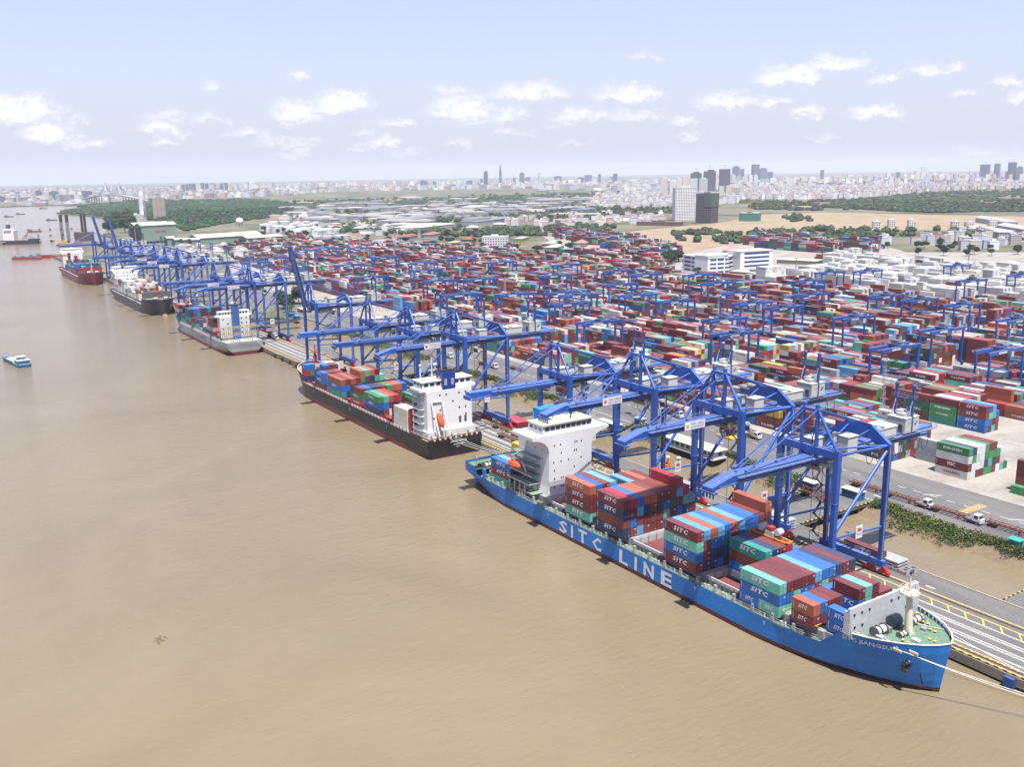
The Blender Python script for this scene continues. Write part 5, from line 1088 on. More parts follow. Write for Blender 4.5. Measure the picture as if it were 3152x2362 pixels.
for i, x in enumerate(list(np.arange(-560, -480, 13)) + [-316.5, -305, -296] + list(np.arange(-97, 20, 13))):
    m = MB(); m.box(x, 186.6, .2, x + 2.2, 187.7, 2.5, (.012, .07, .25) if x > -320 else (.03, .03, .035)); m.box(x + .3, 187.5, .4, x + 1.9, 187.95, 2.2, (.03, .03, .03))
    tag(m.build('fender', PAINT), 'blue pad fender hung on the open quay face beside the blue bow' if x > -120 else ('pad fender on the quay face between black and blue ships' if x > -400 else 'dark fender on the open quay face beyond the black ship bow'), 'fender', 'fenders on the quay face')
# stilted office in the channel
B_o = empty('stilted_office', (0, 0, 0), 'long white office with pale green roof on stilts in the channel', 'building')
m = MB(); m.box(-272, 246, 2.6, -243, 253.5, 3.0, (.4, .4, .38)); m.box(-271.5, 246.8, 3.0, -243.6, 253, 6.0, (.60, .63, .64)); m.build('wall', WALL, B_o)
m = MB(); m.hexa([(-272.3, 246, 6), (-242.8, 246, 6), (-242.8, 253.8, 6), (-272.3, 253.8, 6), (-271, 249.6, 7.3), (-244.5, 249.6, 7.3), (-244.5, 250.2, 7.3), (-271, 250.2, 7.3)], (.55, .58, .42)); m.build('roof', ROOF, B_o)
for i in range(9): m = MB(); m.box(-270.4 + i * 3, 246.74, 3.9, -268.5 + i * 3, 246.78, 5.3, (.04, .05, .06)); m.build('window', GLASS, B_o)
m = MB(); m.box(-243.58, 249.2, 4, -243.54, 251, 5.2, (.04, .05, .06)); m.build('window', GLASS, B_o)
m = MB()
for i in range(8):
    for y in (246.6, 253): m.box(-271.4 + i * 3.85, y - .2, -1, -271 + i * 3.85, y + .2, 2.6, (.05, .045, .04))
m.build('stilt', MATT, B_o)
def hut(x, y, w, d, h, c, rc, lb, z=LAND + .03, cat='hut', name='hut', a=0):
    T = empty(name, (x, y, z), lb, cat, None, a); m = MB(); m.box(-w / 2, -d / 2, 0, w / 2, d / 2, h, c); m.build('wall', WALL, T); m = MB(); m.box(-w / 2 - .3, -d / 2 - .3, h, w / 2 + .3, d / 2 + .3, h + .25, rc); m.build('roof', ROOF, T)
    m = MB()
    for i in range(int(w / 2)): m.box(-w / 2 + .5 + i * 2, -d / 2 - .04, h * .4, -w / 2 + 1.7 + i * 2, -d / 2 - .01, h * .8, (.04, .05, .06))
    m.box(w / 2 + .01, -d / 4, h * .4, w / 2 + .04, d / 4, h * .8, (.04, .05, .06)); m.build('window', GLASS, T)
BH = (.01, .14, .36)
hut(-201.5, 249.5, 6, 2.6, 2.7, BH, (.6, .62, .6), 'blue hut with pale roof by the near causeway'); hut(-187, 254, 7, 2.8, 2.8, BH, (.62, .62, .58), 'blue cabin with white top at the causeway corner'); hut(-298, 257.5, 4.5, 3, 3, (.55, .6, .64), (.25, .35, .5), 'pale grey kiosk below the lattice mast')
hut(-133.5, 255.8, 3.0, 2.4, 2.6, (.02, .33, .28), (.03, .36, .3), 'small teal cabin on the bank wall at the edge of view'); hut(-302, 244, 13, 3, 2.6, BH, (.5, .52, .52), 'long blue barge cabin behind the white deckhouse'); hut(-322, 236, 8, 3, 2.8, BH, (.6, .6, .58), 'blue cabin with white window frames behind the black ship house')
hut(-684, 248, 7, 3, 2.8, BH, (.01, .2, .5), 'blue cabin near the palms, river end'); hut(-700, 250, 6, 3, 2.8, BH, (.01, .2, .5), 'smaller blue cabin near the palms'); hut(-712, 266, 16, 8, 3.6, (.5, .47, .38), (.58, .53, .38), 'yellowish canteen with flat roof behind the palms'); hut(-455, 243, 5, 4, 3, (.5, .55, .58), (.3, .4, .55), 'pale cabin in the bushes behind the black ship bow')
# cable drum, buoys, fire gear
T = empty('cable_reel', (0, 0, 0), 'large dark red cable reel on a yellow cradle behind the office', 'cable reel'); m = MB(); 
for y in (272, 275): m.tube((-263, y, 6), (-263, y + .2, 6), 2.9, 18, (.16, .03, .03))
m.tube((-263, 272, 6), (-263, 275, 6), 1.6, 14, (.10, .02, .02)); m.build('drum', MATT, T); m = MB(); m.box(-267, 271.4, 2.9, -258, 276, 3.5, (.5, .33, .04)); m.box(-264, 271.6, 3.5, -262, 272, 6, (.5, .33, .04)); m.build('cradle', MATT, T)
for (x, y, lb) in ((-254, 233.5, 'orange mooring buoy with white lamp, nearer the quay crane leg'), (-251, 236, 'orange mooring buoy with white lamp, farther out in the channel')):
    T = empty('buoy', (x, y, 0), lb, 'buoy', 'orange buoys in the channel'); m = MB(); m.tube((0, 0, -.3), (0, 0, .9), 1.3, 12, (.65, .18, .02)); m.box(-1, -.3, .9, 1, .3, 1.8, (.65, .18, .02)); m.build('float', PAINT, T); m = MB(); m.tube((0, 0, .9), (0, 0, 3.4), .25, 6, (.6, .2, .03)); m.ball(0, 0, 3.8, .9, .9, .6, (.65, .65, .62)); m.build('lamp', PAINT, T)
# lattice lighting masts
def light_mast(x, y, h, lb):
    T = empty('light_mast', (x, y, LAND), lb, 'light mast', 'tall lattice lighting masts'); m = MB().col((.42, .44, .46)); n_ = int(h / 2.5)
    for sx, sy_ in ((-1, -1), (1, -1), (1, 1), (-1, 1)): m.beam((sx * .9, sy_ * .9, 0), (sx * .35, sy_ * .35, h), .12)
    for i in range(n_):
        k0, k1 = .9 - .55 * i / n_, .9 - .55 * (i + 1) / n_; z0_, z1_ = h * i / n_, h * (i + 1) / n_
        for (a, b_) in (((-1, -1), (1, -1)), ((1, -1), (1, 1)), ((1, 1), (-1, 1)), ((-1, 1), (-1, -1))): m.beam((a[0] * k0, a[1] * k0, z0_), (b_[0] * k1, b_[1] * k1, z1_), .07)
    m.build('lattice', PAINT, T); m = MB().col((.3, .3, .3)); m.box(-1.3, -1.3, h, 1.3, 1.3, h + .2)
    for i in range(8): a = i * .785; m.box(1.2 * math.cos(a) - .25, 1.2 * math.sin(a) - .25, h + .2, 1.2 * math.cos(a) + .25, 1.2 * math.sin(a) + .25, h + .8, (.6, .6, .58))
    m.build('lamp_head', PAINT, T)
for i, (px, pb, pt, lb) in enumerate([(1012, 497 * 1.425 / 1.425, 0, ''), ] * 0 + []): pass
for (x, y, h, lb) in ((-308, 264, 27, 'lattice light mast between the quay road and channel, behind the blue ship'), (-232, 330, 30, 'lattice light mast in the aisle behind the nearest quay crane'), (-420, 425, 30, 'lattice light mast in the middle of the near yard'), (-620, 395, 30, 'lattice light mast in the yard behind the black ship'), (-860, 460, 30, 'lattice light mast in the far yard before the white office'), (-560, 660, 30, 'lattice light mast before the gate canopy'), (-480, 790, 30, 'lattice light mast among the white containers'), (-1150, 560, 30, 'lattice light mast at the far end of the yard'), (-770, 640, 30, 'lattice light mast beside the office forecourt')):
    light_mast(x, y, h, lb)
# mooring ropes
def rope(p, q, sag, lb, r_=.07):
    pts = []; p, q = Vector(p), Vector(q)
    for i in range(13): t = i / 12; P = p.lerp(q, t); P.z -= sag * 4 * t * (1 - t); pts.append(P)
    m = MB().col((.66, .66, .62)); m.path(pts, r_, 5); tag(m.build('mooring_rope', MATT), lb, 'rope', 'mooring ropes')
for i, (a, b_, s_, lb) in enumerate([((-107.6, 165.4, 10.2), (-72, 188.2, 3.4), .8, 'pale bow rope leading past the anchor to the quay, upper one'), ((-107.0, 165.8, 10.1), (-70, 188.2, 3.2), 1.1, 'pale bow rope leading past the anchor to the quay, lower one'), ((-113.5, 167.0, 11), (-108, 165.2, 10.6), .1, 'rope crossing the green forecastle from the port winch'), ((-113, 177.5, 11), (-107.5, 180.2, 10.8), .1, 'rope crossing the green forecastle from the pier-side winch'),
    ((-107.5, 180.2, 10.8), (-78, 188.4, 3.3), .5, 'pale rope from the blue stem to the quay edge'), ((-313.4, 176, 7.6), (-293, 187.9, 3.2), .7, 'stern rope of the black ship, topmost'), ((-313.4, 174.6, 7.4), (-291.5, 187.9, 3.2), .9, 'stern rope of the black ship, middle'), ((-313.4, 173, 7.2), (-290, 187.9, 3.2), 1.1, 'stern rope of the black ship, lowest'),
    ((-281.8, 179, 8.6), (-292, 187.9, 3.2), .3, 'short stern rope of the blue ship'), ((-580.6, 184, 7.5), (-548, 188, 3.2), 1, 'stern rope of the weathered grey ship'), ((-793, 184, 11), (-762, 188, 3.2), 1, 'bow rope of the dark grey ship'), ((-1073, 180, 11), (-1035, 188, 3.2), 1.2, 'bow rope of the dark red ship')]): rope(a, b_, s_, lb)
# ------------------------------------------------------------------ river craft
def barge(x, y, a, lb):
    T = empty('river_barge', (x, y, 0), lb, 'boat', None, a); m = MB(); L_, W2 = 38, 3.9
    out = [(-L_ / 2, -W2 * .7), (-L_ / 2 + 2, -W2), (L_ / 2 - 5, -W2), (L_ / 2, -W2 * .35), (L_ / 2, W2 * .35), (L_ / 2 - 5, W2), (-L_ / 2 + 2, W2), (-L_ / 2, W2 * .7)]
    m.prism(out, -.5, 1.7, (.02, .10, .20), (.05, .22, .38)); m.prism([(p[0] * .99, p[1] * 1.03) for p in out], 1.1, 1.4, (.03, .25, .18)); m.build('hull', PAINT, T)
    m = MB(); i0 = len(m.v)
    for i in range(13):
        for j in range(6):
            u, v_ = i / 12, j / 5; m.v.append((-L_ / 2 + 12 + u * 19, -3.6 + v_ * 7.2, 1.75 + 1.5 * math.sin(math.pi * v_) ** .8 * math.sin(math.pi * u) ** .4))
    for i in range(12):
        for j in range(5): m.f.append((i * 6 + j, (i + 1) * 6 + j, (i + 1) * 6 + j + 1, i * 6 + j + 1)); m.c.append((.52, .38, .22))
    m.build('sand_cargo', MATT, T)
    m = MB(); m.box(-L_ / 2 + 1.5, -3.2, 1.7, -L_ / 2 + 10.5, 3.2, 3.9, (.20, .35, .42)); m.box(-L_ / 2 + 1, -3.8, 3.9, -L_ / 2 + 8, 3.8, 4.1, (.36, .46, .62)); m.box(-L_ / 2 + 6, -2, 3.9, -L_ / 2 + 10, 2, 5.6, (.35, .42, .46)); m.box(-L_ / 2 + 5.5, -2.6, 5.6, -L_ / 2 + 10.6, 2.6, 5.8, (.62, .65, .68))
    for x_ in range(4): m.box(-L_ / 2 + 2.3 + x_ * 2, -3.24, 2.4, -L_ / 2 + 3.4 + x_ * 2, -3.2, 3.4, (.04, .05, .06))
    m.build('cabin', PAINT, T); m = MB()
    for y_ in (-3.9, 3.9): m.box(-L_ / 2 + 11, y_ - .2, 1.7, L_ / 2 - 6, y_ + .2, 2.5, (.03, .16, .30))
    m.box(L_ / 2 - 6, -3.6, 1.7, L_ / 2 - 2, 3.6, 2.4, (.04, .2, .36)); m.build('coaming', PAINT, T)
barge(-639, 52.5, rad(189), 'blue sand barge carrying pale sand on the open river')
for i, (px, py, lb) in enumerate([(140, 706, 'red lighter at the outer end of the moored row'), (195, 705, 'red lighter second in the moored row'), (250, 697, 'red lighter third in the moored row'), (300, 690, 'red lighter nearest the red ship jib')]):
    P = at(px * .4521 + 8, 480 + py * .4521, 0); T = empty('lighter', (P.x, P.y, 0), lb, 'boat', 'red lighters moored in a row', rad(50)); m = MB(); m.prism([(-15, -3.6), (12, -3.6), (17, 0), (12, 3.6), (-15, 3.6)], -.5, 3.0, (.32, .02, .025), (.10, .22, .14)); m.box(-12, -2.4, 3, 8, 2.4, 3.7, (.07, .12, .1)); m.box(-14.5, -2.5, 3, -12, 2.5, 5.4, (.25, .3, .3)); m.build('hull', PAINT, T)
for i, (px, py, lb) in enumerate([(494, 1970, 'clump of floating weed on the open brown river'), (1325 - 300, 1245, 'small scrap of pale debris floating mid river')]):
    P = at(px, py, 0); m = MB(); Rz = random.Random(i)
    for _ in range(26 if i == 0 else 4): a = Rz.uniform(0, 6.28); r_ = Rz.uniform(0, 1.6 if i == 0 else .5); m.ball(P.x + r_ * 1.5 * math.cos(a), P.y + r_ * math.sin(a), .03, Rz.uniform(.15, .4), Rz.uniform(.15, .4), .1, (.10, .10, .04) if i == 0 else (.7, .7, .66), 6, 3)
    tag(m.build('floating_debris', MATT), lb, 'debris')
# tanker at the left edge and its gear
P = at(45, 752, 0)
T = empty('cargo_ship', (P.x, P.y, 0), 'dark hulled ship with white house lying at the jetty at the edge of view', 'ship', None, rad(60)); m = MB()
m.prism([(-70, -9), (30, -9), (40, -4), (43, 0), (40, 4), (30, 9), (-70, 9)], -.5, 7, (.02, .03, .045), (.22, .06, .05)); m.prism([(28, -9.05), (41, -3.8), (45, 0), (41, 3.8), (28, 9.05)], 7, 9.5, (.03, .04, .06)); m.build('hull', PAINT, T)
m = MB(); m.box(-14, -8, 7, 4, 8, 24, (.78, .78, .78)); m.box(-12, -9.5, 24, 0, 9.5, 27, (.78, .78, .78)); m.tube((-8, 0, 27), (-8, 0, 40), 1.6, 8, (.70, .72, .74), .4); m.box(-10, -3, 27, -5, 3, 34, (.02, .05, .16)); m.build('deckhouse', WALL, T)
m = MB(); m.beam((14, 0, 8), (30, 0, 26), .8, .8, (.5, .1, .08)); m.beam((30, 0, 8), (22, 0, 20), .6, .6, (.35, .1, .08)); m.build('derrick', PAINT, T)
# jetties
def jetty(a, b_, w_, lb, z=4.5, step=22):
    m = MB(); d = (b_ - a); L_ = d.length; ang = math.atan2(d.y, d.x); mid = (a + b_) / 2; m.rbox(mid.x, mid.y, z - .8, L_, w_, 1.0, ang, (.42, .40, .38)); dn = d.normalized()
    for i in range(int(L_ / step)): c = a + dn * step * (i + .5); m.rbox(c.x, c.y, -1, 3, w_ + 3, z + .1, ang, (.24, .21, .18))
    tag(m.build('jetty', MATT), lb, 'jetty', 'low jetties beyond the cranes')
jetty(at(-20, 750, 3), at(200, 737, 3), 7, 'nearer low jetty with stub piles'); jetty(at(60, 725, 3), at(345, 716, 3), 6, 'long pale pipe jetty crossing the river'); jetty(at(70, 706, 3), at(290, 700, 3), 6, 'farthest jetty with square dolphins')
# jack-up piling barge
P = at(205, 757, 0); T = empty('jack_up_barge', (P.x, P.y, 0), 'yellow piling barge with two tall dark lattice legs', 'work barge', None, .4)
m = MB(); m.box(-14, -10, -.3, 14, 10, 2.2, (.08, .07, .07)); m.box(-12, -8, 2.2, 12, 8, 5.6, (.55, .33, .05)); m.box(-6, -5, 5.6, 5, 5, 9, (.55, .40, .15)); m.build('hull', PAINT, T)
for x in (-9, 9):
    m = MB().col((.045, .04, .045))
    for sx in (-1, 1):
        for s2 in (-1, 1): m.beam((x + sx * 1.6, s2 * 1.6, 2), (x + sx * 1.6, s2 * 1.6, 52), .5)
    for i in range(16): z = 3 + i * 3; m.beam((x - 1.6, -1.6, z), (x + 1.6, -1.6, z + 3), .3); m.beam((x + 1.6, -1.6, z), (x + 1.6, 1.6, z + 3), .3); m.box(x - 1.6, -1.6, z, x + 1.6, 1.6, z + .3)
    m.box(x - 1.9, -1.9, 40, x + 1.9, 1.9, 52); m.build('leg', PAINT, T)
P = at(262, 750, 0); T = empty('work_barge', (P.x, P.y, 0), 'dark floating dock block with two black masts beside the raised crane booms', 'work barge', None, .2)
m = MB(); m.box(-17, -12, -.3, 17, 12, 5, (.30, .3, .3)); m.box(-16, -11, 5, 16, 11, 20, (.09, .07, .065)); 
for i in range(6): m.box(-16 + i * 5.6, -11.2, 5, -15 + i * 5.6, -11, 20, (.16, .12, .1))
m.build('hull', MATT, T)
for x in (-5, 9): m = MB(); m.tube((x, 0, 20), (x, 0, 52), 2.2, 8, (.035, .035, .04)); m.build('mast', PAINT, T)
for (px, py, lb) in ((350, 439, 'small dark boat on the far river reach'), (140, 398, 'low dark barge near the far shore'), (60, 415, 'tiny dark boat near the far shore'), (293, 360, 'tiny boat far up the river'), (235, 518, 'small launch between the jetties')):
    P = at(px * .4521, 480 + py * .4521, 0); T = empty('river_boat', (P.x, P.y, 0), lb, 'boat', 'small boats on the far river', 1.1); m = MB(); m.prism([(-14, -3), (10, -3), (15, 0), (10, 3), (-14, 3)], -.3, 2.4, (.05, .05, .06), (.12, .11, .1)); m.box(-11, -2, 2.4, -5, 2, 5.4, (.2, .2, .22)); m.build('hull', PAINT, T)
# ------------------------------------------------------------------ background buildings
FARW = bpy.data.materials.new('windowed_facade'); FARW.use_nodes = True; N = FARW.node_tree.nodes; L = FARW.node_tree.links; b = N['Principled BSDF']; b.inputs['Roughness'].default_value = .6
at_ = nd(N, 'ShaderNodeAttribute', attribute_name='Col'); g = nd(N, 'ShaderNodeNewGeometry'); tco = nd(N, 'ShaderNodeTexCoord'); sp_ = nd(N, 'ShaderNodeSeparateXYZ'); L.new(tco.outputs['Object'], sp_.inputs[0]); spn = nd(N, 'ShaderNodeSeparateXYZ'); L.new(g.outputs['Normal'], spn.inputs[0])
def mm(op, a, b_=None):
    n = nd(N, 'ShaderNodeMath', operation=op)
    for i, v in enumerate((a, b_)):
        if v is None: continue
        if isinstance(v, (int, float)): n.inputs[i].default_value = v
        else: L.new(v, n.inputs[i])
    return n.outputs[0]
fz = mm('FRACT', mm('MULTIPLY', sp_.outputs[2], 1 / 3.4)); fx = mm('FRACT', mm('MULTIPLY', mm('ADD', sp_.outputs[0], sp_.outputs[1]), 1 / 4.2))
win = mm('MULTIPLY', mm('MULTIPLY', mm('GREATER_THAN', fz, .42), mm('GREATER_THAN', fx, .38)), mm('LESS_THAN', mm('ABSOLUTE', spn.outputs[2]), .5))
mx = nd(N, 'ShaderNodeMixRGB'); L.new(mm('MULTIPLY', win, .55), mx.inputs[0]); L.new(at_.outputs['Color'], mx.inputs[1]); mx.inputs[2].default_value = (.05, .065, .09, 1); L.new(mx.outputs[0], b.inputs['Base Color'])
Rt = random.Random(31)
TOW = [(-6591,4034,35,130,'d'),(-7374,4669,36,190,'s'),(-8273,5500,53,115,'d'),(-8266,5008,34,59,'d'),(-7985,5519,27,115,'l'),(-8124,5850,84,75,'d'),(-6712,4966,70,45,'l'),(-7167,5422,62,63,'d'),(-7064,5430,77,83,'d'),(-7179,5651,31,90,'d'),(-7483,6041,32,58,'d'),(-7427,6043,41,90,'d'),(-7827,5054,57,53,'d'),(-8174,5341,30,64,'d'),(-8289,5584,53,69,'d'),(-7179,4227,64,51,'d'),(-6943,3659,60,62,'d'),(-7047,3814,30,54,'d'),(-7532,4162,26,56,'l'),(-8659,3734,28,54,'l'),(-8686,3947,20,55,'l'),(-7929,4088,68,58,'l'),(-8059,3390,39,35,'l'),(-7820,3448,26,30,'l'),(-6392,4077,31,29,'l'),(-6239,4110,34,29,'l'),(-6458,4362,71,30,'l'),(-3885,3729,68,101,'k'),(-3681,3631,71,111,'k'),(-3601,3659,66,113,'k'),(-5794,6251,68,152,'d'),(-5491,6013,72,122,'d'),(-6017,6250,68,144,'d'),(-5944,6250,41,116,'d'),(-5860,6509,53,88,'d'),(-5820,7145,39,97,'d'),(-3387,3051,32,71,'b'),(-3281,3000,32,68,'b'),(-3249,3015,29,77,'b'),(-3544,3335,38,87,'b'),(-3373,3226,40,71,'l'),(-3329,3244,40,74,'l'),(-4500,4653,33,80,'l'),(-4460,4661,33,75,'b'),(-4603,4867,34,64,'l'),(-4559,4874,30,73,'l'),(-4520,4881,34,77,'l'),(-2831,2859,26,44,'b'),(-2804,2873,27,47,'b'),(-4582,5112,52,51,'l'),(-4519,5121,46,56,'b'),(-4463,5129,40,53,'l'),(-4530,5370,53,52,'b'),(-4461,5378,55,54,'l'),(-4338,5392,52,55,'l'),(-4271,5399,57,57,'b'),(-4444,5772,51,60,'l'),(-4381,5776,48,62,'l'),(-4321,5780,48,57,'b'),(-5085,7084,36,71,'l'),(-4986,7076,42,73,'d'),(-4624,6801,43,84,'b'),(-4728,7055,66,121,'l'),(-4572,7042,54,47,'l'),(-4274,6782,58,55,'b'),(-4213,6779,41,51,'l'),(-4144,6929,76,122,'d'),(-4347,7438,47,128,'d'),(-3676,6470,60,133,'d'),(-3621,6469,46,106,'d'),(-3702,6470,41,72,'b'),(-5927,705,29,52,'d'),(-5791,722,36,40,'b'),(-5647,745,47,49,'d'),(-5885,821,43,52,'l'),(-5808,863,33,45,'l'),(-5892,910,25,39,'l'),(-5581,899,51,47,'d'),(-5598,494,27,28,'d'),(-5639,524,25,29,'b'),(-6009,598,33,26,'d'),(-5960,626,25,33,'l'),(-6819,1720,22,61,'d'),(-6779,1736,24,67,'d'),(-6744,1751,20,69,'d'),(-6839,1798,22,70,'d'),(-7018,1905,29,71,'d'),(-6970,1924,26,68,'d'),(-7048,1986,43,67,'d'),(-7088,2064,28,66,'d'),(-7040,2083,28,68,'d'),(-6340,2047,54,77,'l'),(-7164,2229,50,49,'l'),(-8103,3165,30,47,'d'),(-6846,2539,44,41,'l'),(-6605,1323,29,43,'l'),(-6497,1373,28,33,'l'),(-5790,1029,33,33,'l'),(-5562,1089,24,24,'b')]
TC = {'d': (.12, .16, .23), 'k': (.06, .065, .08), 'l': (.80, .80, .80), 'b': (.66, .62, .55), 's': (.16, .22, .30)}
TN = {'d': 'blue-grey glass tower', 'k': 'dark unfinished concrete tower', 'l': 'white high-rise block', 'b': 'beige apartment block', 's': 'tapering glass skyscraper'}
cnt = {}
for (x, y, w_, h, k_) in TOW:
    d = math.hypot(x, y); bearing = math.degrees(math.atan2(y, -x)); a = math.atan2(y, x) + Rt.uniform(-.5, .5)
    cnt[k_] = cnt.get(k_, 0) + 1
    where = 'beyond the river at the far shore' if bearing < 12 else ('on the skyline beyond the mangrove forest' if bearing < 25 else ('on the central skyline' if bearing < 41 else 'on the skyline beyond the brown fields'))
    T = empty('tower_block', (x, y, LAND), f'{TN[k_]}, {"slim " if w_ < 31 else ("broad " if w_ > 55 else "")}{ "tall" if h > 85 else "mid-height"}, {where}', 'tower', TN[k_] + 's on the far skyline', a)
    c = jit(TC[k_], Rt); m = MB(); ww = w_ * .82; dd = ww * Rt.uniform(.5, .9)
    if k_ == 's':
        pr = [(1, 0), (1.1, .25), (1.05, .5), (.82, .72), (.5, .9), (.12, 1)]
        for (k0, z0_), (k1, z1_) in zip(pr, pr[1:]):
            n_ = 10; A0 = [(math.cos(6.283 * i / n_) * ww / 2 * k0, math.sin(6.283 * i / n_) * ww * .35 * k0, z0_ * h) for i in range(n_)]; A1 = [(math.cos(6.283 * i / n_) * ww / 2 * k1, math.sin(6.283 * i / n_) * ww * .35 * k1, z1_ * h) for i in range(n_)]
            for i in range(n_): m.face([A0[i], A0[(i + 1) % n_], A1[(i + 1) % n_], A1[i]], c)
        m.tube((-ww * .5, 0, h * .68), (-ww * .5, 0, h * .69), ww * .3, 10, c)
    else:
        st = Rt.random()
        m.box(-dd / 2, -ww / 2, 0, dd / 2, ww / 2, h * (.93 if st < .6 else 1), c)
        if st < .6: m.box(-dd / 3, -ww / 2 * Rt.uniform(.4, .8), h * .93, dd / 3, ww / 2 * Rt.uniform(.3, .7), h, c)
        if st > .8 and w_ > 30: m.box(-dd / 2 - 3, -ww * .2, 0, dd / 2 + 3, ww * .2, h * .97, c)
        if k_ == 'k' or (k_ == 'd' and h > 110 and Rt.random() < .5):
            m.beam((0, 0, h), (0, 0, h + 22), 1.2, 1.2, (.35, .3, .15)); m.beam((0, -18, h + 18), (0, 28, h + 20), 1.0, 1.0, (.35, .3, .15))
    m.build('facade', FARW, T)
# mid-distance landmark buildings
def bld(name, P, w_, d_, h, a, c, lb, cat='building', roofc=None, pitched=0, win=True, winc=(.045, .06, .08), storey=3.6, group=None):
    T = empty(name, (P[0], P[1], LAND), lb, cat, group, a); m = MB(); m.box(-w_ / 2, -d_ / 2, 0, w_ / 2, d_ / 2, h, c); wl = m.build('wall', WALL, T); m = MB(); rc = roofc or (.5, .5, .48)
    if pitched: m.hexa([(-w_ / 2 - .8, -d_ / 2 - .8, h), (w_ / 2 + .8, -d_ / 2 - .8, h), (w_ / 2 + .8, d_ / 2 + .8, h), (-w_ / 2 - .8, d_ / 2 + .8, h), (-w_ / 2 + 1, -.3, h + pitched), (w_ / 2 - 1, -.3, h + pitched), (w_ / 2 - 1, .3, h + pitched), (-w_ / 2 + 1, .3, h + pitched)], rc)
    else: m.box(-w_ / 2 - .3, -d_ / 2 - .3, h, w_ / 2 + .3, d_ / 2 + .3, h + .5, rc); m.box(-w_ * .15, -d_ * .2, h + .5, w_ * .1, d_ * .2, h + 3, c)
    m.build('roof', ROOF, T)
    if win:
        m = MB(); z = 1.2
        while z + 2 < h:
            n_ = max(2, int(w_ / 3.6))
            for i in range(n_): x = -w_ / 2 + w_ * (i + .2) / n_; m.box(x, -d_ / 2 - .08, z, x + w_ / n_ * .62, -d_ / 2 - .03, z + 1.7, winc); 
            n_ = max(2, int(d_ / 3.6))
            for i in range(n_): y = -d_ / 2 + d_ * (i + .2) / n_; m.box(w_ / 2 + .03, y, z, w_ / 2 + .08, y + d_ / n_ * .62, z + 1.7, winc)
            z += storey
        m.build('window', GLASS, T)
    return T
# terminal office: white with blue glass bands
T = empty('terminal_office', (0, 0, LAND), 'white terminal office block with blue glass bands and a pink roof hall', 'office building')
oc = (.78, .79, .80); bl = (.02, .06, .17)
A_ = Vector(F(1474, 585)); Bp = Vector(F(1570, 597)); Cp = Vector(F(1668, 585)); m = MB(); gl = MB()
def wing(p, q, depth, h, storeys, fx0=.06, fx1=.94, split=2):
    p, q = Vector((p.x, p.y, 0)), Vector((q.x, q.y, 0)); d = (q - p); L_ = d.length; a = math.atan2(d.y, d.x); u = d.normalized(); n_ = Vector((-u.y, u.x, 0)); c = (p + q) / 2 + n_ * depth / 2
    m.rbox(c.x, c.y, 0, L_, depth, h, a, oc); m.rbox(c.x, c.y, h, L_ + .8, depth + .8, .8, a, (.7, .69, .64))
    for s_ in range(storeys):
        z = h * (s_ + .35) / storeys
        for k_ in range(split):
            l2 = L_ * (fx1 - fx0) / split * .86; cc = p + u * (L_ * (fx0 + (fx1 - fx0) * (k_ + .5) / split)) - n_ * .06; gl.rbox(cc.x, cc.y, z, l2, .1, h / storeys * .42, a, bl)
            if L_ > 0: c2 = p + u * (L_ + .06) + n_ * depth * (.3 + .42 * k_); gl.rbox(c2.x, c2.y, z, .1, depth * .34, h / storeys * .42, a, bl)
wing(A_, Vector(F(1528, 594)), 22, 17, 4, split=3); wing(Vector(F(1528, 594)), Vector(F(1572, 590)), 20, 19, 5, split=2); wing(Vector(F(1572, 590)), Vector(F(1603, 583)), 20, 17, 4, split=2); wing(Vector(F(1598, 590)), Cp, 22, 22, 5, split=1)
m.build('wall', WALL, T); gl.build('window', GLASS, T)
m = MB(); Q = F(1580, 580); m.hexa([(Q.x - 9, Q.y - 7, 20), (Q.x + 9, Q.y - 7, 20), (Q.x + 9, Q.y + 7, 20), (Q.x - 9, Q.y + 7, 20), (Q.x - 7, Q.y, 24), (Q.x + 7, Q.y, 24), (Q.x + 7, Q.y + .2, 24), (Q.x - 7, Q.y + .2, 24)], (.55, .25, .24)); m.box(Q.x - 8, Q.y - 6, 10, Q.x + 8, Q.y + 6, 20, oc); m.build('roof', ROOF, T)
bld('gate_canopy', F(1640, 600), 62, 18, 5, rad(5), (.25, .25, .26), 'long flat canopy of the truck gate before the office', 'canopy', (.58, .57, .5), 0, False); bld('gate_canopy', F(1728, 570), 46, 24, 5, rad(20), (.35, .33, .28), 'yellowish canopy behind the office', 'canopy', (.62, .58, .40), .8, False)
bld('tower_block', (-1549, 1453), 44, 30, 70, rad(60), (.88, .88, .88), 'white residential tower with balconies standing alone in the fields', 'tower', storey=3.3); 
T = bld('tower_block', (-1437, 1413), 34, 34, 60, rad(20), (.10, .09, .09), 'unfinished dark tower wrapped in green netting', 'tower', winc=(.03, .025, .025))
m = MB(); m.box(2, -17.5, 34, 17.6, 17.6, 61, (.06, .11, .09)); m.box(-17.4, -17.5, 55, 2, 17.6, 61, (.07, .10, .09)); m.build('netting', MATT, T)
T = bld('building_site', (-1432, 1534), 40, 30, 17, rad(30), (.05, .20, .14), 'low green-netted building under construction with tower crane', 'building', win=False); m = MB(); m.beam((0, 0, 17), (0, 0, 42), 1.2, 1.2, (.5, .32, .05)); m.beam((-8, 0, 40), (22, 4, 40), 1, 1, (.5, .32, .05)); m.build('crane', PAINT, T)
bld('building_site', F(1425, 487), 90, 22, 7, rad(35), (.20, .09, .07), 'long reddish steel frame under construction beside the white tower', 'building', (.22, .12, .1))
bld('office_block', (-1188, 742), 38, 16, 16, rad(48), (.72, .73, .74), 'white five-storey block with rows of windows behind the yard', 'building', (.7, .7, .7)); 
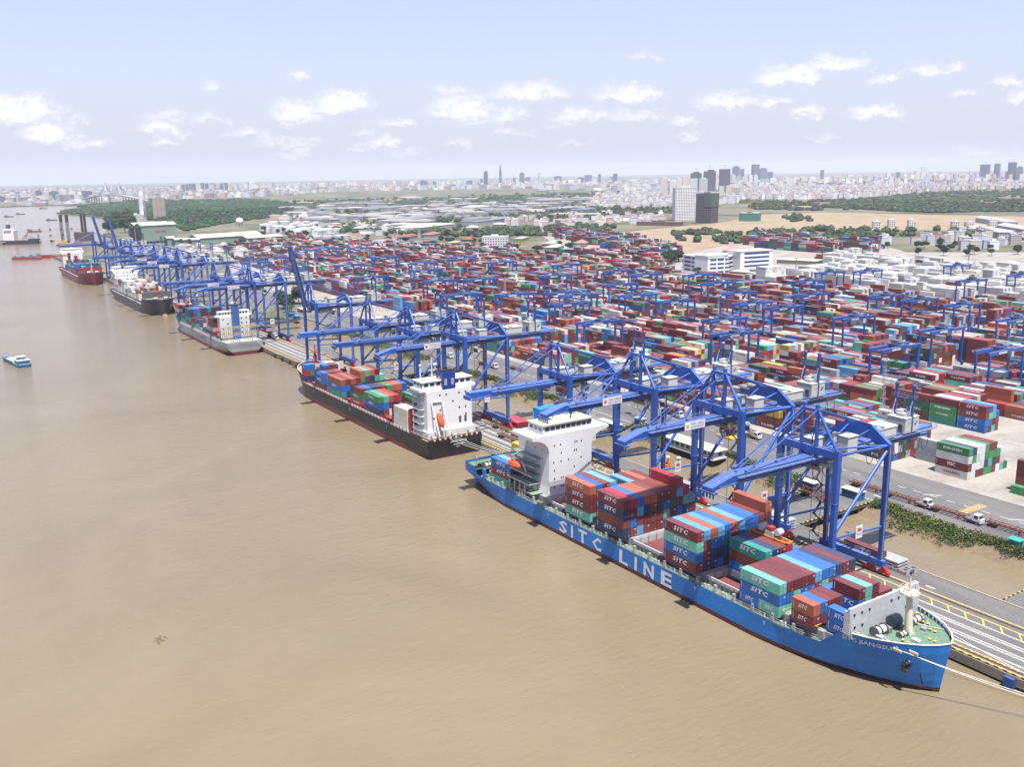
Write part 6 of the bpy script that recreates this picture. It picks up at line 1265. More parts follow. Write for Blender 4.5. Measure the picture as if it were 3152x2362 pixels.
for (px, py, w_, d_, h, a, c, rc, pt, lb) in [(980, 535, 26, 14, 8, 48, (.55, .36, .10), (.5, .42, .3), 2, 'yellow ochre house behind the yard'), (1013, 527, 30, 16, 8, 48, (.45, .25, .12), (.42, .13, .07), 3, 'orange roofed school-like block'), (1125, 528, 44, 14, 10, 48, (.58, .52, .25), (.5, .5, .42), 1, 'yellow three-storey hall beside the white block'), (1190, 536, 44, 16, 8, 48, (.52, .46, .26), (.55, .56, .52), 2, 'yellow hall with pale green roof'),
    (1197, 541, 46, 18, 6, 48, (.5, .5, .46), (.62, .64, .6), 2, 'white flat warehouse roof among the stacks'), (1254, 533, 24, 18, 6, 48, (.5, .42, .36), (.50, .30, .24), 4, 'house with faded pink pyramid roof'), (880, 522, 50, 16, 9, 48, (.55, .5, .5), (.38, .14, .12), 3, 'long red roofed block'), (930, 517, 44, 18, 9, 48, (.6, .6, .58), (.42, .20, .17), 3, 'red roofed white block'), (835, 528, 60, 16, 7, 48, (.55, .58, .6), (.42, .22, .19), 2.5, 'long low pinkish roofed block'),
    (700, 530, 46, 20, 8, 30, (.55, .56, .56), (.5, .5, .5), 2, 'grey roofed shed beside the far yard'), (650, 505, 80, 26, 9, 30, (.6, .6, .58), (.56, .56, .54), 2, 'long pale shed near the tanks'), (780, 500, 60, 24, 8, 30, (.5, .52, .54), (.42, .46, .50), 2, 'blue-grey storage shed between the tank farm and estate'), (868, 492, 70, 26, 8, 30, (.5, .52, .5), (.40, .47, .44), 2, 'green-grey storage shed between the tank farm and estate'),
    (1080, 491, 58, 26, 7, 30, (.3, .42, .38), (.42, .52, .44), 2, 'pale green roofed warehouse'), (1020, 498, 60, 22, 7, 30, (.4, .42, .4), (.5, .55, .48), 2, 'greenish roofed warehouse with dark doors'), (1215, 490, 40, 20, 14, 20, (.68, .69, .7), (.55, .3, .28), 2, 'white house with red roof by the field edge')]:
    bld('warehouse' if h < 9 else 'building', F(px, py), w_, d_, h, rad(-a), tuple(v * .85 for v in c), lb, 'building', tuple(v * .72 for v in rc), pt)
# villas and the grey roofed market at the far side
for i, (px, py) in enumerate([(1892, 493), (1925, 490), (1968, 492), (2062, 493), (2092, 496), (2142, 492)]):
    bld('villa', F(px, py), 12, 14, 12 + (i % 3), rad(50), (.70, .68, .62), ['first', 'second', 'third', 'fourth', 'fifth', 'sixth'][i] + ' of the lone pale villas in the brown field', 'villa', (.6, .6, .58), group='lone villas in the brown field')
for (px, py, w_, d_, lb) in ((2140, 508, 150, 24, 'long grey roofed market hall, nearer wing'), (2200, 503, 140, 24, 'long grey roofed market hall, farther wing'), (2150, 485, 170, 20, 'row of white terraced houses behind the market hall')):
    bld('market_hall', F(px, py), w_, d_, 9, rad(-42), (.55, .57, .58), lb, 'building', (.40, .42, .45), 4)
# silos, steel sheds, sphere and tanks beyond the quay
T = empty('silo', (-2604, 549, LAND), 'slender white cement silo with dark vertical lettering', 'silo'); m = MB(); m.tube((0, 0, 0), (0, 0, 68), 8, 16, (.70, .70, .68)); m.tube((0, 0, 68), (0, 0, 74), 5.5, 12, (.72, .72, .7), 4); m.build('shaft', WALL, T)
d = (Vector((0, 0, 0)) - Vector((-2604, 549, 0))).normalized(); u = Vector((-d.y, d.x, 0)); m = MB(); m.text('FICO CEMENT'[:4] + ' CEMENT', tuple(d * 8.2 + u * 2.2 + Vector((0, 0, 52))), (0, 0, -1), tuple(u), 4.5, (.05, .05, .07), width=46); m.build('lettering', PAINT, T)
T = empty('silo', (-2566, 582, LAND), 'broad brownish grey concrete silo beside the white one', 'silo'); m = MB()
for i in (-1, 0, 1): m.tube((i * 3, i * 9, 0), (i * 3, i * 9, 58), 6.6, 14, (.36, .32, .27))
m.build('shaft', WALL, T)
bld('plant_building', (-2600, 530), 40, 22, 16, rad(75), (.66, .66, .64), 'white building at the foot of the silos', 'building')
SG = (.22, .32, .25)
def shed(P, w_, d_, h, a, pt, lb, c=SG, rc=(.50, .46, .38), open_end=True):
    T = empty('steel_shed', (P[0], P[1], LAND), lb, 'shed', 'green steel sheds beyond the quay', a); m = MB(); m.box(-w_ / 2, -d_ / 2, 4 if h > 20 else 0, w_ / 2, d_ / 2, h, c)
    for i in range(int(w_ / 6)): m.box(-w_ / 2 + i * 6, -d_ / 2 - .15, 0, -w_ / 2 + i * 6 + .5, -d_ / 2, h, tuple(v * .8 for v in c))
    for s_ in (-1, 1): m.face([(s_ * w_ / 2, -d_ / 2, h), (s_ * w_ / 2, d_ / 2, h), (s_ * w_ / 2, 0, h + pt)], c)
    m.build('wall', WALL, T); m = MB()
    for s_ in (-1, 1): m.hexa([(-w_ / 2 - 1, s_ * (d_ / 2 + 1), h - .4), (w_ / 2 + 1, s_ * (d_ / 2 + 1), h - .4), (w_ / 2 + 1, 0, h + pt), (-w_ / 2 - 1, 0, h + pt), (-w_ / 2 - 1, s_ * (d_ / 2 + 1), h), (w_ / 2 + 1, s_ * (d_ / 2 + 1), h), (w_ / 2 + 1, 0, h + pt + .4), (-w_ / 2 - 1, 0, h + pt + .4)], rc)
    m.build('roof', ROOF, T)
    if open_end:
        m = MB(); m.box(-w_ / 2 - .2, -d_ / 2 + 1.5, 0, -w_ / 2 - .1, d_ / 2 - 1.5, h - 3, (.02, .022, .025))  # dark sheet paints in the shaded interior behind the open gable end
        for z in (h * .3, h * .6): m.box(-w_ / 2 - .5, -d_ / 2 + 1, z, -w_ / 2 - .2, d_ / 2 - 1, z + .5, (.1, .1, .1))
        m.build('door', WALL, T)
    return T
fa = math.atan2(0.545, .838)   # sheds lie across the line of sight
pa = F(292, 519); pb = F(375, 521)
T = shed(((-1678), (372)), 62, 22, 30, rad(105), 4, 'tall green steel shed with open end, nearer of the twin gables'); shed((-1699.5, 366), 62, 22, 30, rad(105), 4, 'tall green steel shed, farther of the twin gables')
m = MB(); m.text('TRITAKE', (-8, -11.25, 18), (1, 0, 0), (0, 0, 1), 3, (.40, .04, .03), width=20); m.build('lettering', PAINT, T)
for i, (px, py) in enumerate([(367, 530), (384, 534), (402, 534), (420, 534)]): shed(F(px, py), 13, 11, 12, rad(105), 2.2, ['first', 'second', 'third', 'fourth'][i] + ' of the small green sheds in front of the long hall')
shed(F(488, 524), 118, 34, 11, rad(105), 5, 'long green hall with open gable end and beige roof'); shed(F(565, 522), 70, 26, 8, rad(105), 3, 'low green hall continuing the long one')
T = empty('gas_sphere', (-2100, 645, LAND), 'white spherical gas tank on legs', 'tank'); m = MB(); m.ball(0, 0, 11, 8.5, 8.5, 8.5, (.72, .72, .70), 16, 10); m.build('sphere', PAINT, T, True); 
for i in range(6): m = MB(); a = i * 1.047; m.tube((7.5 * math.cos(a), 7.5 * math.sin(a), 0), (7.5 * math.cos(a), 7.5 * math.sin(a), 10), .5, 6, (.6, .6, .58)); m.build('leg', PAINT, T)
for i, (px, py, r_, h, c, cn) in enumerate([(575, 497, 14, 12, (.66, .67, .68), 'white'), (600, 502, 13, 13, (.55, .60, .66), 'pale blue'), (625, 503, 13, 12, (.66, .67, .68), 'white'), (655, 500, 14, 12, (.20, .40, .38), 'teal'), (590, 490, 12, 11, (.64, .66, .68), 'white'), (615, 489, 12, 11, (.45, .52, .60), 'blue grey'), (680, 503, 12, 11, (.62, .64, .66), 'white'), (705, 507, 13, 11, (.6, .62, .64), 'grey'), (640, 510, 10, 9, (.5, .57, .64), 'pale blue')]):
    P = F(px, py); T = empty('storage_tank', (P.x, P.y, LAND), f'{cn} cylindrical storage tank, {ORD[i]} along the tank farm from the silos', 'tank', 'storage tanks of the tank farm'); m = MB(); m.tube((0, 0, 0), (0, 0, h), r_, 18, c); m.tube((0, 0, h), (0, 0, h + 1.6), r_, 18, (.68, .68, .68), .5); m.build('shell', WALL, T)
# cable-stayed bridge
T = empty('bridge', (0, 0, 0), 'cable-stayed bridge with twin pale pylons on the hazy horizon', 'bridge'); m = MB(); m2 = MB(); m3 = MB(); cG = (.45, .48, .52)
pa, pb = at(720 * .4521 + 5, 480 + 322 * .4521, 3), at(823 * .4521, 480 + 325 * .4521, 3); dirv = (pb - pa).normalized(); sd_ = Vector((-dirv.y, dirv.x, 0)) * 11
for P in (pa, pb):
    m = MB()
    for s_ in (-1, 1): m.beam(P + sd_ * s_ * 1.4, P + sd_ * s_ + Vector((0, 0, 40)), 4, 4, cG); m.beam(P + sd_ * s_ + Vector((0, 0, 40)), P + sd_ * s_ * .3 + Vector((0, 0, 92)), 3.4, 3.4, cG)
    m.beam(P - sd_ * 1.1 + Vector((0, 0, 34)), P + sd_ * 1.1 + Vector((0, 0, 34)), 3, 3, cG); m.build('pylon', WALL, T)
    for k_ in range(1, 9):
        for s_ in (-1, 1):
            for e_ in (-1, 1): m3.beam(P + sd_ * e_ * .4 + Vector((0, 0, 90 - k_ * 2)), P + sd_ * e_ + dirv * s_ * k_ * 9 + Vector((0, 0, 38)), .5, .5, cG)
m3.build('stay_cable', PAINT, T)
prev = None; Lb = (pb - pa).length
for i in range(-9, 15):
    t = i / 5; P = pa + (pb - pa) * t; P.z = 3 + max(6, 37 - 4.2 * (t - .5) ** 2)
    if prev: m2.beam(prev, P, 22, 3, (.32, .36, .42)); m2.beam(Vector((P.x, P.y, 0)), Vector((P.x, P.y, P.z - 2)), 4, 4, (.36, .38, .42)) if abs(t - .5) > .8 else None
    prev = P
m2.build('deck', WALL, T)
# ------------------------------------------------------------------ dense low city: individual houses where they show, the rest as one mass
def rpoly(poly, R_):
    xs = [p[0] for p in poly]; ys = [p[1] for p in poly]
    while 1:
        x, y = R_.uniform(min(xs), max(xs)), R_.uniform(min(ys), max(ys))
        if inpoly(x, y, poly): return x, y
Rh = random.Random(77); houses = []
HCOL = [((.72, .72, .70), 'white'), ((.60, .61, .63), 'pale grey'), ((.64, .59, .50), 'cream'), ((.54, .40, .34), 'pinkish'), ((.52, .56, .62), 'pale blue'), ((.76, .76, .74), 'white')]
RCOL = [(.5, .5, .48), (.40, .16, .11), (.35, .37, .40), (.55, .54, .5), (.28, .30, .33), (.62, .62, .6)]
def city(poly, n_, smin, smax, hmin, hmax, where, ang=.8):
    for _ in range(n_):
        px, py = rpoly(poly, Rh); P = F(px, py); ci = Rh.randrange(6); houses.append((P, Rh.uniform(smin, smax), Rh.uniform(smin, smax) * .8, Rh.uniform(hmin, hmax), ang + Rh.choice((0, 0, 1.57)) + Rh.uniform(-.12, .12), ci, where, Rh.randrange(6)))
city([(1600, 430), (1600, 406), (1800, 397), (2330, 389), (2330, 403), (2150, 408), (2000, 414), (1900, 424), (1800, 431)], 2600, 9, 20, 8, 18, 'in the dense town beyond the fields')
city([(1270, 452), (1290, 420), (1420, 414), (1600, 425), (1590, 440), (1440, 452)], 700, 9, 22, 8, 20, 'in the town west of the tall blocks'.replace('west', 'this side'))
city([(0, 437), (0, 414), (330, 408), (700, 398), (1080, 394), (1450, 391), (2330, 374), (2330, 396), (1600, 406), (1440, 414), (1100, 408), (700, 415), (600, 424), (330, 431)], 4200, 16, 46, 9, 32, 'on the hazy horizon')
city([(640, 455), (700, 440), (1080, 428), (1300, 424), (1290, 448), (1100, 470), (900, 478), (640, 482)], 200, 14, 60, 6, 11, 'in the industrial estate')
city([(1080, 484), (1130, 470), (1440, 462), (1440, 478), (1330, 488), (1180, 496)], 100, 8, 18, 7, 13, 'beside the dry field')
city([(1900, 528), (1930, 512), (2100, 505), (2330, 512), (2330, 545), (2100, 545)], 60, 8, 15, 8, 13, 'behind the white containers')
city([(560, 470), (640, 462), (900, 500), (900, 520), (700, 525), (560, 500)], 60, 10, 32, 5, 10, 'between the tanks and the yard')
city([(370, 540), (560, 530), (820, 525), (900, 540), (900, 548), (520, 556), (420, 560)], 75, 8, 22, 5, 9, 'between the quay sheds and the yard')
city([(10, 441), (300, 434), (330, 437), (120, 445)], 50, 20, 60, 5, 16, 'on the far river shore')
city([(0, 425), (0, 418), (330, 412), (700, 402), (1080, 397), (1450, 393), (2330, 377), (2330, 388), (1450, 402), (1080, 405), (700, 412), (330, 420)], 330, 17, 32, 26, 62, 'standing up from the hazy horizon')
city([(1420, 402), (1650, 398), (2300, 388), (2300, 396), (1650, 406), (1420, 410)], 70, 18, 30, 34, 60, 'in the apartment district beyond the fields')
for _ in range(46):
    px, py = rpoly([(420, 440), (700, 428), (1240, 410), (1440, 405), (1440, 440), (1200, 478), (900, 500), (700, 480), (600, 450)], Rh); P = F(px, py); houses.append((P, Rh.uniform(60, 150), Rh.uniform(30, 60), Rh.uniform(7, 12), .55 + Rh.choice((0, 1.57)), Rh.choice((0, 1, 4)), 'in the industrial estate', Rh.randrange(6)))
houses = [h for h in houses if inpoly(h[0].x, h[0].y, land_poly) and not any((h[0].x - t[0]) ** 2 + (h[0].y - t[1]) ** 2 < 600 for t in TOW) and seen(h[0], .05)]
houses.sort(key=lambda h: -(h[1] * (h[3] + h[2] * .25)) / h[0].length_squared)
def house_mesh(m, h, loc=(0, 0), z0_=0):
    P, w_, d_, ht, a, ci, wh, ri = h; c = jit(HCOL[ci][0], Rh); rc = RCOL[ri]
    if w_ > 40 or 'estate' in wh: c = tuple(v * .5 for v in c); rc = tuple(v * .15 + q_ * .5 for v, q_ in zip(rc, [(.30, .33, .36), (.42, .43, .43), (.24, .27, .30), (.36, .36, .33), (.27, .29, .31), (.46, .47, .47)][ri]))
    rc = jit(rc, Rh); m.rbox(loc[0], loc[1], z0_, w_, d_, ht, a, c)
    if w_ > 40: m.rbox(loc[0], loc[1], z0_ + ht, w_ + 1, d_ + 1, 2.5, a, rc, .25)
    else:
        m.rbox(loc[0], loc[1], z0_ + ht, w_ + .4, d_ + .4, .5, a, rc)
        if Rh.random() < .5: m.rbox(loc[0], loc[1], z0_ + ht + .5, w_ * .4, d_ * .4, 2.6, a, c)
for h in houses[:285]:
    m = MB(); house_mesh(m, h, (0, 0), 0); big = h[1] > 40; apt = h[3] > 25 and not big
    o = m.build('warehouse' if big else ('apartment_block' if apt else 'house'), FARW if (not big and h[3] > 11) else FAR); o.location = (h[0].x, h[0].y, LAND)
    cn = HCOL[h[5]][1]; kind_ = 'wide low warehouse' if big else 'slim apartment block' if apt else ('tall narrow house' if h[3] > h[1] else 'low square house')
    rn = ['grey', 'red' if h[1] <= 40 and 'estate' not in h[6] else 'pinkish grey', 'slate', 'beige', 'dark grey', 'white'][h[7]]; tag(o, f'{cn} {kind_}, {rn} roof, {h[6]}', 'warehouse' if big else 'apartment block' if apt else 'house', f'{cn} {kind_}s {h[6]}')
m = MB()
for h in houses[285:]: house_mesh(m, h, (h[0].x, h[0].y), LAND)
tag(m.build('houses', FAR), 'dense mass of small pale houses spreading to the hazy horizon', 'houses', kind='stuff')
print('houses', len(houses))
# ------------------------------------------------------------------ trees
GR = [(.036, .064, .028), (.026, .050, .026), (.048, .075, .03), (.034, .058, .033), (.060, .080, .036)]
def clump(m, cx, cy, cz, r_, n_, s, R_, cbase, flat=.8):
    for _ in range(n_):
        u, v_ = R_.uniform(0, 6.283), R_.uniform(-.6, 1); q = math.sqrt(max(0, 1 - v_ * v_)); rr = r_ * R_.uniform(.7, 1.05)
        x, y, z = cx + rr * q * math.cos(u), cy + rr * q * math.sin(u), cz + rr * v_ * flat
        a = Vector((R_.gauss(0, 1), R_.gauss(0, 1), R_.gauss(0, .6))).normalized(); b_ = a.cross(Vector((R_.gauss(0, 1), R_.gauss(0, 1), R_.gauss(0, 1)))).normalized(); ss = s * R_.uniform(.6, 1.3); P = Vector((x, y, z)); k_ = R_.uniform(.65, 1.45); c = tuple(w_ * k_ for w_ in cbase)
        m.face([tuple(P - a * ss - b_ * ss * .6), tuple(P + a * ss - b_ * ss * .4), tuple(P + a * ss * .8 + b_ * ss * .6), tuple(P - a * ss * .7 + b_ * ss * .7)], c)
def tree(h, r_, seed, palm=False):
    R_ = random.Random(seed); T = bpy.data.objects.new('palm_tree' if palm else 'tree', None); col.objects.link(T); m = MB().col((.12, .09, .06)); g = GR[seed % 5]
    if palm:
        m.tube((0, 0, 0), (.3, .2, h * .7), .3, 7, None, .2); m.build('trunk', MATT, T); m = MB()
        for i in range(16):
            a = i * .393 + R_.uniform(-.1, .1); e_ = R_.uniform(-.3, .9); pr = Vector((.3, .2, h * .7))
            for k_ in range(4):
                t = (k_ + 1) / 4; Q = Vector((.3 + math.cos(a) * r_ * t, .2 + math.sin(a) * r_ * t, h * .7 + r_ * (e_ * t - .9 * t * t))); sd2 = Vector((-math.sin(a), math.cos(a), -.3)) * (.55 * (1 - t * .6)); m.face([tuple(pr - sd2), tuple(Q - sd2 * .8), tuple(Q + sd2 * .8), tuple(pr + sd2)], (.09, .12, .035)); pr = Q
        m.build('crown', LEAF, T); return T
    m.tube((0, 0, 0), (0, 0, h * .55), h * .03, 7, None, h * .018)
    cs = [(R_.uniform(-.5, .5) * r_, R_.uniform(-.5, .5) * r_, h * R_.uniform(.5, .85), r_ * R_.uniform(.4, .62)) for _ in range(8)]
    for c in cs[:5]: m.tube((0, 0, h * .42), (c[0] * .8, c[1] * .8, c[2]), h * .014, 5)
    m.build('trunk', MATT, T); m = MB()
    for c in cs: m.ball(c[0], c[1], c[2], c[3] * .75, c[3] * .75, c[3] * .6, tuple(v * .8 for v in g), 7, 5, .2); clump(m, c[0], c[1], c[2], c[3], 90, r_ * .09, R_, tuple(v * R_.uniform(.8, 1.25) for v in g))
    m.build('crown', LEAF, T); return T
TP = []; Rx = random.Random(5); PP = []
tree_spots = []
for (poly, n_, h0, h1, wh) in [([(222, 515), (236, 478), (262, 470), (300, 488), (262, 512)], 9, 22, 32, 'at the river end of the steel sheds'), ([(600, 655), (640, 640), (650, 668), (610, 690)], 5, 10, 14, 'beside the blue cabins on the channel'),
    ([(560, 500), (640, 505), (700, 515), (560, 515)], 8, 9, 14, 'among the tank farm'), ([(1380, 548), (1465, 548), (1470, 575), (1400, 565)], 14, 9, 14, 'before the white terminal office'), ([(1770, 553), (1865, 556), (1868, 582), (1790, 574)], 24, 9, 13, 'between the office and white containers'), ([(900, 548), (1240, 530), (1330, 560), (950, 565)], 22, 8, 13, 'along the inland edge of the yard'),
    ([(740, 518), (1100, 500), (1150, 520), (900, 540)], 26, 8, 12, 'among the red roofed blocks'), ([(1900, 535), (2212, 520), (2212, 560), (1950, 552)], 22, 8, 12, 'between the houses and white containers'), ([(1480, 545), (1540, 560), (1560, 590), (1480, 600)], 5, 7, 10, 'in the office forecourt'), ([(2020, 598), (2040, 592), (2050, 602), (2030, 606)], 1, 12, 13, 'standing alone among white containers'), ([(480, 536), (540, 530), (560, 540), (500, 545)], 6, 9, 12, 'behind the far yard edge')]:
    for i in range(n_): x, y = rpoly(poly, Rx); tree_spots.append((F(x, y), Rx.uniform(h0, h1), wh, i))
for i in range(6): TP.append(tree(10, 5.2, i))
first = set()
for (P, h, wh, i) in tree_spots:
    k_ = Rx.randrange(6)
    T = TP[k_] if k_ not in first else clone(TP[k_], (0, 0, 0)); first.add(k_)
    T.location = (P.x, P.y, LAND); s_ = h / 10; T.scale = (s_ * Rx.uniform(.9, 1.25),) * 2 + (s_,); T.rotation_euler = (0, 0, Rx.uniform(0, 6))
    tag(T, f'{"tall" if h > 18 else "bushy"} green tree {wh}', 'tree', 'trees ' + wh)
pt = tree(9, 3.6, 3, True); 
for i, (x, y) in enumerate([(-716, 254), (-722, 258), (-709, 251), (-728, 256)]):
    T = pt if i == 0 else clone(pt, (0, 0, 0)); T.location = (x, y, LAND); T.rotation_euler = (0, 0, i); tag(T, 'palm tree behind the blue cabins on the channel bank', 'palm tree', 'palms beside the blue cabins')
for k_ in range(6):
    if k_ not in first: bpy.data.objects.remove(TP[k_])
# far woods: one mass per wood
from mathutils import noise as mnoise
def wood(poly, n_, r0, r1, lb, seed, cols=GR, name='forest', thr=-.12, sc_=90):
    R_ = random.Random(seed); m = MB()
    for _ in range(n_):
        px, py = rpoly(poly, R_); P = F(px, py)
        if not inpoly(P.x, P.y, land_poly): continue
        if mnoise.noise(Vector((P.x / sc_, P.y / sc_, seed * 7.3))) < thr + R_.uniform(-.12, .12): continue
        r_ = R_.uniform(r0, r1); c = tuple(v * R_.uniform(.7, 1.5) for v in R_.choice(cols)); hh = min(r_, 7) * R_.uniform(.45, .85)
        m.ball(P.x, P.y, LAND + hh * .75, r_, r_, hh, c, 7, 4, .22)
        if P.length < 3200: clump(m, P.x, P.y, LAND + hh * .8, r_ * 1.0, 14, r_ * .22, R_, c)
    tag(m.build(name, LEAF), lb, 'trees', kind='stuff')
wood([(121, 459.4), (180, 452), (215, 450), (330, 434), (520, 431), (600, 436), (640, 447), (620, 462), (560, 474), (480, 484), (400, 500), (376, 482), (300, 474), (262, 470), (243, 484), (236, 470), (180, 463)], 3600, 6, 11, 'dark green mangrove forest on the river point behind the silos', 1, [(.028, .065, .028), (.035, .075, .03), (.025, .055, .028)], thr=-1)
wood([(168, 446.3), (205, 444), (330, 432), (300, 436), (215, 448.5)], 500, 9, 14, 'thin dark green spit of forest across the creek', 2)
wood([(620, 440), (800, 433), (1060, 426), (1320, 415), (1330, 421), (1160, 430), (1150, 440), (1000, 442), (760, 447), (620, 452)], 1000, 10, 17, 'dark belt of trees across the middle distance', 3, thr=-.05, sc_=220)
wood([(1130, 464), (1290, 444), (1440, 442), (1450, 462), (1300, 474), (1170, 484)], 420, 6, 11, 'tree belt beside the industrial estate', 4)
wood([(640, 488), (840, 484), (1040, 492), (1240, 488), (1330, 492), (1300, 505), (1060, 514), (860, 506), (660, 504)], 520, 5, 8, 'row of trees along the inland edge of the estate', 5)
wood([(1640, 456), (1590, 437), (1760, 436), (1880, 430), (1960, 419), (2180, 410), (2330, 405), (2330, 466), (2212, 460), (2000, 460), (1850, 453), (1760, 455)], 5200, 5, 10, 'broad green woods beyond the brown field', 6, thr=.02, sc_=130)
wood([(1450, 508), (1480, 500), (1620, 505), (1780, 497), (1900, 500), (2110, 498), (2120, 512), (1900, 515), (1770, 522), (1560, 528), (1460, 520)], 420, 5, 8.5, 'line of bushy trees dividing the brown field from the yard', 7)
wood([(1400, 455), (1450, 445), (1480, 455), (1440, 470)], 40, 6, 9, 'small tree group beside the white tower', 8); wood([(1690, 470), (1740, 466), (1750, 478), (1700, 480)], 24, 6, 9, 'small tree group in the brown field', 9)
wood([(360, 560), (560, 545), (900, 550), (900, 556), (560, 562), (420, 570)], 60, 4, 6, 'scattered trees along the far yard edge', 10)
wood([(700, 470), (1000, 455), (1250, 440), (1280, 455), (1000, 480), (760, 485)], 260, 6, 10, 'trees between the estate sheds', 12)
wood([(430, 445), (760, 430), (1240, 415), (1420, 410), (1400, 455), (1100, 478), (800, 484), (640, 478), (600, 455)], 1700, 5, 10, 'scattered trees through the industrial estate', 13, thr=-.02, sc_=120)
# bank undergrowth along the channel
R_ = random.Random(9); m = MB()
for (a, c, dens) in ((-180, -90, 1), (-300, -203, .75), (-452, -332, .8), (-640, -484, .5)):
    n_ = int((c - a) * 22 * dens)
    for _ in range(n_):
        x = R_.uniform(a, c); wd = 4.6 + 3.0 * math.sin(x * .11) + 2 * math.sin(x * .37); y = 256.2 - abs(R_.gauss(0, .55)) * wd
        if y < 244.5: continue
        if -274 < x < -242 and y < 254: continue
        hgt = max(0, (y - 246) / 10) * 2.6; s_ = R_.uniform(.5, 1.35); g = R_.choice([(.10, .155, .045), (.065, .11, .035), (.15, .20, .055), (.12, .18, .05), (.17, .16, .07)])
        clump(m, x, y, .3 + hgt + s_ * .5, s_, 20, .2, R_, tuple(v * (.55 + .5 * R_.random()) for v in g), 1.1)
tag(m.build('bank_vegetation', LEAF), 'green scrub growing along the muddy channel bank', 'bushes', kind='stuff')
mud = MB()
for (a, c) in ((-181, 60), (-300, -203), (-452, -330), (-690, -482)):
    xs = list(np.arange(a, c + .1, 3)); 
    for x0_, x1_ in zip(xs, xs[1:]):
        f_ = lambda x: 246.5 - 1.8 * math.sin(x * .11) - 1.1 * math.sin(x * .37)
        mud.face([(x0_, f_(x0_), -.3), (x1_, f_(x1_), -.3), (x1_, 256.2, 2.7), (x0_, 256.2, 2.7)], (.16, .12, .07))
tag(mud.build('mud_bank', MATT), kind='structure')
wl_ = MB(); wl_.box(-181, 256.1, 2.3, 60, 256.45, 3.3, (.34, .32, .27)); wl_.box(-300, 256.1, 2.3, -203, 256.45, 3.3, (.34, .32, .27)); wl_.box(-452, 256.1, 2.3, -330, 256.45, 3.3, (.34, .32, .27)); tag(wl_.build('parapet_wall', MATT), 'low concrete parapet between the yard road and bank scrub', 'wall')
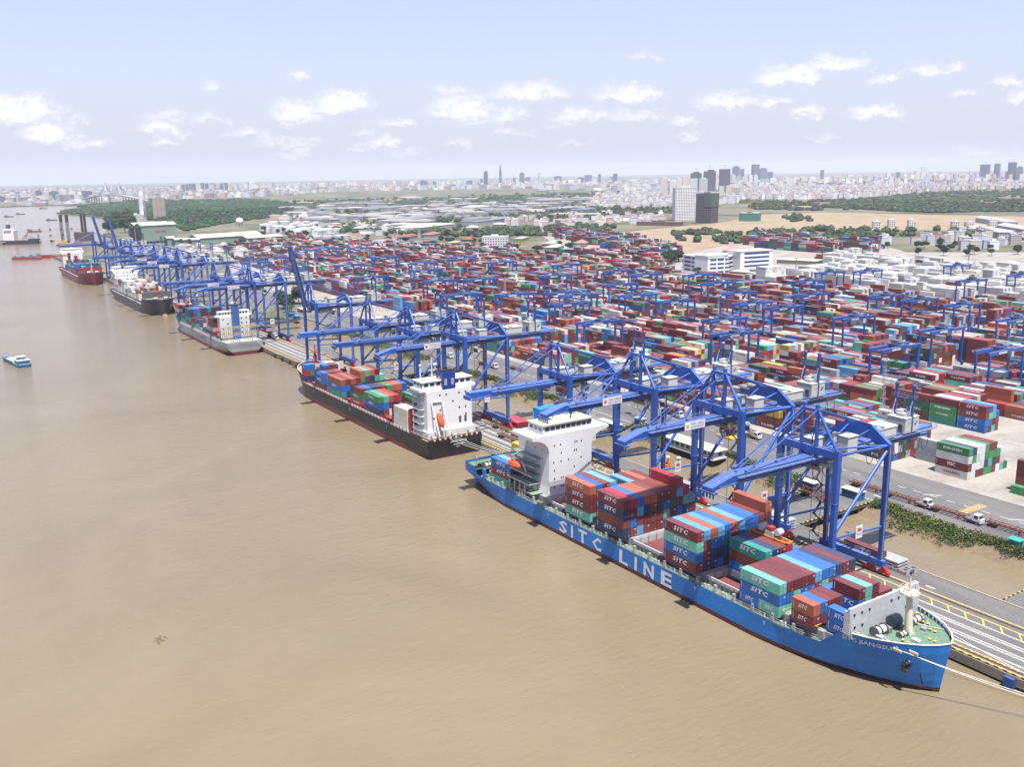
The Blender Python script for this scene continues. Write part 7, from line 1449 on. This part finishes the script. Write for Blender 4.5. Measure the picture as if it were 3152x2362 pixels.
# ------------------------------------------------------------------ workers on the quay
def person(x, y, z, rz, top, lb, pose=0):
    J = [(0, 0, .95), (0, 0, 1.22), (0, 0, 1.45), (0, 0, 1.56), (.02, 0, 1.70), (0, .20, 1.42), (.06, .27, 1.15), (.16, .26, .92), (0, -.20, 1.42), (.04, -.28, 1.15), (.10 + pose * .2, -.28, .92 + pose * .2), (0, .10, .88), (.05 + pose * .08, .12, .48), (.02, .12, .06), (.15, .13, .03), (0, -.10, .88), (-.02, -.12, .48), (-.10 - pose * .1, -.12, .06), (.04 - pose * .1, -.13, .03)]
    Rr = [.15, .15, .17, .06, .11, .07, .05, .035, .07, .05, .035, .10, .07, .05, .04, .10, .07, .05, .04]
    Ed = [(0, 1), (1, 2), (2, 3), (3, 4), (2, 5), (5, 6), (6, 7), (2, 8), (8, 9), (9, 10), (0, 11), (11, 12), (12, 13), (13, 14), (0, 15), (15, 16), (16, 17), (17, 18)]
    me = bpy.data.meshes.new('person'); me.from_pydata(J, Ed, []); o = bpy.data.objects.new('person', me); col.objects.link(o); o.location = (x, y, z); o.rotation_euler = (0, 0, rz)
    k_ = o.modifiers.new('skin', 'SKIN'); sv = me.skin_vertices[0].data if me.skin_vertices else None
    if sv is None: me.attributes; bpy.context.view_layer.objects.active = o
    for i, r_ in enumerate(Rr):
        if sv is not None: sv[i].radius = (r_, r_)
    if sv is not None: sv[0].use_root = True
    o.modifiers.new('sub', 'SUBSURF').levels = 1
    dg = bpy.context.evaluated_depsgraph_get(); m2_ = bpy.data.meshes.new_from_object(o.evaluated_get(dg)); cols_ = []
    for p in m2_.polygons:
        c = p.center; h_ = c.z
        k2 = (.06, .05, .04) if h_ < .1 else ((.03, .04, .08) if h_ < .93 and abs(c.y) < .2 else ((.30, .17, .11) if 1.52 < h_ < 1.72 or h_ < 1.0 else ((.7, .55, .05) if h_ >= 1.72 else top))); cols_ += [(*k2, 1)] * len(p.vertices)
    a = m2_.attributes.new('Col', 'FLOAT_COLOR', 'CORNER'); a.data.foreach_set('color', np.array(cols_, dtype=np.float32).ravel()); m2_.materials.clear(); m2_.materials.append(MATT)
    o.modifiers.clear(); o.data = m2_; tag(o, lb, 'person')
for (x, y, rz, c, lb, ps) in ((-333, 221 - 2.5, 2.0, (.75, .22, .03), 'worker in orange vest standing behind the red hatch covers on the quay', 0), (-205, 206.5, .6, (.70, .12, .05), 'worker in red vest walking beside the crane rail', 1), (-160.5, 258.2, 3.0, (.25, .04, .20), 'worker in purple shirt standing at the road edge by the waiting trucks', 0)):
    person(x, y, LAND + .04, rz, c, lb, ps)
P = at(1605, 1395); m = MB(); m.box(P.x - 5, P.y - 1.3, LAND + .05, P.x + 5, P.y + 1.3, LAND + 3.4, (.62, .42, .03))
for i in range(8): m.box(P.x - 4.9 + i * 1.3, P.y - 1.36, LAND + .3, P.x - 4.6 + i * 1.3, P.y - 1.3, LAND + 3.2, (.45, .30, .02))
tag(m.build('cargo_bin', PAINT), 'yellow ribbed steel bin on the quay behind the blue ship stern', 'bin')
# ------------------------------------------------------------------ haze
hz = MB(); hz.box(-25500, -25500, -1.2 - 0.0, 14000, 25500, 330)
o = hz.build('haze', MATT); o['kind'] = 'stuff'; o['label'] = 'pale haze over the river, port and distant city'
hm = bpy.data.materials.new('haze'); hm.use_nodes = True; Nn = hm.node_tree.nodes; Ll = hm.node_tree.links; Nn.clear(); pv = Nn.new('ShaderNodeVolumePrincipled'); pv.inputs['Color'].default_value = (.62, .67, .79, 1); pv.inputs['Density'].default_value = 0.00004; pv.inputs['Anisotropy'].default_value = 0
ou = Nn.new('ShaderNodeOutputMaterial'); Ll.new(pv.outputs[0], ou.inputs['Volume']); o.data.materials.clear(); o.data.materials.append(hm)
